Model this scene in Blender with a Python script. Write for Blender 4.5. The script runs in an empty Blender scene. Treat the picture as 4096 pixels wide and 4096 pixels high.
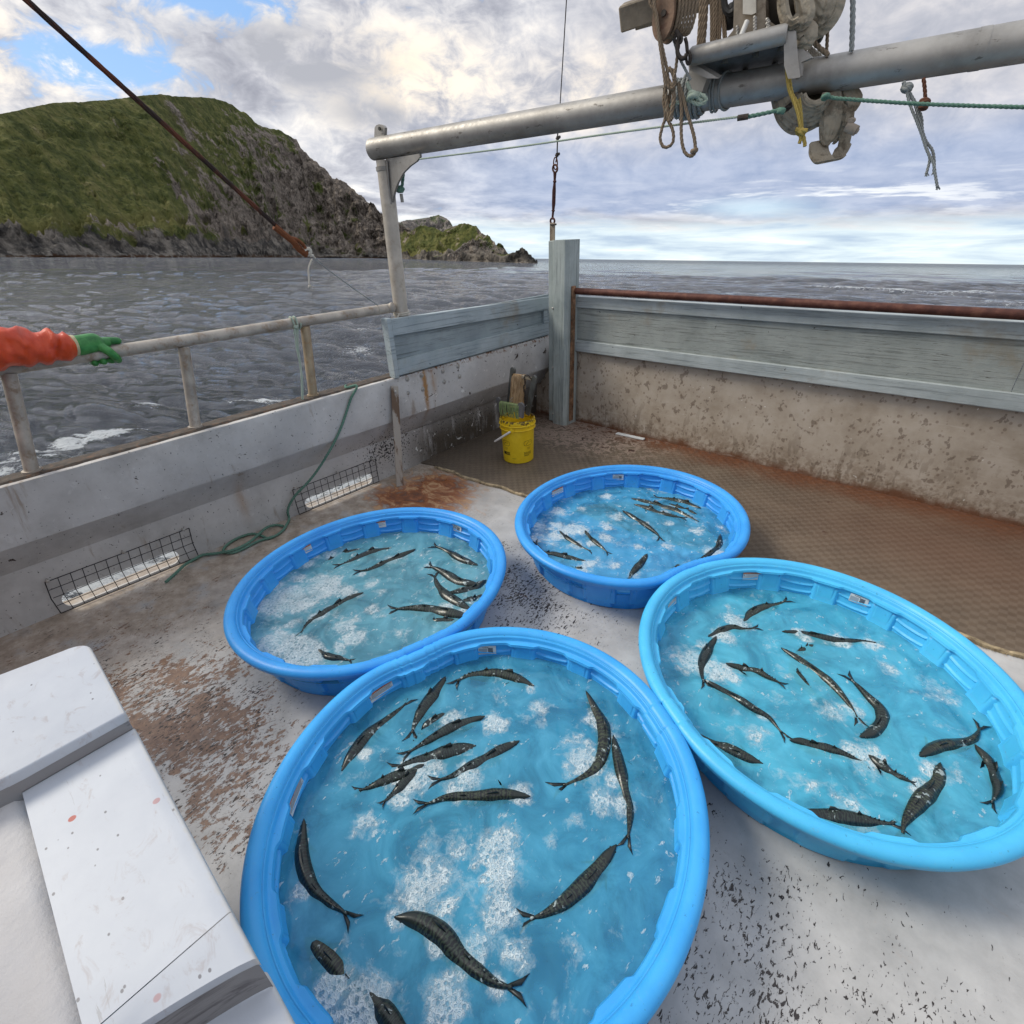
import bpy, math, random
import numpy as np
from mathutils import Vector, Matrix, noise as mnoise
sc = bpy.context.scene
RAD = math.radians
rnd = random.Random(7)
# ------------------------------------------------------------------ camera
F = 2019.5                                   # focal length in pixels of the 4096 px photograph
CAM = np.array([0.0, 0.0, 1.9])
cd = bpy.data.cameras.new('camera'); cam = bpy.data.objects.new('camera', cd); sc.collection.objects.link(cam)
MW = Matrix.Rotation(RAD(43.2), 4, 'Z') @ Matrix.Rotation(RAD(60.76), 4, 'X') @ Matrix.Rotation(RAD(-2.49), 4, 'Z')
cam.matrix_world = Matrix.Translation(CAM) @ MW
cd.sensor_width = 36.0; cd.lens = 36.0 * F / 4096.0
cd.clip_start = 0.05; cd.clip_end = 20000.0
sc.camera = cam
RM = np.array(MW.to_3x3())
# frame of the sea: the boat is trimmed a few degrees by the bow
NUP = np.array([.00653, .06605, .9978]); NUP /= np.linalg.norm(NUP)
FWD = -RM[:, 2]
HOR = FWD - NUP * (FWD @ NUP); HOR /= np.linalg.norm(HOR)
RGT = np.cross(HOR, NUP)
SEA_H = 2.7                                  # eye height above the water
# ------------------------------------------------------------------ light
SUN_AZ, SUN_EL = -80.0, 42.0                 # azimuth from the view direction, elevation
sd = (math.cos(RAD(SUN_EL)) * (math.cos(RAD(SUN_AZ)) * HOR + math.sin(RAD(SUN_AZ)) * RGT) + math.sin(RAD(SUN_EL)) * NUP)
sl = bpy.data.lights.new('sun', 'SUN'); sl.energy = 1.9; sl.angle = RAD(20); sl.color = (1.0, .93, .80)
so = bpy.data.objects.new('sun', sl); sc.collection.objects.link(so)
so.rotation_euler = Vector(sd).to_track_quat('Z', 'Y').to_euler()
sc.view_settings.view_transform = 'Standard'; sc.view_settings.look = 'None'
sc.view_settings.exposure = 0.42; sc.view_settings.gamma = 1.0
sc.render.engine = 'CYCLES'
sc.cycles.max_bounces = 8; sc.cycles.transparent_max_bounces = 12
sc.cycles.use_denoising = True


# ------------------------------------------------------------------ node helper
class G:
    def __init__(s, tree): s.t = tree; s.n = tree.nodes; s.l = tree.links
    def node(s, typ, **kw):
        n = s.n.new(typ)
        for k, v in kw.items(): setattr(n, k, v)
        return n
    def put(s, sock, v):
        if v is None: return
        if isinstance(v, bpy.types.NodeSocket): s.l.new(v, sock)
        elif isinstance(v, (tuple, list)):
            v = tuple(v)
            if len(sock.default_value) == 4 and len(v) == 3: v = v + (1.0,)
            sock.default_value = v
        else:
            try: sock.default_value = v
            except TypeError: sock.default_value = (v, v, v) + ((1.0,) if len(sock.default_value) == 4 else ())
    def m(s, op, a, b=None, c=None, clamp=False):
        n = s.node('ShaderNodeMath', operation=op); n.use_clamp = clamp
        for i, v in enumerate((a, b, c)): s.put(n.inputs[i], v) if v is not None else None
        return n.outputs[0]
    def vm(s, op, a, b=None):
        n = s.node('ShaderNodeVectorMath', operation=op)
        s.put(n.inputs[0], a); s.put(n.inputs[1], b) if b is not None else None
        return n.outputs['Value'] if op in ('DOT_PRODUCT', 'LENGTH', 'DISTANCE') else n.outputs[0]
    def mix(s, f, a, b, mode='MIX'):
        n = s.node('ShaderNodeMix', data_type='RGBA', blend_type=mode); n.clamp_factor = True
        s.put(n.inputs[0], f); s.put(n.inputs[6], a); s.put(n.inputs[7], b); return n.outputs[2]
    def noise(s, scale, detail=4, rough=.55, vec=None, dist=0.0, lac=2.0, color=False):
        n = s.node('ShaderNodeTexNoise'); s.put(n.inputs['Vector'], vec)
        n.inputs['Scale'].default_value = scale; n.inputs['Detail'].default_value = detail
        n.inputs['Roughness'].default_value = rough; n.inputs['Distortion'].default_value = dist
        n.inputs['Lacunarity'].default_value = lac
        return n.outputs['Color' if color else 'Fac']
    def voro(s, scale, vec=None, feature='F1', rand=1.0, out='Distance'):
        n = s.node('ShaderNodeTexVoronoi', feature=feature); s.put(n.inputs['Vector'], vec)
        n.inputs['Scale'].default_value = scale; n.inputs['Randomness'].default_value = rand
        return n.outputs[out]
    def wave(s, scale, vec=None, dist=0, detail=2, direction='X', dscale=1.0):
        n = s.node('ShaderNodeTexWave', bands_direction=direction); s.put(n.inputs['Vector'], vec)
        n.inputs['Scale'].default_value = scale; n.inputs['Distortion'].default_value = dist
        n.inputs['Detail'].default_value = detail; n.inputs['Detail Scale'].default_value = dscale
        return n.outputs['Fac']
    def ramp(s, f, stops, interp='LINEAR'):
        n = s.node('ShaderNodeValToRGB'); n.color_ramp.interpolation = interp
        e = n.color_ramp.elements
        while len(e) < len(stops): e.new(.5)
        for i, (p, c) in enumerate(stops):
            e[i].position = p
            e[i].color = (c, c, c, 1) if isinstance(c, (int, float)) else tuple(c)[:3] + (1,)
        s.put(n.inputs[0], f); return n.outputs[0]
    def ss(s, x, a, b):
        n = s.node('ShaderNodeMapRange', interpolation_type='SMOOTHSTEP')
        s.put(n.inputs[0], x); s.put(n.inputs[1], a); s.put(n.inputs[2], b); return n.outputs[0]
    def pos(s): return s.node('ShaderNodeNewGeometry').outputs['Position']
    def obj(s): return s.node('ShaderNodeTexCoord').outputs['Object']
    def uv(s): return s.node('ShaderNodeTexCoord').outputs['UV']
    def attr(s, name): return s.node('ShaderNodeAttribute', attribute_name=name).outputs['Fac']
    def map(s, vec, scale=(1, 1, 1), loc=(0, 0, 0), rot=(0, 0, 0)):
        n = s.node('ShaderNodeMapping'); s.put(n.inputs[0], vec)
        n.inputs['Scale'].default_value = scale; n.inputs['Location'].default_value = loc; n.inputs['Rotation'].default_value = rot
        return n.outputs[0]
    def sep(s, v): return s.node_sep(v)
    def node_sep(s, v):
        n = s.node('ShaderNodeSeparateXYZ'); s.put(n.inputs[0], v); return n.outputs
    def comb(s, x, y, z=0.0):
        n = s.node('ShaderNodeCombineXYZ')
        for i, v in enumerate((x, y, z)): s.put(n.inputs[i], v)
        return n.outputs[0]
    def bump(s, h, strength=.5, dist=.01, normal=None):
        n = s.node('ShaderNodeBump'); s.put(n.inputs['Height'], h)
        n.inputs['Strength'].default_value = strength; n.inputs['Distance'].default_value = dist
        if normal is not None: s.put(n.inputs['Normal'], normal)
        return n.outputs[0]
    def blob(s, x, y, x0, y0, sx, sy, amp=1.0):
        a = s.m('DIVIDE', s.m('SUBTRACT', x, x0), sx); b = s.m('DIVIDE', s.m('SUBTRACT', y, y0), sy)
        r = s.m('ADD', s.m('MULTIPLY', a, a), s.m('MULTIPLY', b, b))
        return s.m('MULTIPLY', s.m('EXPONENT', s.m('MULTIPLY', r, -1.0)), amp)
    def bsdf(s, color, rough=.6, metal=0.0, normal=None, spec=.5, **kw):
        b = s.node('ShaderNodeBsdfPrincipled')
        s.put(b.inputs['Base Color'], color); s.put(b.inputs['Roughness'], rough); s.put(b.inputs['Metallic'], metal)
        s.put(b.inputs['Specular IOR Level'], spec)
        if normal is not None: s.put(b.inputs['Normal'], normal)
        for k, v in kw.items(): s.put(b.inputs[k], v)
        return b.outputs[0]


def material(name, fn):
    m = bpy.data.materials.new(name); m.use_nodes = True
    m.node_tree.nodes.clear(); g = G(m.node_tree)
    out = g.node('ShaderNodeOutputMaterial'); g.l.new(fn(g), out.inputs['Surface'])
    return m


def plain(name, color, rough=.6, metal=0.0, var=.12, scale=12, bump=.15, bdist=.004, dirt=None, dirt_amt=.5, spec=.5):
    def fn(g):
        p = g.pos()
        a = g.noise(scale, 6, .6, p); b = g.noise(scale * 6, 4, .6, p)
        dark = tuple(c * (1 - var * 2) for c in color); lite = tuple(min(1, c * (1 + var)) for c in color)
        c = g.ramp(a, [(.3, dark), (.7, lite)])
        if dirt:
            c = g.mix(g.m('MULTIPLY', g.ss(g.noise(scale * 1.7, 8, .7, p), .5, .68), dirt_amt), c, dirt)
        return g.bsdf(c, g.ramp(b, [(.3, max(.05, rough - .1)), (.7, min(1, rough + .1))]), metal, g.bump(b, bump, bdist), spec)
    return material(name, fn)


# ------------------------------------------------------------------ world: cloudy sky
w = bpy.data.worlds.new('World'); sc.world = w; w.use_nodes = True
w.node_tree.nodes.clear(); g = G(w.node_tree)
sky = g.node('ShaderNodeTexSky', sky_type='NISHITA'); sky.sun_disc = False
sky.sun_elevation = RAD(SUN_EL); sky.sun_rotation = math.atan2(sd[0], sd[1])
d = g.node('ShaderNodeTexCoord').outputs['Generated']
dh = g.vm('DOT_PRODUCT', d, tuple(HOR)); dr = g.vm('DOT_PRODUCT', d, tuple(RGT)); dn = g.vm('DOT_PRODUCT', d, tuple(NUP))
az = g.m('MULTIPLY', g.m('ARCTAN2', dr, dh), 57.2958)
el = g.m('MULTIPLY', g.m('ARCSINE', dn), 57.2958)
elc = g.m('MAXIMUM', dn, 0.0)
den = g.m('ADD', elc, .13)
P = g.comb(g.m('DIVIDE', dr, den), g.m('DIVIDE', dh, den), 0.0)
n1p = g.noise(1.55, 10, .56, g.map(P, loc=(3.1, 1.7, 0)), dist=.25)
n2p = g.noise(3.6, 8, .6, g.map(P, loc=(8.3, 4.1, 2)), dist=.2)
Q = g.map(g.comb(az, el), scale=(.105, .17, 1))                      # rounder heaps higher up
n1q = g.noise(1.15, 10, .58, g.map(Q, loc=(2.2, 5.1, 0)), dist=.35)
n2q = g.noise(3.1, 9, .62, g.map(Q, loc=(4.7, .4, 3)), dist=.45)
puff = g.m('MULTIPLY', g.m('MULTIPLY', g.ss(el, 4, 9), g.m('SUBTRACT', 1.0, g.ss(el, 24, 40))), .78)
n1 = g.mix(puff, n1p, n1q); n2 = g.mix(puff, n2p, n2q)
n3 = g.noise(.8, 5, .5, g.map(P, loc=(1.3, 9.2, 5)))
right = g.ss(az, -6.0, 14.0)
# puffy cloud body, high contrast on the left, soft on the right
shade = g.m('ADD', g.m('MULTIPLY', n1, .52), g.m('MULTIPLY', n2, .48))
body_l = g.ramp(shade, [(.37, (.27, .28, .33)), (.45, (.40, .41, .46)), (.51, (.55, .56, .60)), (.565, (.72, .71, .71)), (.62, (.90, .87, .82)), (.70, (.98, .94, .88))])
body_r = g.ramp(shade, [(.36, (.33, .35, .41)), (.47, (.43, .44, .49)), (.54, (.53, .525, .555)), (.64, (.72, .68, .66))])
body = g.mix(right, body_l, body_r)
# warm, sun-lit part of the cloud
warm = g.m('ADD', g.blob(az, el, -9.0, 13.5, 8.0, 3.6, 1.25), g.blob(az, el, 7.0, 12.5, 5.0, 3.0, .8))
warm = g.m('ADD', warm, g.blob(az, el, -39, 12.0, 4.0, 3.0, .8))
warm = g.m('MULTIPLY', warm, g.ss(g.m('ADD', g.m('MULTIPLY', n2, .6), g.m('MULTIPLY', n1, .4)), .42, .60), clamp=True)
body = g.mix(warm, body, (.98, .85, .68))
grey = g.m('ADD', g.blob(az, el, -19.0, 14.3, 7.5, 2.0, 1.5), g.blob(az, el, -12.0, 11.0, 5.0, 1.2, 1.0))
body = g.mix(g.m('MULTIPLY', grey, g.ss(n1, .38, .55), clamp=True), body, (.37, .38, .42))
# blue gaps
gap = g.m('ADD', g.blob(az, el, -32.5, 12.3, 6.5, 2.2, 1.0), g.blob(az, el, -25.0, 17.0, 7.0, 1.8, .95))
gap = g.m('ADD', gap, g.blob(az, el, -12, 19, 6, 1.0, .5))
gapm = g.ss(g.m('SUBTRACT', gap, g.m('MULTIPLY', g.m('SUBTRACT', n2, .36), 2.7)), -.02, .46)
skyblue = g.mix(.55, g.vm('MULTIPLY', sky.outputs[0], (.10, .10, .10)), (.22, .44, .82))
col = g.mix(gapm, body, skyblue)
# long blue-grey bank low over the sea
wob = g.m('MULTIPLY', g.m('SUBTRACT', n1, .5), 5.0)
elw = g.m('ADD', el, wob)
bank = g.m('MULTIPLY', g.ss(elw, 2.8, 4.6), g.m('SUBTRACT', 1.0, g.ss(elw, 7.0, 12.5)))
bank = g.m('MULTIPLY', bank, g.ss(az, -18, 4), clamp=True)
bankcol = g.ramp(n2, [(.35, (.27, .34, .50)), (.6, (.40, .46, .60))])
col = g.mix(g.m('MULTIPLY', bank, .9), col, bankcol)
# bright streaks under and inside the bank
lowP = g.map(g.comb(az, el), scale=(.06, .55, 1))
st = g.noise(1.6, 8, .58, lowP, dist=.3)
hor = g.ramp(st, [(.34, (.40, .50, .62)), (.48, (.58, .68, .74)), (.56, (.68, .77, .79)), (.66, (.82, .82, .80))])
low = g.m('SUBTRACT', 1.0, g.ss(g.m('ADD', el, g.m('MULTIPLY', g.m('SUBTRACT', st, .5), 4.0)), 2.2, 4.0))
col = g.mix(low, col, hor)
streak = g.m('MULTIPLY', g.m('MULTIPLY', g.ss(st, .53, .63), g.blob(az, el, 28, 4.8, 15, 1.6, 1.0)), .95, clamp=True)
col = g.mix(streak, col, (.80, .82, .84))
col = g.mix(g.blob(az, el, 22.0, 4.3, 4.5, .7, .55), col, (.58, .76, .84))
# below the horizon (never seen, keeps fill light neutral)
col = g.mix(g.ss(el, 0.0, -2.0), col, (.10, .13, .17))
up = g.ss(el, 20, 45)
col = g.mix(up, col, g.ramp(n1, [(.3, (.50, .54, .62)), (.7, (.72, .76, .84))]))
bg = g.node('ShaderNodeBackground')
cl = g.vm('SCALE', col); cl.node.inputs['Scale'].default_value = 10.0
g.put(bg.inputs[0], cl); bg.inputs[1].default_value = 0.10
ow = g.node('ShaderNodeOutputWorld'); g.l.new(bg.outputs[0], ow.inputs[0])


# ------------------------------------------------------------------ points from the photograph on known planes
def ray(px, py): return RM @ np.array([(px - 2048) / F, -(py - 2048) / F, -1.0])
def onZ(px, py, z=0.0): r_ = ray(px, py); return CAM + r_ * ((z - CAM[2]) / r_[2])
def onX(px, py, x): r_ = ray(px, py); return CAM + r_ * ((x - CAM[0]) / r_[0])
def onY(px, py, y): r_ = ray(px, py); return CAM + r_ * ((y - CAM[1]) / r_[1])


# ------------------------------------------------------------------ mesh helpers
def link(o):
    sc.collection.objects.link(o); return o


def tag(o, label=None, cat=None, group=None, kind=None):
    if label: o['label'] = label
    if cat: o['category'] = cat
    if group: o['group'] = group
    if kind: o['kind'] = kind
    return o


def empty(name, loc, label=None, cat=None, group=None):
    o = bpy.data.objects.new(name, None); o.location = tuple(float(v) for v in loc); o.empty_display_size = .1
    link(o); return tag(o, label, cat, group)


def np_mesh(name, V, Fq, mat=None, smooth=True, parent=None, attrs=None, uv=None, matidx=None):
    """one mesh object; V in world metres (moved into the parent's frame when there is one)"""
    V = np.asarray(V, float)
    off = np.zeros(3)
    q = parent
    while q is not None:
        off += np.array(q.location); q = q.parent
    me = bpy.data.meshes.new(name)
    if isinstance(Fq, np.ndarray):
        k = Fq.shape[1]
        me.vertices.add(len(V)); me.vertices.foreach_set('co', (V - off).ravel())
        me.loops.add(Fq.size); me.loops.foreach_set('vertex_index', Fq.ravel().astype(np.int32))
        me.polygons.add(len(Fq)); me.polygons.foreach_set('loop_start', np.arange(0, Fq.size, k, dtype=np.int32))
        me.polygons.foreach_set('loop_total', np.full(len(Fq), k, dtype=np.int32))
        me.update(calc_edges=True)
    else:
        me.from_pydata([tuple(v) for v in (V - off)], [], [tuple(f) for f in Fq])
    if smooth: me.polygons.foreach_set('use_smooth', np.ones(len(me.polygons), dtype=bool))
    if attrs:
        for k_, a in attrs.items():
            at = me.attributes.new(k_, 'FLOAT', 'POINT'); at.data.foreach_set('value', np.asarray(a, float).ravel())
    if uv is not None:
        ul = me.uv_layers.new(name='UVMap')
        li = np.zeros(len(me.loops), dtype=np.int32); me.loops.foreach_get('vertex_index', li)
        ul.data.foreach_set('uv', np.asarray(uv)[li].ravel())
    mats = mat if isinstance(mat, (list, tuple)) else [mat]
    for m_ in mats:
        if m_: me.materials.append(m_)
    if matidx is not None: me.polygons.foreach_set('material_index', np.asarray(matidx, dtype=np.int32))
    me.validate(); me.update()
    o = bpy.data.objects.new(name, me); link(o)
    if parent is not None: o.parent = parent
    return o


def grid_faces(nr, nc, wrap=False):
    i, j = np.meshgrid(np.arange(nr - 1), np.arange(nc if wrap else nc - 1), indexing='ij')
    j2 = (j + 1) % nc
    return np.stack([i * nc + j, i * nc + j2, (i + 1) * nc + j2, (i + 1) * nc + j], -1).reshape(-1, 4)


class MB:
    """collects shapes for ONE mesh"""
    def __init__(s): s.v = []; s.f = []; s.n = 0
    def add(s, V, Fs):
        V = np.asarray(V, float)
        s.v.append(V); s.f += [tuple(int(i) + s.n for i in f) for f in Fs]; s.n += len(V); return s
    def box(s, lo, hi, M=None, bevel=0.0):
        lo = np.minimum(lo, hi) if False else np.array(lo, float); hi = np.array(hi, float)
        if bevel > 0:
            b = min(bevel, *(abs(hi - lo) * .45))
            c = (lo + hi) / 2; h = (hi - lo) / 2; V = []
            for sx in (-1, 1):
                for sy in (-1, 1):
                    for sz in (-1, 1):
                        sg = np.array([sx, sy, sz])
                        for ax in range(3):
                            e = h - b; e[ax] = h[ax]; V.append(c + sg * e)
            V = np.array(V)
            idx = lambda sx, sy, sz, ax: ((sx * 2 + sy) * 2 + sz) * 3 + ax
            Fs = []
            for ax in range(3):
                o1, o2 = [a for a in range(3) if a != ax]
                for sv in (0, 1):
                    q = []
                    for a, b2 in ((0, 0), (1, 0), (1, 1), (0, 1)):
                        sgn = [0, 0, 0]; sgn[ax] = sv; sgn[o1] = a; sgn[o2] = b2; q.append(idx(*sgn, ax))
                    Fs.append(q)
            for ax in range(3):
                o1, o2 = [a for a in range(3) if a != ax]
                for a in (0, 1):
                    for b2 in (0, 1):
                        q = []
                        for k, sv in ((o1, 0), (o1, 1), (o2, 1), (o2, 0)):
                            sgn = [0, 0, 0]; sgn[ax] = sv; sgn[o1] = a; sgn[o2] = b2; q.append(idx(*sgn, k))
                        Fs.append(q)
            for sx in (0, 1):
                for sy in (0, 1):
                    for sz in (0, 1): Fs.append([idx(sx, sy, sz, k) for k in range(3)])
        else:
            x0, y0, z0 = lo; x1, y1, z1 = hi
            V = np.array([(x0, y0, z0), (x1, y0, z0), (x1, y1, z0), (x0, y1, z0), (x0, y0, z1), (x1, y0, z1), (x1, y1, z1), (x0, y1, z1)])
            Fs = [(0, 3, 2, 1), (4, 5, 6, 7), (0, 1, 5, 4), (1, 2, 6, 5), (2, 3, 7, 6), (3, 0, 4, 7)]
        if M is not None: V = V @ np.array(M)[:3, :3].T + np.array(M)[:3, 3]
        return s.add(V, Fs)
    def beam(s, a, b, wd, th, up=(0, 0, 1), bevel=0.0):
        """box from a to b; wd across, th along up"""
        a = np.array(a, float); b = np.array(b, float); x = b - a; L = np.linalg.norm(x); x /= L
        y = np.cross(np.array(up, float), x); y /= np.linalg.norm(y); z = np.cross(x, y)
        M = np.eye(4); M[:3, 0] = x; M[:3, 1] = y; M[:3, 2] = z; M[:3, 3] = a
        return s.box((0, -wd / 2, -th / 2), (L, wd / 2, th / 2), M, bevel)
    def tube(s, pts, r, seg=10, caps=True, closed=False):
        V, Fs = tube_geo(pts, r, seg, caps, closed); return s.add(V, Fs)
    def ball(s, c, r, n=10):
        V = []; Fs = []
        r = np.array(r if hasattr(r, '__len__') else (r, r, r), float)
        for i in range(n + 1):
            t = math.pi * i / n
            for j in range(2 * n):
                p = math.pi * j / n; V.append((math.sin(t) * math.cos(p), math.sin(t) * math.sin(p), math.cos(t)))
        for i in range(n):
            for j in range(2 * n):
                j2 = (j + 1) % (2 * n); Fs.append((i * 2 * n + j, (i + 1) * 2 * n + j, (i + 1) * 2 * n + j2, i * 2 * n + j2))
        return s.add(np.array(V) * r + np.array(c, float), Fs)
    def prism(s, poly, nrm, th):
        """flat polygon (3-D points) given thickness th along nrm"""
        P_ = np.array(poly, float); nrm = np.array(nrm, float); nrm /= np.linalg.norm(nrm); n = len(P_)
        V = np.vstack([P_ - nrm * th / 2, P_ + nrm * th / 2])
        Fs = [tuple(range(n))[::-1], tuple(range(n, 2 * n))] + [(i, (i + 1) % n, (i + 1) % n + n, i + n) for i in range(n)]
        return s.add(V, Fs)
    def build(s, name, mat, parent=None, smooth=True, sharp=35, **kw):
        o = np_mesh(name, np.vstack(s.v), s.f, mat, smooth, parent, **kw)
        if smooth: autosmooth(o, sharp)
        return o


def autosmooth(o, deg=35):
    import bmesh
    bm = bmesh.new(); bm.from_mesh(o.data)
    bmesh.ops.recalc_face_normals(bm, faces=bm.faces)
    for e in bm.edges:
        e.smooth = not (len(e.link_faces) == 2 and e.calc_face_angle(0) > RAD(deg))
    bm.to_mesh(o.data); bm.free()


def catmull(pts, per=8):
    P_ = np.array(pts, float)
    if len(P_) < 3: 
        t = np.linspace(0, 1, per + 1)[:, None]; return P_[0] * (1 - t) + P_[-1] * t
    Q = np.vstack([2 * P_[0] - P_[1], P_, 2 * P_[-1] - P_[-2]]); out = []
    for i in range(1, len(Q) - 2):
        for t in np.arange(per) / per:
            a, b, c, d_ = Q[i - 1:i + 3]
            out.append(.5 * ((2 * b) + (-a + c) * t + (2 * a - 5 * b + 4 * c - d_) * t * t + (-a + 3 * b - 3 * c + d_) * t ** 3))
    out.append(P_[-1]); return np.array(out)


def resample(P_, step):
    P_ = np.asarray(P_, float); d_ = np.r_[0, np.cumsum(np.linalg.norm(np.diff(P_, axis=0), axis=1))]
    n = max(2, int(d_[-1] / step) + 1); t = np.linspace(0, d_[-1], n)
    return np.stack([np.interp(t, d_, P_[:, k]) for k in range(3)], 1)


def frames(P_, closed=False):
    T = np.gradient(P_, axis=0) if not closed else np.roll(P_, -1, 0) - np.roll(P_, 1, 0)
    T /= np.maximum(np.linalg.norm(T, axis=1), 1e-9)[:, None]
    ref = np.array([0, 0, 1.0]) if abs(T[0][2]) < .9 else np.array([1.0, 0, 0])
    N = np.zeros_like(P_); n = ref - T[0] * (ref @ T[0]); n /= np.linalg.norm(n); N[0] = n
    for i in range(1, len(P_)):
        n = N[i - 1] - T[i] * (N[i - 1] @ T[i]); n /= max(np.linalg.norm(n), 1e-9); N[i] = n
    return T, N, np.cross(T, N)


def tube_geo(pts, r, seg=10, caps=True, closed=False):
    P_ = np.asarray(pts, float); n = len(P_); T, N, B = frames(P_, closed)
    r = np.broadcast_to(np.asarray(r, float), (n,)) if np.ndim(r) < 2 else r
    a = np.arange(seg) * 2 * math.pi / seg
    V = (P_[:, None] + r[:, None, None] * (np.cos(a)[None, :, None] * N[:, None] + np.sin(a)[None, :, None] * B[:, None])).reshape(-1, 3)
    rows = n + 1 if closed else n
    Fs = []
    for i in range(rows - 1):
        for j in range(seg):
            j2 = (j + 1) % seg; i2 = (i + 1) % n
            Fs.append((i * seg + j, i * seg + j2, i2 * seg + j2, i2 * seg + j))
    if caps and not closed:
        Fs.append(tuple(range(seg))[::-1]); Fs.append(tuple((n - 1) * seg + j for j in range(seg)))
    return V, Fs


def rope_geo(mb, pts, r, pitch=None, strands=3, seg=6, smooth=True):
    """laid rope: strands wound round the line"""
    pitch = pitch or r * 7
    P_ = catmull(pts, 10) if smooth and len(pts) > 2 else np.array(pts, float)
    P_ = resample(P_, pitch / 6)
    T, N, B = frames(P_)
    d_ = np.r_[0, np.cumsum(np.linalg.norm(np.diff(P_, axis=0), axis=1))]
    for k in range(strands):
        ph = d_ / pitch * 2 * math.pi + k * 2 * math.pi / strands
        Q = P_ + (r * .5) * (np.cos(ph)[:, None] * N + np.sin(ph)[:, None] * B)
        mb.tube(Q, r * .56, seg)
    return mb


def px_path(pts, fn, *a): return [fn(x, y, *a) for x, y in pts]


def zoomxy(pts, ox, oy, s): return [(ox + x * s, oy + y * s) for x, y in pts]


def text_mesh(name, body, size, M, mat, parent, extrude=.0002):
    c = bpy.data.curves.new(name, 'FONT'); c.body = body; c.size = size; c.extrude = extrude; c.align_x = 'CENTER'; c.align_y = 'CENTER'
    o = bpy.data.objects.new(name + '_tmp', c); link(o)
    dg = bpy.context.evaluated_depsgraph_get(); me = bpy.data.meshes.new_from_object(o.evaluated_get(dg))
    bpy.data.objects.remove(o)
    V = np.zeros(len(me.vertices) * 3); me.vertices.foreach_get('co', V); V = V.reshape(-1, 3)
    Fs = [tuple(p.vertices) for p in me.polygons]; bpy.data.meshes.remove(me)
    return V, Fs
# ------------------------------------------------------------------ sea
def sea_point(h, r, z=0.0):
    """h ahead, r to the right, z above the water"""
    h = np.asarray(h, float)[..., None]; r = np.asarray(r, float)[..., None]; z = np.asarray(z, float)[..., None]
    return CAM + h * HOR + r * RGT + (z - SEA_H) * NUP


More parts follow.
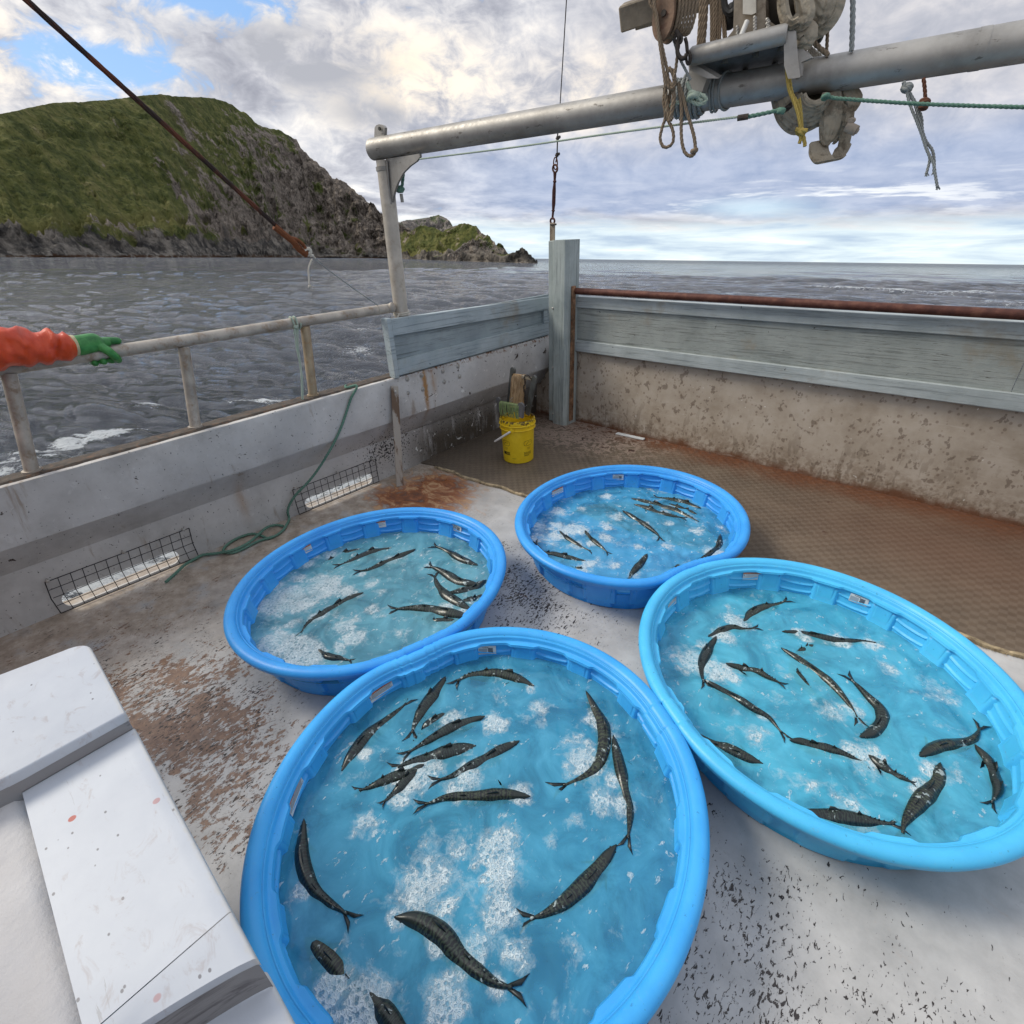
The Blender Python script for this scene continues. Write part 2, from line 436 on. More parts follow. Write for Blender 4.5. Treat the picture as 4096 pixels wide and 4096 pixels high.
def build_sea():
    rr = [2.0]
    while rr[-1] < 9000:
        q = rr[-1]; rr.append(q + max(.028, q * .0042) if q < 110 else q * 1.02)
    rr = np.array(rr)
    a1 = np.radians(np.linspace(-62, 62, 900)); a2 = np.radians(np.linspace(62, 298, 60)[1:-1])
    aa = np.r_[a1, a2]
    Rr, A = np.meshgrid(rr, aa, indexing='ij')
    H = Rr * np.cos(A); X = Rr * np.sin(A)
    step = np.maximum(np.gradient(rr)[:, None], Rr * .0024)
    rs = np.random.RandomState(4); Zs = np.zeros_like(H); wind = RAD(205)
    dX = np.zeros_like(H); dH = np.zeros_like(H)
    for i in range(84):
        lam = .13 * (1.06 ** i) * rs.uniform(.9, 1.1) * 1.0
        if lam > 17: break
        th = wind + rs.normal(0, .42 if lam > 1 else .24)
        amp = .0165 * lam ** .92 * rs.uniform(.6, 1.3)
        amp *= 1.05
        if lam > 2.5: amp *= .6
        if lam > 6: amp *= .6
        k = 2 * math.pi / lam; ph = rs.uniform(0, 6.28)
        fade = np.clip((lam / step - 2.2) / 2.5, 0, 1)
        if fade.max() <= 0: continue
        arg = k * (H * math.cos(th) + X * math.sin(th)) + ph + .6 * np.sin(.23 * H + i) + .6 * np.sin(.19 * X + 2 * i)
        s_ = np.sin(arg); Zs += amp * fade * s_
        q = -.75 * amp * fade * np.cos(arg); dH += q * math.cos(th); dX += q * math.sin(th)
    # a slow swell
    Zs += .05 * np.sin(.35 * H + .2 * X) * (Rr < 400)
    gust = .75 + .35 * np.sin(.05 * H + 1.3 * np.sin(.03 * X)) * np.sin(.07 * X + .8)
    Zs *= gust
    V = sea_point(H + dH, X + dX, Zs)
    # foam: the boat's wash and wake, and a few breaking crests
    foam = np.zeros_like(H)
    def fb(px, py, sx, sy, amp):
        r_ = ray(px, py); t = -SEA_H / (r_ @ NUP); p = r_ * t; h0 = p @ HOR; x0 = p @ RGT
        D = math.hypot(h0, x0); ang = math.atan2(x0, h0)
        return (amp, D, ang, sx, sy)
    for amp, D, ang, sx, sy in [fb(*q) for q in (
            (570, 1665, .05, .07, .9), (1050, 1610, .09, .05, 1.0), (1180, 1590, .04, .05, .8), (330, 1850, .09, .05, 1.0), (120, 1930, .1, .06, .8),
            (1390, 1330, .04, .08, .8), (1450, 1400, .05, .07, .9), (1460, 1350, .03, .05, .7),(900,1770,.1,.08,.7),
            (3080, 1140, .06, .16, .70), (3700, 1175, .12, .12, .80), (3400, 1165, .10, .10, .65), (4050, 1215, .10, .12, .8), (3950, 1175, .09, .12, .65), (2850, 1170, .05, .12, .5),
            (2600, 1170, .05, .10, .45), (2350, 1095, .02, .25, .5), (2500, 1150, .03, .15, .5))]:
        foam = np.maximum(foam, amp * np.exp(-((A - ang) / sx) ** 2 - (np.log(Rr / D) / sy) ** 2))
    inb = (Rr < 9)
    crest = np.clip((Zs - .27) / .14, 0, 1) * (Rr < 150) * .28
    Xb = V[..., 0]; Yb = V[..., 1]
    foam = np.maximum(foam, .95 * np.exp(-((Xb + 5.2) / 1.5) ** 4) * (Yb < 5) * (Yb > -2))
    foam = np.clip(foam + crest, 0, 1)
    n0, n1_ = H.shape
    Fc = grid_faces(n0, n1_, wrap=True)
    def fn(g):
        p = g.pos(); cx = g.vm('SUBTRACT', p, tuple(CAM))
        L = g.vm('LENGTH', cx)
        q = g.comb(g.vm('DOT_PRODUCT', p, tuple(HOR)), g.vm('DOT_PRODUCT', p, tuple(RGT)), 0.0)
        qs = g.map(q, scale=(1.0, .55, 1), rot=(0, 0, .45))
        a = g.noise(4.2, 9, .68, g.map(q, scale=(1.0, .24, 1), rot=(0, 0, .20)), dist=.5); b = g.noise(15, 7, .70, g.map(q, scale=(1.0, .28, 1), rot=(0, 0, .12)), dist=.5); a0 = g.noise(1.1, 7, .62, g.map(q, scale=(1.0, .26, 1), rot=(0, 0, .24)), dist=.4)
        c_ = g.noise(.22, 8, .68, qs, dist=.2)
        far = g.ss(L, 15, 120)
        h = g.m('ADD', g.m('ADD', g.m('MULTIPLY', a, .20), g.m('MULTIPLY', a0, .26)), g.m('MULTIPLY', b, .075))
        h = g.m('ADD', h, g.m('MULTIPLY', g.m('MULTIPLY', c_, far), 3.2))
        nrm = g.bump(h, 1.0, 1.9)
        fo = g.attr('foam')
        fn_ = g.noise(3.2, 10, .7, g.map(q, scale=(1.3, .5, 1), rot=(0, 0, .3)), dist=.9); f2 = g.noise(14, 6, .7, q)
        thr = g.m('SUBTRACT', .80, g.m('MULTIPLY', fo, .36))
        fm = g.ss(g.m('SUBTRACT', g.m('ADD', g.m('MULTIPLY', fn_, .72), g.m('MULTIPLY', f2, .28)), thr), -.015, .055)
        fm = g.m('MULTIPLY', fm, g.ss(fo, .05, .3))
        tint = g.mix(g.noise(.35, 4, .6, q), (.004, .012, .030), (.012, .028, .052))
        wat = g.bsdf(tint, .05, 0, nrm, .5, IOR=1.95)
        fw = g.bsdf((.78, .82, .85), .8, 0, nrm, .2)
        dfz = g.bsdf((.10, .115, .145), .6, 0, nrm, .1)  # dark grey mixed into the far sea imitates wave self-shading
        fx = g.node('ShaderNodeMixShader'); g.put(fx.inputs[0], g.m('MULTIPLY', g.ss(L, 70, 800), .62)); g.l.new(wat, fx.inputs[1]); g.l.new(dfz, fx.inputs[2]); wat = fx.outputs[0]
        mx = g.node('ShaderNodeMixShader'); g.put(mx.inputs[0], fm); g.l.new(wat, mx.inputs[1]); g.l.new(fw, mx.inputs[2])
        return mx.outputs[0]
    o = np_mesh('sea', V.reshape(-1, 3), Fc, material('sea_water', fn), True, attrs={'foam': foam})
    tag(o, kind='structure')


build_sea()


# ------------------------------------------------------------------ hills and rocks
def pix_dir(px, py):
    r_ = ray(px, py); r_ = r_ / np.linalg.norm(r_)
    return math.atan2(r_ @ RGT, r_ @ HOR), math.asin(r_ @ NUP)


def ridged(a, b, c, oct_=5, H=.9):
    return mnoise.multi_fractal(Vector((a, b, c)), H, 2.1, oct_, noise_basis='PERLIN_ORIGINAL')


def fbm(x, y, z, oct_=6):
    return mnoise.fractal(Vector((x, y, z)), .75, 2.05, oct_)


def land(name, crest, Dshore, slope, prof, nc, nr, fn_attr, mat, rough, seed, back=1.25, label=None):
    """terrain between a shore curve and a crest curve, both at real distances"""
    az = np.array([pix_dir(*q)[0] for q in crest]); el = np.array([pix_dir(*q)[1] for q in crest])
    A = np.linspace(az[0], az[-1], nc); E = np.interp(A, az, el); pxs = np.interp(A, az, [q[0] for q in crest])
    Ds = np.interp(pxs, [d_[0] for d_ in Dshore], [d_[1] for d_ in Dshore])
    rows = []; R1 = []; R2 = []; R3 = []
    tt = np.linspace(0, 1, nr)
    V = np.zeros((nr + 14, nc, 3)); at1 = np.zeros((nr + 14, nc)); at2 = np.zeros((nr + 14, nc)); at3 = np.zeros((nr + 14, nc))
    for j in range(nc):
        E_ = E[j]; D0 = Ds[j]; el0 = -math.atan(SEA_H / D0)
        te = math.tan(max(E_, .002)); D1 = D0 / max(.3, 1 - te / math.tan(RAD(slope))) + 6
        # jagged skyline
        for i in range(nr + 14):
            if i < nr:
                t = tt[i]; gq = np.interp(t, prof[0], prof[1])
                D = D0 + (D1 - D0) * t
                e = el0 + (E_ - el0) * gq
                hgt = SEA_H + D * math.tan(e)
                hmax = SEA_H + D1 * math.tan(E_)
                xw, yw = D * math.sin(A[j]), D * math.cos(A[j])
                ef = min(1, t * 10)                      # no noise right at the water
                tf = 1 - .75 * max(0, (t - .8) / .2)
                r0, r1 = fn_attr(pxs[j], gq)
                sc_ = 1 / (.16 * D0 ** .9)
                ridg = abs(fbm(xw * sc_ * 1.0 + seed, yw * sc_ * 1.0, seed)) - .3
                fine = fbm(xw * sc_ * 5 + 7, yw * sc_ * 5, seed + 3, 5)
                gul = abs(fbm(pxs[j] * .009 + seed, gq * .7, 2.2, 4)) * math.sin(min(1, gq * 1.15) * math.pi)
                dz = rough * D0 * (-.024 * ridg * (0.45 + 1.1 * r0) - .030 * gul * (.4 + r0) + .0065 * fine * (.45 + 1.6 * r0)) * ef * tf
                hgt = max(hgt + dz, .25 * ef - .6 * (1 - ef) if i else -.8)
                dd = rough * D0 * .012 * fbm(xw * sc_ * 2.5 + 31, hgt * sc_ * 4, seed + 9, 5) * (r0 + .2) * tf * (t > .004)
                D += dd
                at1[i, j] = r0; at2[i, j] = gq; at3[i, j] = r1
            else:
                q = (i - nr + 1) / 14.0
                D = D1 + (D1 * (back - 1)) * q; hgt = hmax * (1 - q ** 2) - 1.0 * q
                at1[i, j] = .5; at2[i, j] = 1 - q
            V[i, j] = CAM + D * (math.cos(A[j]) * HOR + math.sin(A[j]) * RGT) + (hgt - SEA_H) * NUP
    o = np_mesh(name, V.reshape(-1, 3), grid_faces(nr + 14, nc), mat, True, attrs={'rock': at1, 'lift': at2, 'dark': at3})
    tag(o, label, kind='structure')
    return o


def hill_mat(g, far=0.0, spk=False):
    p = g.pos(); rock = g.attr('rock'); lift = g.attr('lift'); dark = g.attr('dark')
    s = .012 if not spk else .03
    nA = g.noise(s, 10, .62, p); nB = g.noise(s * 5, 8, .68, p, dist=.3); nC = g.noise(s * 22, 6, .7, p)
    nz = g.node('ShaderNodeNewGeometry').outputs['Normal']
    upn = g.vm('DOT_PRODUCT', nz, tuple(NUP))
    green = g.ramp(nB, [(.30, (.034, .046, .010)), (.43, (.076, .088, .024)), (.55, (.138, .140, .042)), (.70, (.24, .21, .085))])
    green = g.mix(g.m('MULTIPLY', g.ss(nC, .50, .62), .62), green, (.022, .032, .012))
    green = g.mix(g.m('MULTIPLY', g.m('MULTIPLY', g.ss(lift, .19, .24), g.m('SUBTRACT', 1.0, g.ss(lift, .27, .36))), .6), green, (.17, .155, .050))
    green = g.mix(g.m('MULTIPLY', g.ss(nA, .52, .66), .6), green, (.115, .098, .036))
    brown = g.ramp(nB, [(.3, (.065, .053, .046)), (.5, (.205, .168, .136)), (.7, (.38, .32, .26))])
    brown = g.mix(g.m('MULTIPLY', g.ss(nC, .45, .62), .65), brown, (.022, .021, .021))
    cliff = g.ramp(nB, [(.34, (.012, .012, .013)), (.47, (.060, .054, .048)), (.62, (.24, .21, .175))])
    cliff = g.mix(g.m('MULTIPLY', g.ss(nC, .56, .68), .5), cliff, (.17, .16, .145))
    bare = g.m('ADD', g.m('MULTIPLY', g.m('SUBTRACT', nA, .5), 2.1), g.m('MULTIPLY', g.m('SUBTRACT', nB, .5), 1.9))
    rk = g.ss(g.m('ADD', rock, bare), .42, .62)
    c = g.mix(rk, green, brown)
    dk = g.ss(g.m('ADD', dark, g.m('MULTIPLY', bare, .9)), .40, .60)
    c = g.mix(dk, c, cliff)
    # weed line at the water's edge
    c = g.mix(g.m('SUBTRACT', 1.0, g.ss(g.m('ADD', lift, g.m('MULTIPLY', g.m('SUBTRACT', nC, .5), .06)), .006, .02)), c, (.060, .030, .014))
    c = g.mix(g.m('MULTIPLY', g.m('MULTIPLY', g.ss(nC, .50, .60), g.m('SUBTRACT', 1.0, g.ss(lift, .05, .11))), .7), c, (.26, .235, .20))
    if spk: c = g.mix(g.m('MULTIPLY', g.ss(g.voro(.85, p), .42, .22), g.ss(lift, .30, .45)), c, (.30, .28, .23))
    if far: c = g.mix(far, c, (.14, .16, .19))  # distance haze mixed into the rock colour as blue-grey
    h = g.m('ADD', g.m('MULTIPLY', nB, 1.2), g.m('MULTIPLY', nC, .4))
    return g.bsdf(c, .92, 0, g.bump(h, .9, 5.0 if not spk else 2.0), .15)


M_hill = material('grass_and_rock', lambda g: hill_mat(g))
M_far_haze = material('hazed_far_rock', lambda g: hill_mat(g, .22))
M_spk = material('bleached_rock', lambda g: hill_mat(g, 0, True))


def hill_attr(px, gq):
    # bare rock grows toward the seaward flank; dark cliffs along the shore
    b = px - (560 + 480 * gq ** .85)
    rock = 1 / (1 + math.exp(-(b + 160 * mnoise.noise(Vector((px * .004, gq * 3.1, 1.7)))) / 170.0))
    rock = max(rock, .52 * max(0, mnoise.noise(Vector((px * .009, gq * 6.5, 4.4)))) / .5 * min(1, .35 + px / 900.0))
    if px > 1050 and gq < .55: rock *= .80
    rock = max(rock, .40 * (gq < .30))
    hl = .235 - .10 * min(1, px / 1100.0) + .05 * mnoise.noise(Vector((px * .006, 3.3, 0))) + .03 * mnoise.noise(Vector((px * .021, 7.3, 0)))
    dark = 1 / (1 + math.exp((gq - hl) / .035))
    if px > 1000: dark *= .75
    if 300 < px < 1150: dark *= .65 if gq > .1 and gq > .19 - (px - 300) * .0001 else 1
    return rock, dark * .95


crest = [(-900, 700), (-500, 560), (-200, 495), (0, 456), (159, 424), (212, 413), (403, 403), (530, 387), (636, 378), (742, 387), (859, 392), (922, 413), (986, 456), (1028, 493),
         (1113, 519), (1187, 562), (1203, 594), (1251, 641), (1314, 689), (1330, 715), (1388, 731), (1431, 778), (1498, 830), (1524, 855), (1586, 881), (1607, 897), (1648, 928), (1690, 975), (1720, 1020)]
land('hill', crest, [(-900, 380), (0, 440), (600, 560), (1000, 760), (1220, 880), (1720, 980)], 30,
     ([0, .02, .07, .12, .2, .45, .75, 1], [0, .035, .12, .20, .27, .52, .80, 1.0]), 760, 230, hill_attr, M_hill, 1.0, 2.0)
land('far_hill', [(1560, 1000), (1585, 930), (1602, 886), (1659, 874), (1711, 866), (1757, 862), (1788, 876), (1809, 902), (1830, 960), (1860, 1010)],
     [(1500, 1900), (1860, 1900)], 30, ([0, .3, 1], [0, .35, 1]), 120, 60, lambda px, gq: (.65, .25 if gq < .3 else .05), M_far_haze, .8, 5.0)
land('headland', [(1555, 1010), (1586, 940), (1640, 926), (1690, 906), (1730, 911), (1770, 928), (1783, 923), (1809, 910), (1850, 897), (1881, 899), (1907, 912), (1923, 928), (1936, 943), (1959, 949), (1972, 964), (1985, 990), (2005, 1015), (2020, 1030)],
     [(1500, 800), (1750, 650), (2020, 560)], 33, ([0, .06, .2, .6, 1], [0, .14, .3, .62, 1]), 190, 90, lambda px, gq: (.42 + .25 * (gq > .85), .9 if gq < .26 else .12), M_hill, .85, 11.0)
land('rock_stack', [(1790, 1022), (1819, 1003), (1855, 975), (1885, 966), (1918, 961), (1940, 966), (1969, 977), (2000, 993), (2029, 1011), (2045, 1024), (2055, 1034)],
     [(1780, 430), (2060, 430)], 42, ([0, .1, .3, 1], [0, .2, .4, 1]), 150, 70, lambda px, gq: (.75, .95 if gq < .36 else .05), M_spk, .9, 17.0)
land('skerry', [(1690, 1035), (1730, 1028), (1760, 1020), (1800, 1012), (1850, 1010), (1900, 1014), (1950, 1010), (1990, 1016), (2020, 1018), (2042, 1012), (2065, 1007), (2088, 1006), (2104, 1013), (2113, 1024), (2121, 1040), (2135, 1046), (2150, 1053)],
     [(1690, 560), (1850, 430), (2000, 375), (2150, 350)], 45, ([0, .1, .3, 1], [0, .25, .5, 1]), 220, 40, lambda px, gq: (.9, 1.0), M_hill, .8, 23.0)

# ------------------------------------------------------------------ deck
XW, YW = -3.63, 4.45                         # inner faces of the port wall and of the transom


def deck_mat(g):
    p = g.pos(); s = g.sep(p); x, y = s[0], s[1]
    n = lambda sc_, d_=6, r_=.6, v=None, **k: g.noise(sc_, d_, r_, v if v is not None else p, **k)
    big = n(1.1); mid = n(5, 8, .65); fine = n(38, 6, .65, dist=.4); vf = n(110, 4, .6)
    base = g.ramp(mid, [(.3, (.35, .345, .34)), (.55, (.475, .465, .455)), (.75, (.56, .55, .535))])
    # tan grime along the port wall
    wall = g.m('SUBTRACT', 1.0, g.ss(g.m('ADD', x, g.m('MULTIPLY', g.m('SUBTRACT', big, .5), 1.5)), -3.35, -2.25))
    wall = g.m('MULTIPLY', wall, g.ss(mid, .28, .50))
    base = g.mix(g.m('MULTIPLY', wall, .9), base, g.ramp(n(11, 8, .72), [(.3, (.17, .125, .085)), (.5, (.34, .27, .205)), (.68, (.50, .43, .36))]))
    # rust blotches
    zone = g.m('ADD', g.blob(x, y, -2.25, .15, .62, .55, 1.0), g.blob(x, y, -1.55, .12, .5, .30, .75))
    zone = g.m('ADD', zone, g.m('ADD', g.blob(x, y, -3.3, .2, .6, 1.1, .40), g.blob(x, y, -2.75, -.3, .6, .5, .5)))
    zone = g.m('ADD', zone, g.blob(x, y, .3, .9, .6, .4, .12))
    bl = n(4.2, 9, .66, dist=.6)
    bl2 = g.noise(44, 8, .74, g.map(p, scale=(1, .55, 1), rot=(0, 0, .9)), dist=.4)
    r = g.ss(g.m('SUBTRACT', g.m('ADD', g.m('MULTIPLY', bl, .44), g.m('MULTIPLY', bl2, .56)), g.m('SUBTRACT', .655, g.m('MULTIPLY', zone, .150))), -.006, .020)
    rustc = g.ramp(n(24, 6, .7), [(.3, (.075, .034, .018)), (.5, (.17, .085, .045)), (.68, (.27, .155, .09))])
    base = g.mix(g.m('MULTIPLY', r, .88), base, rustc)
    # small dark flecks where the paint has chipped
    str_ = g.map(p, scale=(1.0, .50, 1.0), rot=(0, 0, RAD(40)))
    fz = g.m('ADD', g.blob(x, y, -1.75, 1.95, .42, .55, 1.0), g.blob(x, y, .10, .95, .75, .45, .72))
    fz = g.m('ADD', fz, g.blob(x, y, -.02, .35, .5, .6, .52))
    fz = g.m('ADD', fz, g.m('ADD', g.blob(x, y, -1.35, 1.7, .45, .35, .85), g.m('MULTIPLY', zone, .8)))
    f1 = g.noise(88, 4, .64, str_, dist=.7); f2 = g.noise(6.5, 5, .6, p)
    fl = g.m('ADD', g.m('MULTIPLY', f1, .72), g.m('MULTIPLY', f2, .30))
    flm = g.ss(g.m('SUBTRACT', fl, g.m('SUBTRACT', .660, g.m('MULTIPLY', fz, .100))), 0.0, .022)
    base = g.mix(flm, base, g.mix(f2, (.018, .018, .020), (.045, .032, .026)))
    # wet rust run by the steel bar
    rs_ = g.m('ADD', g.blob(x, y, -3.12, 2.42, .36, .30, 1.4), g.m('ADD', g.blob(x, y, -3.22, 2.02, .36, .18, 1.1), g.blob(x, y, -2.75, 2.15, .40, .24, .5)))
    swirl = g.noise(5.5, 9, .68, g.map(p, scale=(1, 1.5, 1)), dist=1.6)
    rm = g.ss(g.m('ADD', g.m('MULTIPLY', rs_, .75), g.m('MULTIPLY', g.m('SUBTRACT', swirl, .5), 2.3)), .25, .80)
    base = g.mix(g.m('MULTIPLY', rm, .9), base, g.ramp(swirl, [(.35, (.075, .016, .005)), (.50, (.27, .078, .016)), (.62, (.48, .28, .14))]))
    # scuffs
    base = g.mix(g.m('MULTIPLY', g.ss(n(2.3, 7, .7), .54, .72), .35), base, (.30, .29, .28))
    wet = g.m('MULTIPLY', g.ss(n(1.7, 4, .6), .45, .55), .34)
    rough = g.m('SUBTRACT', g.m('ADD', .50, g.m('MULTIPLY', fine, .25)), wet)
    h = g.m('ADD', g.m('MULTIPLY', fine, .5), g.m('MULTIPLY', g.m('SUBTRACT', 1.0, g.m('MAXIMUM', r, flm)), .7))
    return g.bsdf(base, rough, 0, g.bump(h, .45, .0025), .5)


mb = MB(); mb.box((-3.75, -2.6, -.10), (3.9, 4.6, 0.0))
tag(mb.build('deck', material('painted_deck', deck_mat), smooth=False), kind='structure')


def wall_mat(kind):
    def fn(g):
        p = g.pos(); s = g.sep(p); x, y, z = s[0], s[1], s[2]
        mid = g.noise(4, 8, .65, p); fine = g.noise(30, 6, .65, p); big = g.noise(1.2, 5, .6, p)
        if kind == 'port':
            base = g.ramp(mid, [(.28, (.36, .345, .33)), (.5, (.50, .485, .465)), (.72, (.61, .595, .575))])
            base = g.mix(g.m('MULTIPLY', g.ss(big, .42, .62), .45), base, (.55, .535, .52))
            # grime low down and near the corner
            run = g.noise(9, 6, .7, g.map(p, scale=(1, 1, .18)), dist=.3)
            low = g.m('MULTIPLY', g.m('SUBTRACT', 1.0, g.ss(z, .12, .60)), g.ss(y, 2.2, 2.85))
            base = g.mix(g.m('MULTIPLY', low, g.ss(run, .22, .50)), base, (.085, .068, .050))
            base = g.mix(g.m('MULTIPLY', g.ss(run, .60, .72), .6), base, (.25, .18, .12))
            # rusty runs from the fastenings
            yr = g.m('ADD', y, g.m('MULTIPLY', g.m('SUBTRACT', fine, .5), .05))
            rr = g.m('ADD', g.blob(yr, z, 2.70, .72, .022, .22, 1.3), g.m('ADD', g.blob(yr, z, 2.80, .78, .03, .12, .7), g.blob(yr, z, 1.04, .28, .035, .16, .45)))
            rr = g.m('MULTIPLY', rr, g.ss(run, .32, .55), clamp=True)
            base = g.mix(rr, base, (.36, .20, .085))
            top = g.m('MULTIPLY', g.ss(z, .835, .875), g.ss(fine, .50, .58)); base = g.mix(g.m('MULTIPLY', top, g.ss(y, 2.2, 2.8)), base, (.20, .085, .035))
            # chipped paint: white fresh chips and dark pits
            aft = g.ss(y, 2.25, 2.7)
            ch = g.noise(17, 6, .6, g.map(p, loc=(4, 4, 4)), dist=.6)
            base = g.mix(g.m('MULTIPLY', g.ss(ch, .655, .67), g.m('ADD', .25, g.m('MULTIPLY', aft, .75))), base, (.72, .71, .68))
            pit = g.noise(13, 7, .62, p, dist=.5)
            pm = g.ss(g.m('ADD', pit, g.m('MULTIPLY', g.m('MULTIPLY', aft, g.ss(z, .5, .7)), .045)), .69, .705)
            base = g.mix(pm, base, (.05, .032, .026))
            speck = g.noise(60, 4, .6, p); zn = g.m('ADD', g.blob(y, z, 2.30, .28, .25, .16, 1.0), g.blob(y, z, 3.3, .2, .9, .25, .6))
            base = g.mix(g.ss(g.m('ADD', speck, g.m('MULTIPLY', zn, .14)), .66, .69), base, (.035, .035, .035))
            rg = .62
        elif kind == 'transom':
            base = g.ramp(mid, [(.3, (.32, .265, .205)), (.5, (.42, .36, .295)), (.72, (.50, .445, .38))])
            g2 = g.ss(z, .55, .0)
            spots = g.noise(17, 5, .58, g.map(p, scale=(1, 1, .8)), dist=.25)
            base = g.mix(g.m('MULTIPLY', g.ss(spots, .60, .635), .62), base, (.125, .088, .062))
            drip = g.noise(15, 5, .6, g.map(p, scale=(1, 1, .33)), dist=.4)
            base = g.mix(g.m('MULTIPLY', g.m('MULTIPLY', g.ss(drip, .55, .60), g2), .55), base, (.13, .095, .065))
            base = g.mix(g.m('MULTIPLY', g.m('MULTIPLY', g.ss(fine, .40, .62), g.ss(z, .30, .02)), .75), base, (.18, .125, .08))
            rust = g.m('MULTIPLY', g.ss(g.m('ADD', z, g.m('MULTIPLY', g.m('SUBTRACT', mid, .5), .22)), .085, .0), .9)
            base = g.mix(rust, base, (.13, .045, .016))
            sp2 = g.voro(26, g.map(p, scale=(1, 1, .85)), 'F1'); sel = g.noise(7, 3, .5, p)
            base = g.mix(g.m('MULTIPLY', g.m('MULTIPLY', g.ss(sp2, .30, .20), g.ss(sel, .44, .54)), .55), base, (.15, .10, .07))
            st2 = g.noise(5, 8, .7, g.map(p, scale=(.5, 1, 2.6)), dist=.6)
            base = g.mix(g.m('MULTIPLY', g.ss(st2, .56, .70), .4), base, (.55, .49, .42))
            wh = g.noise(26, 4, .5, g.map(p, loc=(9, 2, 1)), dist=.3)
            base = g.mix(g.ss(wh, .735, .745), base, (.75, .74, .70))
            rg = .68
        rough = g.m('ADD', rg - .1, g.m('MULTIPLY', fine, .25))
        return g.bsdf(base, rough, 0, g.bump(g.m('ADD', fine, mid), .25, .004), .4)
    return fn


def zt(y): return .853 + .0095 * (y + .06)      # height of the gunwale, rising aft
M_port = material('port_paint', wall_mat('port'))
M_transom = material('transom_paint', wall_mat('transom'))

# port bulwark: lower wall with two slots, sloped underside, upper box face, cap
bul = empty('bulwark', (XW, 1.0, 0), 'grey painted bulwark along the port side with scuppers and peeling paint', 'bulwark')
Y0, Y1 = -2.4, 2.66
ports = [(-.085, .555, .012, .112), (1.475, 2.105, .012, .108)]


def slot_wall(y0, y1, z0, z1, x, th, slots):
    """wall slab with stadium-shaped slots, cut as strips of real faces"""
    ys = sorted(set([y0, y1] + [v for s in slots for v in np.r_[np.linspace(s[0], s[0] + (s[3] - s[2]) / 2, 8), np.linspace(s[1] - (s[3] - s[2]) / 2, s[1], 8)]]))
    def gap(y):
        for s in slots:
            if s[0] <= y <= s[1]:
                r_ = (s[3] - s[2]) / 2; zc = (s[2] + s[3]) / 2
                dd = max(0, s[0] + r_ - y, y - (s[1] - r_)); hh = math.sqrt(max(0, r_ * r_ - dd * dd))
                return zc - hh, zc + hh
        return None
    m = MB()
    for a, b in zip(ys[:-1], ys[1:]):
        c = gap((a + b) / 2)
        if c is None:
            V = [(x, a, z0), (x, b, z0), (x, b, z1), (x, a, z1), (x - th, a, z0), (x - th, b, z0), (x - th, b, z1), (x - th, a, z1)]
            m.add(V, [(0, 1, 2, 3), (7, 6, 5, 4)])
        else:
            ga = gap(a) or (c[0], c[1]); gb = gap(b) or (c[0], c[1])
            for lo_a, lo_b, hi_a, hi_b in ((z0, z0, ga[0], gb[0]), (ga[1], gb[1], z1, z1)):
                V = [(x, a, lo_a), (x, b, lo_b), (x, b, hi_b), (x, a, hi_a), (x - th, a, lo_a), (x - th, b, lo_b), (x - th, b, hi_b), (x - th, a, hi_a)]
                m.add(V, [(0, 1, 2, 3), (7, 6, 5, 4), (3, 2, 6, 7), (1, 0, 4, 5)])
    return m


m = slot_wall(Y0, Y1 + .1, -.02, .345, XW, .014, ports)
m.box((XW - .05, Y1 + .1, -.02), (XW, Y1 + .104, .345))
o = m.build('lower_wall', M_port, bul, smooth=False)
m = MB()                                         # recessed wall aft of the panel's end, foul and dark
pa, pb = onZ(1715, 1858), onZ(1993, 1717)
m.add([(-3.66, Y1 + .10, -.02), (-3.72, 4.6, -.02), (-3.70, 4.6, .47), (-3.66, Y1 + .10, .40), (-3.80, Y1 + .1, -.02), (-3.82, 4.6, -.02), (-3.82, 4.6, .47), (-3.80, Y1 + .1, .40)],
      [(0, 1, 2, 3), (7, 6, 5, 4), (0, 3, 7, 4), (1, 5, 6, 2), (3, 2, 6, 7), (0, 4, 5, 1)])
m.build('recessed_wall', M_port, bul, smooth=False)
m = MB()
ysl = np.linspace(Y0, 4.43, 40)
V = []; Fs = []
prof_x = [(-3.70, .355), (XW, .345), (-3.515, .515), (-3.50, .530), (-3.496, .545), (-3.497, 0), (-3.50, 1), (-3.52, 2), (-3.655, 3), (-3.67, 4), (-3.70, 5)]
for y in ysl:
    t_ = zt(y); up_ = .02 * max(0, (y - 2.3) / 2.1)
    for k, (x_, z_) in enumerate(prof_x):
        zz = {5: t_ - .012, 6: t_ - .003, 7: t_, 8: t_ - .004, 9: t_ - .02, 10: .355}.get(k, z_ + up_)
        wv = .003 * math.sin(y * 2.1 + k) + .002 * math.sin(y * 7.3 + 2 * k)
        V.append((x_ + (wv if 1 < k < 8 else 0), y, zz))
npf = len(prof_x)
for i in range(len(ysl) - 1):
    for k in range(npf):
        k2 = (k + 1) % npf; Fs.append((i * npf + k, i * npf + k2, (i + 1) * npf + k2, (i + 1) * npf + k))
Fs.append(tuple(range(npf))); Fs.append(tuple((len(ysl) - 1) * npf + k for k in range(npf))[::-1])
m.add(V, Fs); m.build('upper_panel', M_port, bul, sharp=25)
M_rub = plain('perished_strip', (.075, .060, .048), .85, 0, .3, 20, .5, .006, dirt=(.20, .10, .05), dirt_amt=.6)
m = MB()
V = []; ycs = np.linspace(-2.4, 4.43, 160)
for y_ in ycs:
    z_ = zt(y_); j = .002 * math.sin(y_ * 31) + .0015 * math.sin(y_ * 77)
    V += [(-3.660, y_, z_ - .012), (-3.656 + j, y_, z_ + .008 + j), (-3.545 + j, y_, z_ + .010 + j), (-3.530 + 2 * j, y_, z_ - .001)]
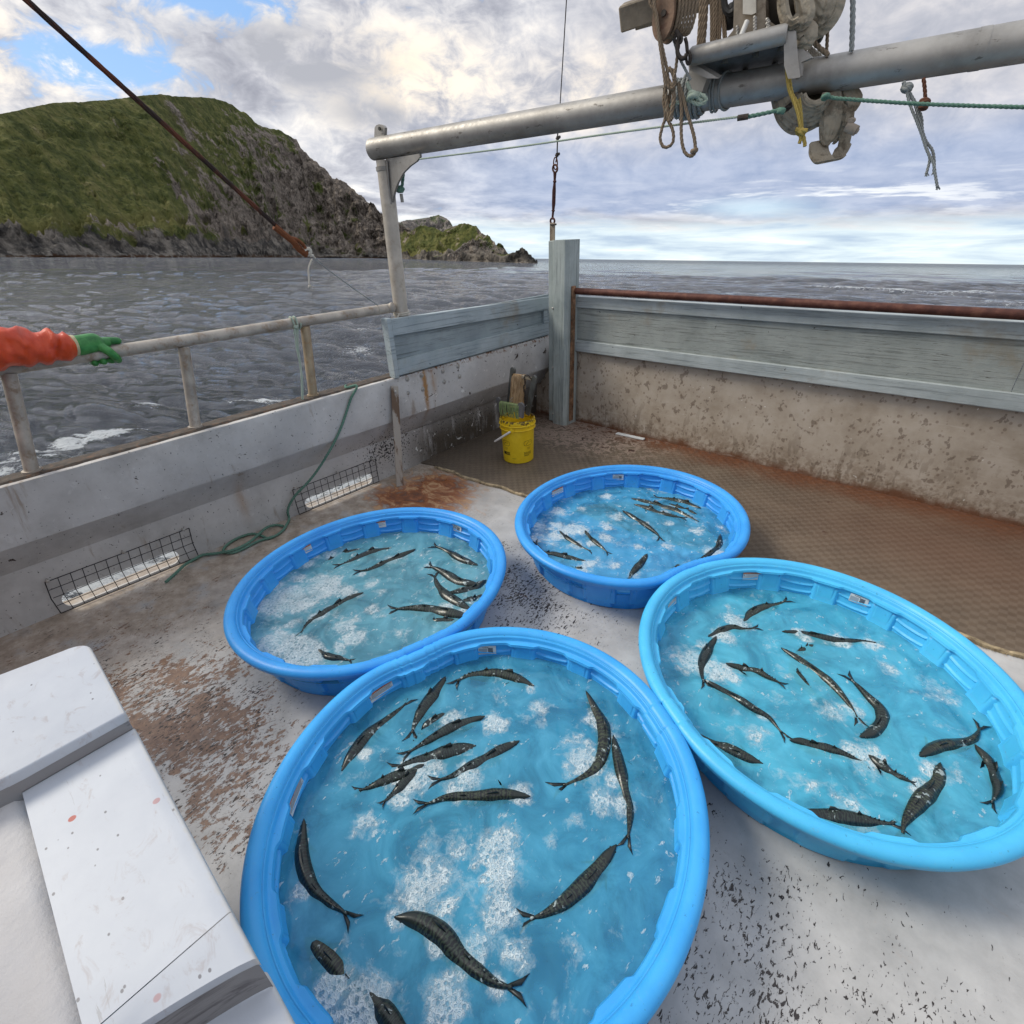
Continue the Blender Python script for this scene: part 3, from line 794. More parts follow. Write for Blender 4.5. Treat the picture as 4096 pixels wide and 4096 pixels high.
m.add(V, [(i * 4 + k_, i * 4 + k_ + 1, (i + 1) * 4 + k_ + 1, (i + 1) * 4 + k_) for i in range(len(ycs) - 1) for k_ in range(3)])
m.build('cap_strip', M_rub, bul, smooth=False)
# bolt heads on the aft part of the face
M_gal = plain('painted_bolt', (.42, .41, .38), .5, .2, .2, 40, .3, .002, dirt=(.25, .12, .05))
for bx, by in zoomxy([(310, 765), (450, 728), (318, 902), (460, 862), (655, 688), (800, 640), (815, 738), (668, 790)], 1500, 1200, .4141):
    p_ = onX(bx, by, -3.50); m = MB(); m.ball((p_[0], p_[1], p_[2]), (.010, .016, .016), 8)
    m.tube([(p_[0] - .004, p_[1], p_[2]), (p_[0] + .003, p_[1], p_[2])], .021, 14)
    m.build('bolt', M_gal, bul)

# freeing-port grates
M_wire = plain('black_coated_wire', (.012, .013, .016), .45, 0, .2, 60, .1)


def grate(name, y0, y1, z0, z1, ny, nz, label, x=-3.605, skew=0.0):
    t_ = empty(name, (x, y0, z0), label, 'grate', 'wire grates over the scuppers')
    m = MB()
    for i in range(ny + 1):
        yy = y0 + (y1 - y0) * i / ny; w_ = .002 * math.sin(i * 1.7)
        m.tube([(x - .002, yy + w_ * .5, z0), (x + .003 + w_, yy - .004, (z0 + z1) / 2), (x, yy - skew, z1)], .0023 if i % ny else .0030, 6)
    for k in range(nz + 1):
        zz = z0 + (z1 - z0) * k / nz
        m.tube([(x + .002, y0 - skew * k / nz, zz), (x + .004, (y0 + y1) / 2, zz + .001 * math.sin(k * 3)), (x + .002, y1 - skew * k / nz, zz)], .0023 if k % nz else .0030, 6)
    m.build('wire_mesh', M_wire, t_)
    for f_ in (.03, .52, .97):
        c_ = (x + .004, y0 + (y1 - y0) * f_, z1 + .004); m = MB(); m.ball(c_, (.008, .011, .010), 7); m.tube([(XW, c_[1], c_[2]), (x + .01, c_[1], c_[2])], .005, 8)
        m.build('screw', M_gal, t_)
    return t_


grate('wire_grate', -.115, .655, .010, .232, 13, 4, 'black wire grate over the forward scupper, nearest the white worktop', skew=-.01)
grate('wire_grate', 1.40, 2.150, .010, .224, 13, 4, 'black wire grate over the aft scupper, below the hanging green rope')

# transom: painted plywood, three boards above it
tr = empty('transom', (-1.0, YW, 0), 'tan and pale blue plank transom across the stern, stained brown below', 'transom')
m = MB(); m.box((-3.72, YW, -.02), (3.9, YW + .06, .80)); m.build('lower_wall', M_transom, tr, smooth=False)


def wood_mat(base_l, base_d, crack=.8, axis='X', tint=None, shift=0):
    def fn(g):
        p = g.pos(); s = g.sep(p)
        sc_ = {'X': (.55, 6, 19), 'Y': (6, .55, 19), 'Z': (19, 19, .55)}[axis]
        gr = g.noise(3.2, 9, .68, g.map(p, scale=sc_, loc=(shift, shift, 0)), dist=.5)
        wv = g.noise(9, 6, .7, g.map(p, scale=sc_, loc=(3 + shift, 0, 0)), dist=1.2)
        mid = g.noise(3.5, 7, .62, p); fine = g.noise(45, 5, .6, p)
        c = g.ramp(mid, [(.3, base_d), (.65, base_l)])
        c = g.mix(g.m('MULTIPLY', g.ss(gr, .50, .66), .70), c, tuple(v * .42 for v in base_d))
        c = g.mix(g.m('MULTIPLY', g.ss(wv, .585, .635), crack), c, (.060, .055, .045))
        c = g.mix(g.m('MULTIPLY', g.ss(g.noise(2.1, 8, .7, g.map(p, loc=(5, 5, 5))), .54, .70), .5), c, (.26, .20, .12))
        c = g.mix(g.ss(g.noise(21, 5, .6, g.map(p, loc=(2, 7, 1)), dist=.4), .70, .72), c, (.05, .05, .05))
        if tint: c = g.mix(g.m('MULTIPLY', g.ss(s[2], *tint[0]), g.ss(mid, .3, .6)), c, tint[1])
        return g.bsdf(c, g.m('ADD', .48, g.m('MULTIPLY', fine, .3)), 0, g.bump(g.m('ADD', g.m('MULTIPLY', gr, 1.0), g.m('MULTIPLY', wv, .7)), .5, .004), .4)
    return fn


LB, DB = (.45, .495, .50), (.31, .35, .355)
M_rail = material('blue_painted_board', wood_mat(LB, DB, .35, 'X'))
M_panel = material('weathered_blue_plywood', wood_mat((.36, .385, .365), (.24, .265, .25), .95, 'X', shift=4))
M_railY = material('blue_painted_board_side', wood_mat((.43, .49, .51), (.30, .36, .385), .22, 'Y'))
M_panelY = material('weathered_blue_plywood_side', wood_mat((.33, .385, .40), (.23, .275, .295), .4, 'Y', shift=2))
M_postw = material('blue_painted_post', wood_mat((.42, .465, .45), (.28, .325, .315), .6, 'Z'))
m = MB(); m.box((-3.17, YW - .028, .86), (.205, YW + .004, 1.21)); m.box((.209, YW - .028, .86), (3.9, YW + .002, 1.21)); m.build('plank', M_panel, tr, smooth=False)
m = MB(); m.box((-3.17, YW - .055, .775), (3.9, YW + .03, .885), bevel=.005); m.build('bottom_board', M_rail, tr, smooth=False)
m = MB(); m.box((-3.17, YW - .052, 1.197), (3.9, YW + .05, 1.297), bevel=.005); m.build('top_board', M_rail, tr, smooth=False)
# starboard side, outside the frame, closes the boat
sb = empty('bulwark', (3.8, 1.0, 0), 'grey painted bulwark on the starboard side, outside the photographed view', 'bulwark')
m = MB(); m.box((3.78, -2.6, -.02), (3.84, 4.5, .87)); m.box((3.70, -2.6, .80), (3.779, 4.5, .872)); m.build('side_wall', M_port, sb, smooth=False)
# hull under the deck
M_hull = plain('hull_paint', (.06, .07, .10), .4, 0, .1)
m = MB(); m.box((-3.80, -2.6, -1.6), (3.95, 4.56, -.101)); tag(m.build('hull', M_hull, smooth=False), kind='structure')

# corner post
cp = empty('corner_post', (-3.24, 4.34, 0), 'tall pale blue timber post where the bulwark meets the transom', 'post')
m = MB(); hw = .098
ply = [(-hw, -hw + .03), (-hw + .03, -hw), (hw - .03, -hw), (hw, -hw + .03), (hw, hw), (-hw, hw)]
V = [(-3.225 + a * .95, 4.33 + b, z_) for z_ in (0.0, 1.795) for a, b in ply]; n6 = 6
m.add(V, [tuple(range(6))[::-1], tuple(range(6, 12))] + [(i, (i + 1) % 6, (i + 1) % 6 + 6, i + 6) for i in range(6)])
m.build('timber', M_postw, cp, smooth=False)
m = MB(); m.box((-3.385, 4.27, .02), (-3.322, 4.40, 1.79), bevel=.006); m.build('side_plank', M_postw, cp, smooth=False)
for z_ in (.12, .62, 1.2):
    m = MB(); m.ball((-3.30, 4.262 - .03 + .0, z_), (.012, .008, .012), 8); m.build('bolt', M_gal, cp)
M_steelrust = plain('rusted_steel', (.105, .040, .024), .7, .35, .35, 30, .5, .004, dirt=(.22, .085, .035), dirt_amt=.7)
m = MB(); m.box((-3.131, 4.30, .05), (-3.118, 4.365, 1.40), bevel=.003); m.build('rust_stain_strip', plain('post_rust_stain', (.26, .15, .085), .7, .2, .5, 12, .3, .003, dirt=(.20, .07, .025), dirt_amt=.9), cp, smooth=False)  # thin box standing for a rust stain down the post

# rusty pipe above the transom
m = MB(); m.tube([(-3.12, 4.365, 1.352), (-1.5, 4.362, 1.349), (.5, 4.36, 1.343), (3.7, 4.36, 1.345)], .030, 18)
tag(m.build('rusty_pipe', material('brown_rust', lambda g: g.bsdf(g.ramp(g.noise(14, 9, .7, g.pos()), [(.3, (.045, .016, .012)), (.5, (.10, .036, .026)), (.66, (.17, .075, .05))]), .62, .3, g.bump(g.noise(70, 5, .6, g.pos()), .5, .003), .4))),
    'long rusty brown pipe lying level above the transom boards', 'pipe')

# side boards above the port bulwark
sbw = empty('side_boards', (-3.5, 2.44, .88), 'pale blue timber panel of three boards standing on the port bulwark', 'panel')
yA, yB = 2.44, 4.44
m = MB(); m.box((-3.535, yA, .88), (-3.515, yB, 1.30)); m.build('plank', M_panelY, sbw, smooth=False)
for z0_, z1_, th_, nm in ((1.205, 1.325, 1, 'top_board'), (.893, 1.010, 0, 'bottom_board')):
    m = MB(); M_ = np.eye(4); 
    dz = -.048 if th_ else .022
    V = []
    for y_, q in ((yA, 0), (yB, 1)):
        for x_ in (-3.540 if th_ else -3.514, -3.485):
            V += [(x_, y_, z0_ + dz * q), (x_, y_, z1_ + dz * q)]
    m.add(V, [(0, 1, 3, 2), (4, 6, 7, 5), (0, 2, 6, 4), (1, 5, 7, 3), (0, 4, 5, 1), (2, 3, 7, 6)])
    m.build(nm, M_railY, sbw, smooth=False)
m = MB(); m.box((-3.56, yA - .045, .875), (-3.48, yA - .002, 1.335), bevel=.004); m.build('end_board', M_railY, sbw, smooth=False)
m = MB(); m.box((-3.514, 4.33, 1.03), (-3.490, 4.39, 1.16), bevel=.003); m.build('cleat_block', M_railY, sbw, smooth=False)

# port hand rail with stanchions
M_pipe = plain('weathered_pipe_paint', (.46, .41, .35), .55, .25, .2, 9, .35, .003, dirt=(.22, .14, .075), dirt_amt=.75)
M_pipe2 = plain('rust_washed_pipe_paint', (.44, .34, .22), .55, .2, .2, 9, .35, .003, dirt=(.30, .16, .06), dirt_amt=.9)
hr = empty('hand_rail', (-3.6, 1.0, .86), 'cream painted pipe hand rail with three stanchions on the port bulwark', 'railing')
m = MB(); rl = [(-3.6, -2.4, 1.392), (-3.6, -.6, 1.392), (-3.6, .22, 1.391), (-3.6, 1.0, 1.388), (-3.6, 1.76, 1.391), (-3.6, 2.50, 1.390)]
m.tube(catmull(rl, 6), .0345, 16); m.build('rail_pipe', M_pipe, hr)
for i, (bx, by, tx, ty) in enumerate([(130, 1890, 34, 1492), (785, 1717, 735, 1390), (1255, 1592, 1220, 1305)]):
    b_ = onX(bx, by, -3.6); t_ = onX(tx, ty, -3.6); b_[2] = zt(b_[1]) + .008; m = MB()
    m.tube([b_, b_ + (t_ - b_) * .5, t_], .032, 16); m.tube([b_ - (0, 0, .002), b_ + (0, 0, .012)], .042, 16)
    m.build('stanchion', M_pipe2 if i == 2 else M_pipe, hr)
b_ = (-3.6, -1.2, zt(-1.2) + .008); m = MB(); m.tube([b_, (-3.6, -1.1, 1.39)], .032, 14); m.build('stanchion', M_pipe, hr)

# unseen cabin block added behind the camera to shade what faces it
m = MB(); m.box((-2.9, -4.2, .0), (3.6, -1.75, 2.9), bevel=.04); m.box((-3.05, -4.3, 2.902), (3.7, -1.45, 3.0), bevel=.02); m.box((1.25, -1.748, .0), (3.6, -.15, 2.3), bevel=.03)
tag(m.build('added_deckhouse', plain('added_deckhouse_paint', (.42, .42, .42), .5, 0, .08, 3, .1), smooth=False), kind='structure')
# ------------------------------------------------------------------ wading pools
POOLS = {  # centre x, y, radius, ellipticity, its angle, water height
    'front': (-.8276, .6773, .751, .0294, 1.782, .160),
    'left': (-2.150, 1.1465, .739, .0409, 1.61, .124),
    'back': (-1.3895, 2.594, .7507, .048, 1.617, .120),
    'right': (-.125, 1.960, .7515, .0382, -.829, .122)}
TOUCH = {'front': ['left', 'right'], 'right': ['back', 'front'], 'left': ['front'], 'back': ['right']}     # neighbours whose rims press together


SHARE = {('back', 'right'): .0, ('right', 'back'): 1.0, ('front', 'left'): .3, ('left', 'front'): .7}       # how far the neighbour gives way


def rim_r(k, th):
    cx, cy, a, e, t0, _ = POOLS[k]
    return a * (1 + e * np.cos(2 * (th - t0)))


def rim_rc(k, th):
    """rim radius of pool k, squashed where another pool's rim presses on it"""
    th = np.asarray(th, float); r_ = rim_r(k, th); cx, cy = POOLS[k][:2]
    push = np.zeros_like(r_)
    for o_ in TOUCH[k]:
        ox, oy = POOLS[o_][:2]
        a_ = math.atan2(oy - cy, ox - cx)
        tuck = (float(rim_r(k, np.array(a_))) + float(rim_r(o_, np.array(a_ + math.pi))) - math.hypot(ox - cx, oy - cy)) * SHARE.get((k, o_), .5) - .001
        for q in np.linspace(.55, 1.0, 46)[::-1]:
            x_ = cx + r_ * q * np.cos(th) - ox; y_ = cy + r_ * q * np.sin(th) - oy
            inside = np.hypot(x_, y_) < rim_r(o_, np.arctan2(y_, x_)) - tuck
            push = np.maximum(push, np.where(inside, r_ * (1 - q) + .004, 0))
    if push.max() > 0 and push.size > 60:
        kx = np.exp(-np.linspace(-2, 2, 121) ** 2); kx /= kx.sum()
        sm = np.convolve(np.r_[push[-120:], push, push[:120]], kx, 'same')[120:-120]
        push = np.maximum(push * .9, sm)
    return r_ - push


NPIL = 16
FAR_ANG = RAD(135)


def pil_warp(th, ph):
    """distance (in radians) from the nearest pilaster and the panel coordinate -1..1"""
    u = (th - ph) / (2 * math.pi / NPIL)
    f_ = u - np.round(u)                     # 0 at a pilaster
    return f_ * (2 * math.pi / NPIL), (u - np.floor(u)) * 2 - 1


def sstep(x, a, b):
    t = np.clip((x - a) / (b - a), 0, 1); return t * t * (3 - 2 * t)


def pool_surface(k, ph, side):
    """inner or outer skin of the moulded side; returns rings from the floor centre out to the lip"""
    th = np.linspace(0, 2 * math.pi, 960, endpoint=False)
    R_ = rim_rc(k, th) / .75
    dA, t = pil_warp(th, ph)
    pil = 1 - sstep(np.abs(dA), .052, .066)               # pilaster mask
    tab = 1 - sstep(np.abs(dA), .072, .112)               # rounded tab at its top
    rings = []
    def ring(r, z): rings.append((r * R_, z * np.ones_like(th)))
    if side == 'in':
        for r in (0.0, .2, .4, .55, .615): ring(r, .008 + (.002 if r < .6 else .004))
        zs = np.r_[np.linspace(.016, .215, 70), np.linspace(.2155, .232, 8)]
        for z in zs:
            base = .628 + (z - .01) * .175
            flare = .016 * sstep(z, .03, .05) * (1 - sstep(z, .218, .226))
            r = base + flare * (1 - pil)
            r = r - .012 * tab * sstep(z, .217, .226)
            for c0, dz in ((.180, .026), (.138, .022)):
                zc = c0 + dz * t ** 2; arc = np.exp(-((z - zc) / .0042) ** 2) * (1 - sstep(np.abs(t), .52, .62))
                r = r - .0095 * arc
            if z > .225: r = r + .004
            ring(r, z)
        # flat ledge and step up into the rolled rim
        led = .668 - .012 * tab
        for a_, z in ((led + .004, .2345), (.674, .2355), (.681, .2365), (.684, .240), (.686, .250), (.6885, .2545), (.6925, .2565)): ring(a_ * np.ones_like(th), z)
        for a_ in np.linspace(168, -38, 18):
            ring(.7215 + .0295 * math.cos(RAD(a_)) * np.ones_like(th), .2505 + .0235 * math.sin(RAD(a_)))
        ring(.7435, .226); ring(.7405, .222)
    else:
        ring(.738, .2225); ring(.728, .226); ring(.716, .228)
        for z in np.linspace(.222, .012, 26):
            base = .640 + (z - .01) * .235
            r = base - .020 * (1 - sstep(np.abs(dA), .07, .10)) * (1 - sstep(z, .205, .222))
            r = r + .004 * np.sin(dA * 0 + t * 2.2) * 0
            ring(r, z)
        ring(.632, .003); ring(.60, .0015); ring(0.0, .0015)
    cx, cy = POOLS[k][:2]
    V = np.stack([np.stack([cx + r * np.cos(th), cy + r * np.sin(th), z], -1) for r, z in rings])
    return V


def plastic(name, col, col2):
    def fn(g):
        p = g.pos(); n_ = g.noise(6, 5, .6, p); f_ = g.noise(90, 4, .6, p)
        c = g.mix(g.ss(n_, .3, .7), col, col2)
        c = g.mix(g.m('MULTIPLY', g.ss(g.noise(30, 6, .7, p), .6, .75), .12), c, (.35, .45, .5))
        scf = g.noise(24, 8, .7, g.map(p, scale=(1, 1, 4), rot=(0, 0, .5)), dist=1.0)
        c = g.mix(g.m('MULTIPLY', g.ss(scf, .60, .68), .22), c, (.22, .36, .52))
        c = g.mix(g.m('MULTIPLY', g.ss(g.noise(60, 4, .6, p), .66, .70), .5), c, tuple(v * .45 for v in col))
        b = g.bsdf(c, g.m('ADD', .30, g.m('MULTIPLY', f_, .22)), 0, g.bump(g.m('ADD', n_, g.m('MULTIPLY', f_, .5)), .22, .0012), .45)
        b.node.inputs['Subsurface Weight'].default_value = .12
        b.node.inputs['Subsurface Radius'].default_value = (.004, .01, .02); b.node.inputs['Subsurface Scale'].default_value = .5
        return b
    return material(name, fn)


M_blue = plastic('blue_moulded_plastic', (.040, .37, .84), (.055, .43, .90))
M_blue2 = plastic('blue_moulded_plastic_deeper', (.034, .31, .80), (.048, .37, .87))
M_cyan = plastic('cyan_moulded_plastic', (.062, .46, .82), (.080, .53, .88))


def pool_water(k, veil, col, tr, foam_blobs, amount, seed):
    cx, cy, a, e, t0, zw = POOLS[k]
    th = np.linspace(0, 2 * math.pi, 360, endpoint=False); rr = np.linspace(0.0, 1.0, 150) ** .8
    edge = rim_rc(k, th) / .75 * (.628 + (zw - .01) * .175 + .022)
    Rr = rr[:, None] * edge[None]; X = cx + Rr * np.cos(th); Y = cy + Rr * np.sin(th)
    foam = np.zeros_like(X)
    for (fx, fy, s_, amp) in foam_blobs:
        dd = np.hypot(X - fx, Y - fy) / s_; foam = np.maximum(foam, amp * np.exp(-dd ** 2.4))
    Z = zw + .8 * (.0012 * np.sin(X * 31 + 2 * np.sin(Y * 17)) + .001 * np.sin(Y * 43 + 2.3 * np.sin(X * 23 + seed)) + .0008 * np.sin(X * 77 + Y * 61))
    Z += .004 * sstep(foam, .5, .9)
    def fn(g):
        p = g.pos(); fo = g.attr('foam')
        a1 = g.noise(7.5, 8, .62, g.map(p, loc=(seed, 0, 0)), dist=.6); a2 = g.noise(26, 6, .65, p, dist=.5); a3 = g.noise(90, 4, .6, p)
        # ripples
        h = g.m('ADD', g.m('MULTIPLY', g.noise(9, 3, .5, p, dist=.5), 1.0), g.m('MULTIPLY', g.noise(30, 3, .5, p, dist=.6), .25))
        nr = g.bump(h, .35, .010)
        cloud = g.noise(5.5, 7, .62, g.map(p, loc=(0, seed, 0)), dist=.9)
        dark = tuple(c * .62 for c in col); lite = tuple(min(1, c * 1.22 + .03) for c in col)
        mc = g.ramp(cloud, [(.30, dark), (.5, col), (.72, lite)])
        # foam threshold
        sh = g.m('ADD', g.m('MULTIPLY', a1, .55), g.m('MULTIPLY', a2, .45))
        thr = g.m('SUBTRACT', .665 - .030 * amount, g.m('MULTIPLY', fo, .30))
        fm = g.ss(g.m('SUBTRACT', sh, thr), -.006, .030)
        # bubbles: open cells of several sizes
        v1 = g.voro(60, g.map(p, scale=(1, 1, 1)), 'F1'); v2 = g.voro(150, p, 'F1')
        e1 = g.ss(g.voro(42, g.map(p, loc=(2, 1, 0)), 'DISTANCE_TO_EDGE'), .20, .05); rimb = g.ss(g.voro(95, p, 'DISTANCE_TO_EDGE'), .20, .05)
        hole = g.m('MULTIPLY', g.ss(v1, .42, .22), g.ss(a2, .46, .54))
        net = g.m('ADD', .40, g.m('ADD', g.m('MULTIPLY', rimb, .20), g.m('MULTIPLY', e1, .15)))
        net = g.m('ADD', net, g.m('MULTIPLY', g.m('SUBTRACT', a1, .5), 1.2))
        dens = g.m('MULTIPLY', fm, g.m('SUBTRACT', net, g.m('MULTIPLY', hole, .45)), clamp=True)
        fleck = g.m('MULTIPLY', g.ss(g.noise(34, 5, .62, g.map(p, scale=(1, .6, 1), rot=(0, 0, .6), loc=(seed, 3, 0)), dist=.4), .635 - .012 * amount, .68 - .012 * amount), .55)
        dens = g.m('MAXIMUM', dens, g.m('MULTIPLY', fleck, g.ss(cloud, .36, .52)))
        thin = g.m('MULTIPLY', g.m('MULTIPLY', g.ss(g.m('SUBTRACT', sh, thr), -.09, .01), .34), .75)
        dens = g.m('MAXIMUM', dens, thin, clamp=True)
        trn = g.node('ShaderNodeBsdfTransparent'); g.put(trn.inputs[0], tr)
        dif = g.node('ShaderNodeBsdfDiffuse'); g.put(dif.inputs[0], mc)
        body = g.node('ShaderNodeMixShader')
        g.put(body.inputs[0], g.m('ADD', veil, g.m('MULTIPLY', g.m('SUBTRACT', cloud, .5), .5), clamp=True))
        g.l.new(trn.outputs[0], body.inputs[1]); g.l.new(dif.outputs[0], body.inputs[2])
        gl = g.node('ShaderNodeBsdfGlossy'); gl.inputs['Roughness'].default_value = .06; g.put(gl.inputs['Normal'], nr); g.put(gl.inputs['Color'], (.9, .9, .9))
        fr = g.node('ShaderNodeFresnel'); fr.inputs['IOR'].default_value = 1.33; g.put(fr.inputs['Normal'], nr)
        wat = g.node('ShaderNodeMixShader'); g.put(wat.inputs[0], fr.outputs[0]); g.l.new(body.outputs[0], wat.inputs[1]); g.l.new(gl.outputs[0], wat.inputs[2])
        fo_ = g.bsdf((.74, .82, .84), .55, 0, g.bump(g.m('SUBTRACT', g.m('ADD', rimb, g.m('MULTIPLY', dens, 2)), g.m('MULTIPLY', hole, 2.0)), .8, .004), .5)
        mx = g.node('ShaderNodeMixShader'); g.put(mx.inputs[0], dens); g.l.new(wat.outputs[0], mx.inputs[1]); g.l.new(fo_, mx.inputs[2])
        return mx.outputs[0]
    V = np.stack([X, Y, Z], -1).reshape(-1, 3)
    return V, grid_faces(len(rr), len(th), True)[:, ::-1], {'foam': foam}, material(k + '_pool_water', fn)


ZO = {'front': (900, 2450, 1.0352), 'left': (800, 1900, .7246), 'back': (1980, 1780, .5797), 'right': (2496, 2150, .8282)}
FOAM = {  # x, y, size in metres, strength: read off the enlarged photograph
    'front': [(730, 630, .075, 1), (800, 590, .05, .8), (940, 640, .06, .95), (1040, 425, .055, .9), (880, 410, .05, .75), (1140, 700, .05, .9), (900, 700, .05, .7), (1050, 920, .07, .9), (1070, 1010, .06, .8),
              (1060, 1180, .065, .8), (1070, 1100, .04, .7), (790, 1070, .10, .8), (840, 1260, .05, 1), (970, 1310, .05, .95), (670, 1190, .035, 1), (1370, 560, .08, .8), (1360, 500, .05, .6), (1540, 750, .045, .9), (1460, 740, .05, .8),
              (1500, 650, .03, .7), (850, 1500, .065, .8), (560, 1490, .07, .9), (410, 1450, .04, 1), (1180, 300, .03, .7), (1205, 370, .05, .7), (540, 810, .05, .75), (1130, 1300, .06, .6), (1220, 430, .03, .7),
              (680, 720, .04, .75), (1430, 420, .04, .7), (1470, 470, .03, .7), (540, 545, .03, .7), (310, 1065, .03, .9), (1265, 890, .03, .7), (1360, 800, .03, .6), (1190, 370, .06, .5), (1050, 1440, .03, .8), (640, 1330, .06, .45), (905, 910, .05, .6)],
    'left': [(660, 620, .13, .95), (500, 680, .15, 1), (400, 720, .10, .95), (700, 600, .08, .9), (820, 640, .06, .7), (430, 930, .10, 1), (550, 970, .11, 1), (640, 1010, .07, .9), (520, 820, .05, .9), (640, 790, .05, .9), (790, 830, .07, .75), (850, 900, .06, .8),
             (760, 950, .05, .6), (940, 605, .05, .7), (720, 440, .05, .8), (600, 490, .05, .75), (540, 570, .05, .8), (890, 545, .03, .7), (1000, 640, .04, .6), (1090, 450, .04, .65), (1450, 465, .05, .7), (1270, 500, .03, .8), (1360, 730, .05, .6), (960, 740, .05, .55), (980, 780, .04, .5),
             (1120, 880, .05, .5), (640, 450, .04, .6), (440, 620, .06, .6), (1460, 750, .04, .5), (1060, 470, .05, .5)],
    'back': [(440, 460, .07, .7), (430, 560, .06, .85), (520, 580, .06, .9), (600, 590, .05, .8), (770, 350, .05, .65), (830, 497, .06, .65), (600, 440, .04, .7), (770, 560, .05, .6), (560, 690, .05, .85), (750, 640, .05, .8), (670, 680, .04, .6), (400, 650, .08, .6), (300, 560, .06, .6),
             (1170, 465, .04, .8), (1200, 540, .04, .6), (1030, 540, .04, .7), (1220, 430, .03, .7), (1550, 670, .03, .9), (1500, 740, .06, .9), (1540, 560, .03, .6), (650, 820, .05, .6), (820, 830, .05, .55), (600, 855, .04, .9), (990, 705, .03, .6), (1200, 700, .04, .65), (300, 640, .06, .5), (960, 895, .04, .8), (1400, 600, .05, .4), (1340, 490, .05, .6)],
    'right': [(540, 405, .06, .85), (600, 430, .04, .6), (490, 480, .06, .75), (330, 600, .09, .85), (430, 640, .06, .95), (490, 650, .06, .9), (1050, 500, .045, .95), (1190, 520, .04, .8), (885, 490, .03, .9), (1010, 840, .06, .75), (1120, 840, .045, .85), (610, 930, .07, .55), (620, 960, .06, .5),
              (1140, 1050, .07, .75), (1490, 1130, .05, .6), (680, 870, .04, .8), (1280, 640, .05, .55), (1540, 760, .07, .55), (740, 760, .06, .45), (870, 1180, .05, .5), (1200, 1060, .06, .6), (840, 455, .03, .9), (1100, 1320, .06, .6), (1440, 1210, .04, .8), (1000, 720, .04, .5), (730, 1100, .05, .4), (1600, 1130, .04, .4), (380, 520, .04, .6)]}
SPEC = {'front': (M_blue, 9.5, .56, (.075, .37, .54), (.60, .88, .86), .8, 1.3),
        'left': (M_blue2, 4.0, .60, (.150, .41, .50), (.62, .90, .74), 1.4, 3.1),
        'back': (M_blue2, 15.0, .54, (.095, .44, .72), (.62, .94, .95), 1.6, 5.7),
        'right': (M_cyan, 2.0, .54, (.105, .52, .69), (.68, .95, .95), .8, 8.2)}
PLAB = {'front': 'largest-looking blue plastic wading pool nearest the camera, beside the white worktop',
        'left': 'blue plastic wading pool with the most foam, nearest the port bulwark',
        'back': 'blue plastic wading pool farthest away, between the yellow bucket and the cyan pool',
        'right': 'lighter cyan plastic wading pool at the right edge, on bare deck and mat'}
STICK = {'front': [(1949, 2588, 'tag'), (1495, 2742, 'warn'), (1138, 3185, 'warn')], 'left': [(1507, 2101, 'warn'), (1202, 2201, 'warn'), (1817, 2120, 'tag')],
         'back': [(2470, 1899, 'tag'), (2214, 1960, 'warn')], 'right': [(3008, 2291, 'warn'), (3444, 2386, 'tag'), (2701, 2405, 'warn')]}
PH = {'front': RAD(164.5 - 22.5 * 0), 'left': RAD(126), 'back': RAD(118.5), 'right': RAD(122)}
M_paper = plain('glossy_paper', (.62, .66, .68), .35, 0, .04, 20, .02)
M_orange = plain('orange_print', (.55, .13, .03), .4, 0, .1, 20, .02)
M_ink = plain('dark_print', (.03, .04, .07), .4, 0, .05, 20, .02)
M_grey = plain('grey_print', (.30, .36, .42), .4, 0, .05, 20, .02)


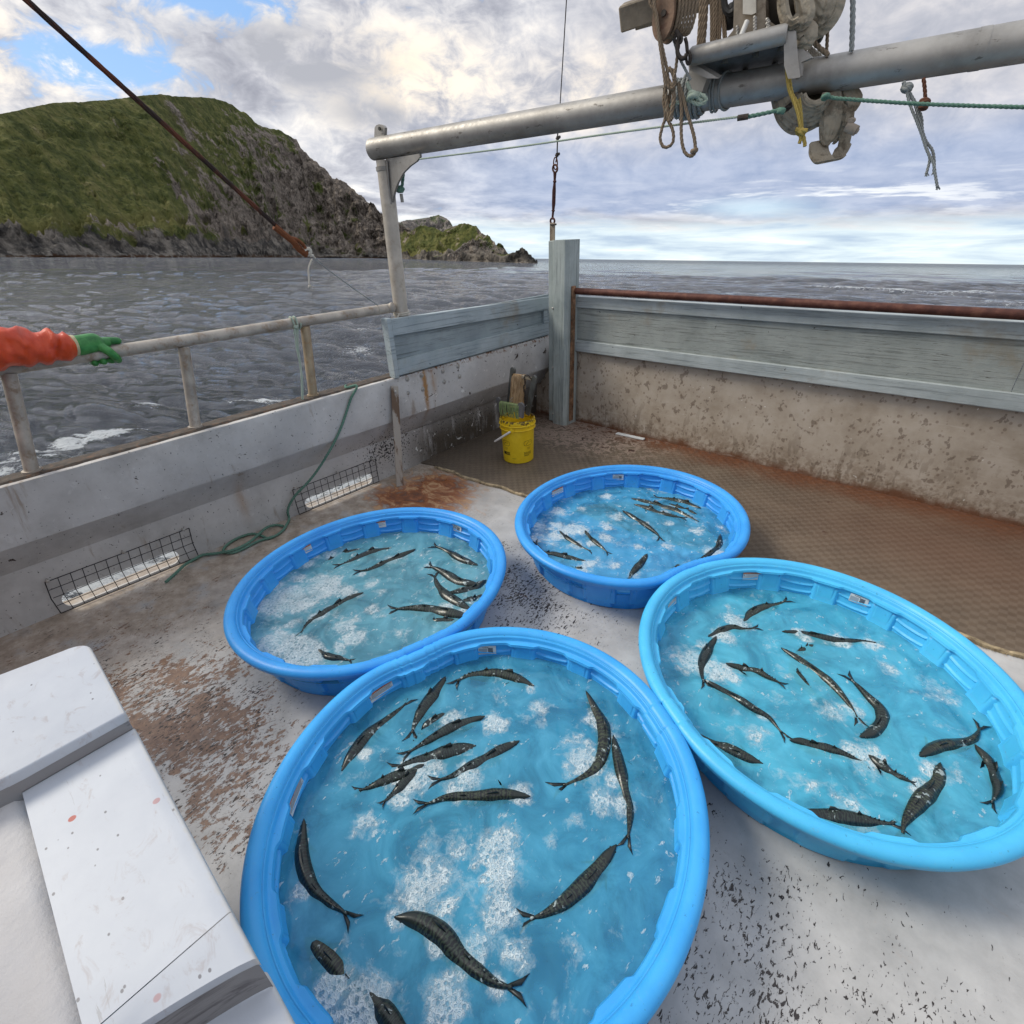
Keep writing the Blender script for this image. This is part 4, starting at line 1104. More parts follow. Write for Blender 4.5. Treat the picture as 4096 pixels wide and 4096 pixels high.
def sticker(parent, k, px, py, kind):
    cx, cy = POOLS[k][:2]; q = onZ(px, py, .195); th = math.atan2(q[1] - cy, q[0] - cx)
    Rr = float(rim_rc(k, np.linspace(0, 2 * math.pi, 960, endpoint=False))[int((th % (2 * math.pi)) / (2 * math.pi) * 960) % 960]) / .75
    z0 = .195; r0 = (.628 + (z0 - .01) * .175 + .016 - .0022) * Rr
    n = np.array([-math.cos(th), -math.sin(th), .17]); n /= np.linalg.norm(n)
    ex = np.cross(np.array([0, 0, 1.]), n); ex /= np.linalg.norm(ex); ey = np.cross(n, ex)
    c = np.array([cx + r0 * math.cos(th), cy + r0 * math.sin(th), z0]) + n * .0035
    wd, hg = (.120, .044) if kind == 'warn' else (.082, .043)
    def quad(mb, x0, x1, y0, y1, lift):
        V = []; 
        for i in range(7):
            x = x0 + (x1 - x0) * i / 6; sag = (x * x) / (2 * r0)
            for y in (y0, y1): V.append(c + ex * x + ey * y + n * (lift + sag))
        mb.add(V, [(2 * i, 2 * i + 2, 2 * i + 3, 2 * i + 1) for i in range(6)])
    m = MB(); quad(m, -wd / 2, wd / 2, -hg / 2, hg / 2, 0)
    st = m.build('sticker', M_paper, parent)
    if kind == 'warn':
        m = MB(); quad(m, -wd / 2 + .001, wd / 2 - .001, hg / 2 - .008, hg / 2 - .001, .0006); m.build('warning_band', M_orange, st)
        m = MB()
        for i in range(5):
            y = hg / 2 - .0115 - i * .0042; quad(m, -wd / 2 + (.016 if i < 3 else .003), wd / 2 - .003 - (i % 3) * .005, y - .0007, y + .0007, .0006)
        quad(m, -wd / 2 + .003, -wd / 2 + .011, hg / 2 - .020, hg / 2 - .011, .0006)
        m.build('small_print', M_ink if k == 'front' else M_grey, st)
        V, Fs = text_mesh('t', 'WARNING', .0075, None, None, None)
        V2 = np.array([c + ex * v[0] + ey * (v[1] + hg / 2 - .0045) + n * (.0010 + v[0] ** 2 / (2 * r0)) for v in V])
        mm = MB(); mm.add(V2, Fs); mm.build('heading', M_ink, st, smooth=False)
    else:
        m = MB(); x = .004
        for i in range(17):
            w_ = .0006 + .0007 * ((i * 7) % 3 == 0); quad(m, x, x + w_, -hg / 2 + .004, hg / 2 - .010, .0006); x += .00135
        m.build('barcode', M_ink, st)
        m = MB(); quad(m, -wd / 2 + .003, -.001, -hg / 2 + .005, hg / 2 - .013, .0006); m.build('picture', M_grey, st)
        V, Fs = text_mesh('t', 'Funsicle', .0085, None, None, None)
        V2 = np.array([c + ex * (v[0] - .008) + ey * (v[1] + hg / 2 - .0065) + n * (.0010) for v in V])
        mm = MB(); mm.add(V2, Fs); mm.build('heading', M_ink, st, smooth=False)


for k in POOLS:
    cx, cy, a, e, t0, zw = POOLS[k]
    mat_, ph_, veil, col, tr_, amt, seed = SPEC[k]
    t_ = empty('wading_pool', (cx, cy, 0), PLAB[k], 'wading pool', 'plastic wading pools holding the catch')
    Vi = pool_surface(k, PH[k], 'in'); Vo = pool_surface(k, PH[k], 'out')
    nI = 5 + 78
    # basin: floor and wall skins; rim: ledge and rolled lip
    A_ = Vi[:nI + 1]; np_mesh('basin', np.concatenate([A_.reshape(-1, 3), Vo[2:].reshape(-1, 3)]),
        np.concatenate([grid_faces(len(A_), 960, True), grid_faces(len(Vo) - 2, 960, True) + A_.shape[0] * 960])[:, ::-1], mat_, True, t_)
    B_ = np.concatenate([Vi[nI:], Vo[:3]]); np_mesh('rim', B_.reshape(-1, 3), grid_faces(len(B_), 960, True)[:, ::-1], mat_, True, t_)
    ox, oy, s_ = ZO[k]
    fb = [(*onZ(ox + x * s_, oy + y * s_, zw)[:2], r_, am) for x, y, r_, am in FOAM[k]]
    V, Fq, at, mw = pool_water(k, veil, col, tr_, fb, amt, seed)
    np_mesh('water', V, Fq, mw, True, t_, attrs=at)
    for px_, py_, kd in STICK[k]: sticker(t_, k, px_, py_, kd)


# ------------------------------------------------------------------ mackerel
def fish_mat(g):
    uv = g.uv(); s = g.sep(uv); u, v = s[0], s[1]           # u along the body, v round it (0 = back, 1 = belly)
    oi = g.node('ShaderNodeObjectInfo').outputs['Random']
    q = g.comb(g.m('MULTIPLY', u, 1.0), g.m('MULTIPLY', v, .22), g.m('MULTIPLY', oi, 40))
    nz = g.noise(10, 5, .6, q)
    w_ = g.node('ShaderNodeTexWave', bands_direction='X'); g.put(w_.inputs['Vector'], q)
    w_.inputs['Scale'].default_value = 9.5; w_.inputs['Distortion'].default_value = 7.5; w_.inputs['Detail'].default_value = 2.5; w_.inputs['Detail Scale'].default_value = 3.0
    st = g.ss(w_.outputs['Fac'], .45, .62)
    back = g.mix(st, (.005, .007, .009), g.mix(oi, (.016, .032, .030), (.040, .052, .030)))
    back = g.mix(g.ss(u, .20, .13), back, (.014, .020, .017))
    side = g.mix(g.ss(nz, .4, .6), (.035, .055, .057), (.16, .19, .185))
    belly = (.40, .44, .44)
    fk = g.noise(55, 5, .62, g.pos(), dist=.5)
    fkm = g.m('MULTIPLY', g.ss(g.m('ADD', g.m('MULTIPLY', fk, .6), g.m('MULTIPLY', g.noise(14, 3, .5, g.pos()), .4)), .590, .615), .75)
    c = g.mix(g.ss(g.m('ADD', v, g.m('MULTIPLY', g.m('SUBTRACT', nz, .5), .25)), .50, .62), back, side)
    c = g.mix(g.ss(v, .62, .85), c, belly)
    c = g.mix(fkm, c, (.42, .50, .50))
    return g.bsdf(c, .28, .05, g.bump(g.noise(90, 3, .6, g.obj()), .4, .0012), .55)


M_fish = material('mackerel_skin', fish_mat)
M_fin = plain('fin_membrane', (.012, .020, .022), .4, .1, .2, 50, .2, .001)
M_eye = plain('fish_eye', (.01, .01, .012), .1, 0, 0, 10, 0)


def make_fish(pts, width, label, group, zc, roll, sub=0.0, cut=False):
    P_ = resample(catmull(pts, 10), .006); n = 56
    L = np.r_[0, np.cumsum(np.linalg.norm(np.diff(P_, axis=0), axis=1))]; t = np.linspace(0, L[-1] * .92, n)
    C_ = np.stack([np.interp(t, L, P_[:, k]) for k in range(3)], 1)
    tailp = P_[-1]
    u = np.linspace(0, 1, n)
    prof = np.interp(u, [0, .02, .06, .14, .24, .36, .5, .65, .8, .9, .96, 1], [.06, .18, .40, .70, .90, 1.0, .96, .80, .50, .29, .17, .15])
    hw_ = width / 2 * prof; hh = hw_ * 1.18
    T = np.gradient(C_, axis=0); T /= np.linalg.norm(T, axis=1)[:, None]
    S = np.cross(T, (0, 0, 1.0)); S /= np.linalg.norm(S, axis=1)[:, None]; U = np.cross(S, T)
    cr, sr = math.cos(roll), math.sin(roll)
    S2 = S * cr + U * sr; U2 = U * cr - S * sr
    C_[:, 2] = zc - .70 * hh + .0042 - sub * np.interp(u, [0, .5, 1], [1.0, .8, 1.2]) - .0085 * np.maximum(0, np.sin(u * 9 + len(label) * 1.7)) * (.3 + .7 * prof)
    seg = 16; an = np.arange(seg) * 2 * math.pi / seg
    V = (C_[:, None] + hw_[:, None, None] * np.sin(an)[None, :, None] * S2[:, None] + hh[:, None, None] * np.cos(an)[None, :, None] * U2[:, None]).reshape(-1, 3)
    uvv = np.stack([np.repeat(u, seg), np.tile(np.abs(((an + math.pi) % (2 * math.pi)) - math.pi) / math.pi, n)], 1)
    Fs = []; mi = []
    for i in range(n - 1):
        for j in range(seg): Fs.append((i * seg + j, i * seg + (j + 1) % seg, (i + 1) * seg + (j + 1) % seg, (i + 1) * seg + j)); mi.append(0)
    Fs.append(tuple(range(seg))[::-1]); mi.append(0); Fs.append(tuple((n - 1) * seg + j for j in range(seg))); mi.append(0)
    V = list(V); uvl = list(uvv)
    def fin(poly, m=1, th=.0009):
        b = len(V); nn = np.cross(np.array(poly[1]) - poly[0], np.array(poly[2]) - poly[0]); nn /= max(np.linalg.norm(nn), 1e-9)
        k_ = len(poly)
        for s_ in (-1, 1):
            for q in poly: V.append(np.array(q) + nn * th * s_); uvl.append((0, 0))
        Fs.append(tuple(range(b, b + k_))[::-1]); mi.append(m); Fs.append(tuple(range(b + k_, b + 2 * k_))); mi.append(m)
        for i in range(k_): Fs.append((b + i, b + (i + 1) % k_, b + (i + 1) % k_ + k_, b + i + k_)); mi.append(m)
    ln = L[-1]
    # forked tail, lying half flat
    e = C_[-1]; td = tailp - e; td[2] = 0; tl = max(np.linalg.norm(td), .02); td = td / tl; tl = max(tl, ln * .09)
    fr = math.cos(1.15); sd_ = np.cross(td, (0, 0, 1.0)); lobe = sd_ * .95 + np.array([0, 0, .05])
    for s_ in (-1, 1):
        root = e - td * .012; tip = e + td * tl * 1.12 + lobe * s_ * width * .56
        fin([root + lobe * s_ * -width * .03, root + lobe * s_ * width * .10, e + td * tl * .62 + lobe * s_ * width * .36, tip, e + td * tl * .62 + lobe * s_ * width * .12])
    # two dorsal fins, finlets, pectorals
    def onback(uu, h): i = int(uu * (n - 1)); return C_[i] + U2[i] * (hh[i] + h)
    fin([onback(.30, -.004), onback(.32, .016), onback(.38, .012), onback(.44, -.003)])
    fin([onback(.60, -.003), onback(.62, .013), onback(.68, -.002)])
    for uu in (.73, .78, .83, .88): fin([onback(uu, -.002), onback(uu + .02, .006), onback(uu + .03, -.002)])
    i = int(.23 * (n - 1))
    for s_ in (-1, 1):
        a_ = C_[i] + S2[i] * s_ * hw_[i] * .92 + U2[i] * .1 * hh[i]
        fin([a_, a_ + T[i] * .018 + S2[i] * s_ * .002, a_ + T[i] * .040 + S2[i] * s_ * (.026 + .012 * rnd.random()) - np.array([0, 0, .004]), a_ + T[i] * .030 + S2[i] * s_ * .014])
    i = int(.072 * (n - 1)); b0 = len(V)
    for s_ in (-1, 1):
        c0 = C_[i] + S2[i] * s_ * hw_[i] * .86 + U2[i] * hh[i] * .34; r_ = width * .055; b = len(V)
        for a_ in range(5):
            for c_ in range(8):
                ph = math.pi * a_ / 4; q = 2 * math.pi * c_ / 8
                V.append(c0 + r_ * np.array([math.sin(ph) * math.cos(q), math.sin(ph) * math.sin(q), math.cos(ph)])); uvl.append((0, 0))
        for a_ in range(4):
            for c_ in range(8): Fs.append((b + a_ * 8 + c_, b + (a_ + 1) * 8 + c_, b + (a_ + 1) * 8 + (c_ + 1) % 8, b + a_ * 8 + (c_ + 1) % 8)); mi.append(2)
    V = np.array(V); org = np.array([C_[n // 2][0], C_[n // 2][1], zc])
    o = np_mesh('mackerel', V - org, Fs, [M_fish, M_fin, M_eye], True, None, uv=np.array(uvl), matidx=mi)
    o.location = tuple(org)
    tag(o, label, 'fish', group)
    return o


FISH = {
 'front': [
  ([(450, 612), (480, 560), (540, 480), (610, 420), (680, 370), (718, 330)], 48, 'dark mackerel along the left inner wall under the warning sticker, tail up'),
  ([(852, 250), (810, 310), (760, 380), (730, 440), (720, 490)], 52, 'boldly striped mackerel pointing at the rear wall, left of the arched one'),
  ([(1195, 285), (1130, 255), (1050, 235), (960, 238), (905, 262), (880, 285)], 42, 'striped mackerel arched along the rear wall just below the barcode tag'),
  ([(1005, 405), (940, 418), (880, 440), (820, 475), (760, 510), (680, 560)], 40, 'dark mackerel lying highest in the tangled heap, its snout under foam'),
  ([(880, 378), (830, 400), (780, 430), (740, 480), (700, 530)], 28, 'thin faint mackerel at the very back of the heap'),
  ([(970, 515), (880, 532), (780, 560), (700, 585), (640, 610)], 62, 'thick olive mackerel in the middle of the heap, snout clear of foam'),
  ([(1138, 498), (1060, 530), (960, 585), (870, 635), (790, 655)], 44, 'olive mackerel to the right of the heap with its tail in the bubbles'),
  ([(770, 590), (700, 620), (640, 640), (560, 675), (495, 695)], 42, 'mackerel at the lower left of the heap, forked tail clear to the left'),
  ([(760, 590), (700, 650), (660, 690), (600, 750)], 24, 'slim tail end of a mackerel hanging down below the heap'),
  ([(1180, 715), (1090, 702), (980, 705), (860, 715), (790, 740), (735, 752)], 46, 'mackerel lying level below the heap, crossed by foam patches'),
  ([(1395, 305), (1430, 370), (1462, 440), (1462, 530), (1430, 600), (1350, 650), (1262, 685)], 54, 'long curved mackerel at the right rear, tail swung to the left'),
  ([(1500, 475), (1520, 560), (1545, 670), (1565, 760), (1560, 850), (1545, 912)], 48, 'striped mackerel hugging the right inner wall, pointing straight up'),
  ([(1512, 900), (1440, 985), (1380, 1055), (1300, 1125), (1220, 1170), (1140, 1190)], 66, 'large finely striped mackerel alone at the lower right'),
  ([(303, 800), (298, 880), (300, 960), (330, 1050), (390, 1110), (460, 1160), (500, 1200)], 54, 'dark mackerel curving down the left side with its pectoral fins spread'),
  ([(655, 1180), (740, 1190), (830, 1240), (900, 1320), (980, 1390), (1060, 1440), (1160, 1460)], 76, 'thick mackerel in the middle foreground with foam rings on its back'),
  ([(305, 1250), (360, 1300), (420, 1360), (480, 1420), (540, 1490), (585, 1560)], 88, 'broadest mackerel at the lower left with pale spots on its back'),
  ([(560, 1470), (610, 1540), (670, 1620), (720, 1700), (760, 1790)], 78, 'mackerel cut off by the bottom edge of the photograph, behind foam')],
 'left': [
  ([(905, 400), (830, 420), (760, 442), (690, 480), (600, 515)], 42, 'blurred dark mackerel nearest the rear wall, between foam patches'),
  ([(1055, 402), (960, 420), (870, 455), (790, 490), (740, 505)], 34, 'second mackerel from the rear wall, slender and dark'),
  ([(1190, 412), (1120, 440), (1020, 480), (940, 520), (850, 538)], 36, 'olive mackerel in open water, third from the rear wall'),
  ([(1535, 500), (1440, 462), (1370, 420), (1280, 390)], 42, 'mackerel at the right rear with a splash of foam on its side'),
  ([(1540, 610), (1430, 585), (1330, 530), (1250, 498)], 56, 'large dark mackerel on top of the right-hand heap, tail to the upper left'),
  ([(1612, 578), (1520, 612), (1430, 640), (1340, 655)], 56, 'black-looking mackerel in the heap whose snout touches the right wall'),
  ([(1500, 745), (1430, 705), (1360, 660), (1310, 600), (1290, 540)], 58, 'brightly banded mackerel crossing the heap, tail pointing up'),
  ([(1510, 790), (1400, 765), (1280, 738), (1160, 735), (1060, 745), (1042, 748)], 66, 'long mackerel at the bottom of the heap, tail far out to the left'),
  ([(1590, 660), (1500, 685), (1410, 700)], 52, 'shadowy mackerel low in the heap against the right wall'),
  ([(1440, 800), (1330, 800), (1180, 797)], 26, 'pale belly of a mackerel showing beneath the lowest long one'),
  ([(903, 650), (820, 680), (740, 725), (660, 775), (595, 820), (538, 898)], 40, 'mackerel lying through the big foam raft, snout and tail clear'),
  ([(655, 965), (710, 1000), (780, 1012), (850, 1030)], 42, 'short-looking mackerel at the front wall beside foam')],
 'back': [
  ([(942, 370), (1050, 392), (1150, 420), (1250, 452), (1330, 492), (1400, 525), (1450, 545)], 46, 'long striped mackerel in front of the rear group, tail at the lower right'),
  ([(1422, 440), (1330, 400), (1230, 378), (1130, 362), (1085, 352)], 42, 'mackerel closest to the rear wall with its tail to the left'),
  ([(960, 412), (1050, 435), (1130, 465), (1220, 490), (1320, 510)], 38, 'dark mackerel nearest the camera in the rear group'),
  ([(1400, 480), (1310, 440), (1210, 408), (1140, 390)], 44, 'mackerel wedged in the middle of the rear group'),
  ([(880, 458), (960, 500), (1030, 545), (1090, 592), (1130, 630), (1142, 662)], 40, 'lone mackerel in the middle of the pool with a foam spot on it'),
  ([(445, 592), (500, 640), (580, 692), (680, 742)], 38, 'mackerel on the left under a foam patch, pointing up'),
  ([(620, 592), (670, 648), (730, 700), (792, 755)], 36, 'mackerel beside the foam patch, with a reddish tail end'),
  ([(625, 800), (520, 780), (420, 755), (330, 735), (265, 662)], 40, 'mackerel along the left front wall, body bent up at the tail'),
  ([(640, 862), (580, 848), (500, 825)], 30, 'pale mackerel flank by the front wall, lower left'),
  ([(1050, 757), (1000, 820), (950, 880), (912, 945)], 48, 'mackerel pointing up from the front wall, at the middle'),
  ([(1275, 805), (1245, 850), (1170, 895)], 44, 'mackerel mostly hidden by the front rim, right of the middle'),
  ([(1555, 620), (1545, 690), (1490, 745), (1420, 790), (1382, 835)], 44, 'mackerel at the right wall with foam rings over its middle')],
 'right': [
  ([(578, 405), (620, 360), (680, 332), (740, 320), (800, 300)], 44, 'finely striped mackerel near the rear wall, tail to the upper right'),
  ([(405, 480), (460, 450), (520, 432), (580, 440), (655, 435)], 36, 'mackerel under foam at the head of the curved chain on the left'),
  ([(445, 480), (400, 555), (375, 620), (380, 680), (400, 725)], 48, 'dark mackerel bent along the left side between two foam patches'),
  ([(388, 690), (450, 722), (530, 762), (620, 822), (700, 872), (750, 930), (792, 978)], 42, 'long mackerel slanting down from the left foam patch to the middle'),
  ([(490, 612), (560, 630), (640, 645), (700, 680), (780, 720)], 36, 'striped mackerel just right of the left foam patch, tail to the right'),
  ([(762, 455), (850, 455), (940, 475), (1050, 497), (1150, 497), (1260, 515)], 42, 'dark mackerel lying level at the rear with foam on its back'),
  ([(758, 535), (840, 582), (920, 632), (1000, 700), (1060, 770), (1110, 840), (1145, 905)], 50, 'long patterned mackerel slanting across the middle of the pool'),
  ([(806, 590), (840, 650), (890, 710), (955, 775)], 34, 'thin mackerel tucked under the long slanting one'),
  ([(925, 515), (870, 535), (820, 560)], 30, 'dim mackerel deep beside the head of the long slanting one'),
  ([(1135, 968), (1200, 942), (1248, 890), (1240, 830), (1180, 770), (1120, 710), (1065, 658)], 58, 'strongly curved mackerel right of the middle, tail pointing up'),
  ([(672, 1092), (600, 1062), (520, 1022), (440, 992), (370, 960), (290, 915)], 60, 'big dark mackerel against the left front rim, snout to the right'),
  ([(798, 980), (870, 987), (950, 1007), (1030, 1032), (1120, 1070), (1180, 1090)], 52, 'mackerel in the middle of the pool with a mottled, humped back'),
  ([(1180, 1052), (1260, 1112), (1340, 1160), (1410, 1195)], 30, 'slender mackerel whose forked tail reaches the fish by the front rim'),
  ([(1425, 1058), (1510, 1012), (1600, 992), (1690, 970), (1742, 905)], 58, 'mottled mackerel at the right, snout left and tail up'),
  ([(1690, 1005), (1765, 1085), (1800, 1180), (1812, 1240), (1760, 1305)], 50, 'mackerel hanging down the right wall below the mottled one'),
  ([(1527, 1090), (1520, 1170), (1455, 1250), (1400, 1315), (1352, 1390), (1350, 1475)], 86, 'very thick dark mackerel pointing up from the front rim'),
  ([(860, 1325), (980, 1342), (1100, 1357), (1230, 1377), (1345, 1385)], 80, 'thick mackerel lying level against the front rim')]}
PN = {'front': 'front pool', 'left': 'left pool', 'back': 'back pool', 'right': 'cyan pool'}
for k, lst in FISH.items():
    ox, oy, s_ = ZO[k]; zw = POOLS[k][5]; cx, cy = POOLS[k][:2]
    for i, (pp, wd, lab) in enumerate(lst):
        W_ = [onZ(ox + x * s_, oy + y * s_, zw) for x, y in pp]
        # keep every fish inside the basin wall
        for q in W_:
            dx, dy = q[0] - cx, q[1] - cy; r_ = math.hypot(dx, dy); lim = float(rim_r(k, np.array(math.atan2(dy, dx)))) * .835
            if r_ > lim: q[0] = cx + dx * lim / r_; q[1] = cy + dy * lim / r_
        mid = W_[len(W_) // 2]; dist = (mid - CAM) @ FWD
        width = wd * s_ * dist / F
        deep = any(w_ in lab for w_ in ('faint', 'dim', 'shadowy', 'pale', 'blurred', 'hidden', 'tucked', 'wedged'))
        width = min(max(width * (1.42 if k in ('left', 'back') else 1.24), .042), .092)
        make_fish(W_, width, lab + ', ' + PN[k], 'mackerel in the ' + PN[k], zw + .0012 * (i % 5), rnd.uniform(-.35, .35), .011 if deep else 0.0)
# ------------------------------------------------------------------ ribbed brown mat with a frayed edge
def mat_edge(x): return 2.66 + .07 * (x + 3.55) + .01 * math.sin(x * 9) + .007 * math.sin(x * 23)


def mat_mat(g):
    p = g.pos(); s = g.sep(p)
    r_ = g.map(p, scale=(1, 1, 1), rot=(0, 0, RAD(45)))
    ck = g.node('ShaderNodeTexChecker'); g.put(ck.inputs['Vector'], g.map(p, rot=(0, 0, 0), scale=(1, 1, 0))); ck.inputs['Scale'].default_value = 27
    bars_x = g.wave(85, g.map(p, scale=(1, 1, 0)), 0, 0, 'X'); bars_y = g.wave(85, g.map(p, scale=(1, 1, 0)), 0, 0, 'Y')
    bars = g.mix(ck.outputs['Fac'], bars_x, bars_y)
    mid = g.noise(3, 8, .65, p); fine = g.noise(40, 6, .65, p)
    c = g.ramp(mid, [(.3, (.060, .042, .028)), (.5, (.105, .074, .050)), (.7, (.165, .120, .083))])
    c = g.mix(g.m('MULTIPLY', g.ss(bars, .35, .75), .38), c, (.30, .245, .18))
    c = g.mix(g.m('MULTIPLY', ck.outputs['Fac'], .22), c, (.28, .22, .16))
    # rust along the transom, flakes in the corner
    dist = g.m('SUBTRACT', 4.45, s[1])
    ru = g.m('SUBTRACT', 1.0, g.ss(g.m('ADD', dist, g.m('MULTIPLY', g.m('SUBTRACT', mid, .5), .45)), .02, .42))
    c = g.mix(g.m('MULTIPLY', ru, .85), c, g.ramp(fine, [(.3, (.075, .022, .010)), (.6, (.19, .066, .024))]))
    co = g.blob(s[0], s[1], -2.95, 4.15, .85, .45, 1.0)
    fl = g.noise(13, 7, .68, g.map(p, scale=(1, 1, 1)), dist=.8)
    c = g.mix(g.m('MULTIPLY', g.ss(g.m('ADD', fl, g.m('MULTIPLY', co, .16)), .58, .61), g.m('MINIMUM', g.m('MULTIPLY', co, 1.6), 1.0)), c, (.36, .27, .215))
    c = g.mix(g.m('MULTIPLY', g.ss(g.m('ADD', fl, g.m('MULTIPLY', co, .10)), .66, .69), 1.0), c, (.055, .022, .014))
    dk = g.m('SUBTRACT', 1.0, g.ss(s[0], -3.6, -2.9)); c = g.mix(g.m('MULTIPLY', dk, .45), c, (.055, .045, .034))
    c = g.mix(g.m('MULTIPLY', g.blob(s[0], s[1], .25, 3.9, .9, .6, 1.0), .55), c, (.18, .085, .05))
    h = g.m('ADD', g.m('MULTIPLY', bars, .8), g.m('MULTIPLY', fine, .5))
    return g.bsdf(c, g.m('ADD', .22, g.m('MULTIPLY', fine, .45)), 0, g.bump(h, .55, .004), .45)


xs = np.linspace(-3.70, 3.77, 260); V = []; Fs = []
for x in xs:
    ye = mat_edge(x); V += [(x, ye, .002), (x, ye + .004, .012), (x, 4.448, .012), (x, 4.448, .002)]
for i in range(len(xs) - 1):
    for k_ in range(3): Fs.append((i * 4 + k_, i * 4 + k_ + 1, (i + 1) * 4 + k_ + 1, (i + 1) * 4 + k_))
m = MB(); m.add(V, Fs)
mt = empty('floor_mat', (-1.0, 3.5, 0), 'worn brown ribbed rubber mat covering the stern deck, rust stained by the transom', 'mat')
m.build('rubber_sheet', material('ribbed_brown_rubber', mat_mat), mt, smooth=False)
m = MB(); rs = random.Random(3)
base = [(x, mat_edge(x) - .012, .006) for x in np.linspace(-3.45, 3.7, 200)]
m.tube(base, [.010 + .005 * abs(math.sin(i * 1.3)) + .004 * abs(math.sin(i * .37)) for i in range(200)], 7)
for i in range(2600):
    x = rs.uniform(-3.45, 2.6); y = mat_edge(x) - .004; a_ = rs.uniform(-.9, .9); L_ = rs.uniform(.012, .042)
    p0 = np.array([x, y, .010]); p1 = p0 + np.array([math.sin(a_) * L_ * .9, -math.cos(a_) * L_, -.004 + rs.uniform(-.002, .004)]); q = np.array([math.cos(a_), math.sin(a_), 0]) * .0016
    m.add([p0 - q, p0 + q, p1 + q * .5, p1 - q * .5, p0 + (0, 0, .002), p1 + (0, 0, .001)], [(0, 1, 4), (0, 4, 5, 3), (1, 2, 5, 4)])
m.build('frayed_edge', plain('straw_coloured_fray', (.40, .31, .19), .9, 0, .35, 25, .5, .004, dirt=(.12, .075, .045), dirt_amt=.8), mt, smooth=False)

# white batten by the transom
a_, b_ = onZ(2466, 1733, .02), onZ(2577, 1757, .02)
m = MB(); m.beam(a_, b_, .045, .014, bevel=.003); o = m.build('batten', plain('chalky_white_paint', (.70, .72, .72), .6, 0, .08, 30, .3), smooth=False)
tag(o, 'short flat white batten lying on the mat at the foot of the transom', 'batten')

# ------------------------------------------------------------------ leaning flat steel bar
bar = empty('steel_bar', (-3.42, 2.2, 0), 'rust streaked flat steel bar leaning upright against the port bulwark', 'bar')
b0 = onZ(1600, 1945, 0.0); t0_ = onX(1578, 1545, -3.482)
m = MB(); m.beam(b0, t0_, .068, .009, up=(1, 0, .2), bevel=.0015)
m.build('flat_bar', material('streaked_bar', lambda g: g.bsdf(g.mix(g.ss(g.noise(9, 7, .65, g.map(g.pos(), scale=(1, 1, .4))), .46, .54), (.40, .36, .31), (.16, .105, .07)), .7, .1, g.bump(g.noise(50, 5, .6, g.pos()), .4, .003), .4)), bar, smooth=False)
m = MB(); q = t0_ * .95 + b0 * .05; m.ball(q + (.008, 0, 0), (.008, .012, .012), 8); m.build('bolt', M_gal, bar)

# ------------------------------------------------------------------ yellow bucket and what is in it
BX, BY = -2.955, 3.27
bk = empty('bucket', (BX, BY, .012), 'dirty yellow plastic bucket with a white handle grip, standing on the mat', 'bucket')
def bucket_mat(g):
    p = g.pos(); n_ = g.noise(9, 8, .7, p); f_ = g.noise(45, 5, .6, p); z = g.sep(p)[2]
    c = g.mix(g.ss(n_, .3, .7), (.78, .52, .010), (.90, .64, .022))
    grime = g.m('ADD', g.m('MULTIPLY', g.ss(z, .33, .44), .22), .02)
    c = g.mix(g.ss(g.m('ADD', g.m('MULTIPLY', n_, .5), g.m('MULTIPLY', f_, .5)), g.m('SUBTRACT', .66, grime), g.m('SUBTRACT', .72, grime)), c, (.12, .075, .02))
    return g.bsdf(c, .42, 0, g.bump(f_, .2, .002), .5)
M_yel = material('yellow_plastic', bucket_mat)
HB = .405
def lathe(mb, prof, c, seg=56):
    V = []; n_ = len(prof)
    for r_, z_ in prof:
        for j in range(seg): a2_ = 2 * math.pi * j / seg; V.append((c[0] + r_ * math.cos(a2_), c[1] + r_ * math.sin(a2_), c[2] + z_))
    Fs_ = [(i * seg + j, i * seg + (j + 1) % seg, (i + 1) * seg + (j + 1) % seg, (i + 1) * seg + j) for i in range(n_ - 1) for j in range(seg)]
    return mb.add(V, Fs_)
z0 = .013
m = MB(); lathe(m, [(0, .002), (.132, .0), (.140, .006), (.150, HB - .115), (.1515, HB - .085), (.1518, HB - .045), (.149, HB - .045), (.1465, HB - .09), (.136, .012), (0, .010)], (BX, BY, z0)); m.build('pail', M_yel, bk)
m = MB()
lathe(m, [(.1512, HB - .092), (.163, HB - .090), (.165, HB - .086), (.163, HB - .083), (.1525, HB - .080)], (BX, BY, z0))
lathe(m, [(.1520, HB - .052), (.166, HB - .050), (.168, HB - .045), (.166, HB - .041), (.155, HB - .038)], (BX, BY, z0))
lathe(m, [(.1525, HB - .036), (.160, HB - .034), (.162, HB - .010), (.158, HB), (.151, HB), (.1485, HB - .006), (.1485, HB - .036)], (BX, BY, z0))
m.build('rim', M_yel, bk)
vdir = math.atan2(-BY, -BX)                        # towards the camera
def onbucket(ang, z_, r_=.152): return np.array([BX + r_ * math.cos(ang), BY + r_ * math.sin(ang), z0 + z_])
ear = vdir - .33
m = MB(); e0 = onbucket(ear, HB - .075, .160); nrm_ = np.array([math.cos(ear), math.sin(ear), 0]); tx = np.array([-math.sin(ear), math.cos(ear), 0])
m.prism([e0 + tx * a2_ + np.array([0, 0, b2_]) for a2_, b2_ in ((-.018, .022), (.018, .022), (.018, -.016), (-.018, -.016))], nrm_, .014); m.build('ear', M_yel, bk, smooth=False)
M_white = plain('white_plastic', (.74, .72, .68), .4, 0, .05, 30, .1)
g0 = e0 + nrm_ * .014; g1 = onbucket(vdir - 1.15, HB - .195, .235)
m = MB(); m.tube([g0 * .8 + g1 * .2 - (g1 - g0) * .13, g0 * .95 + g1 * .05, g1], .0022, 8)
hd = m.build('handle', M_gal, bk)
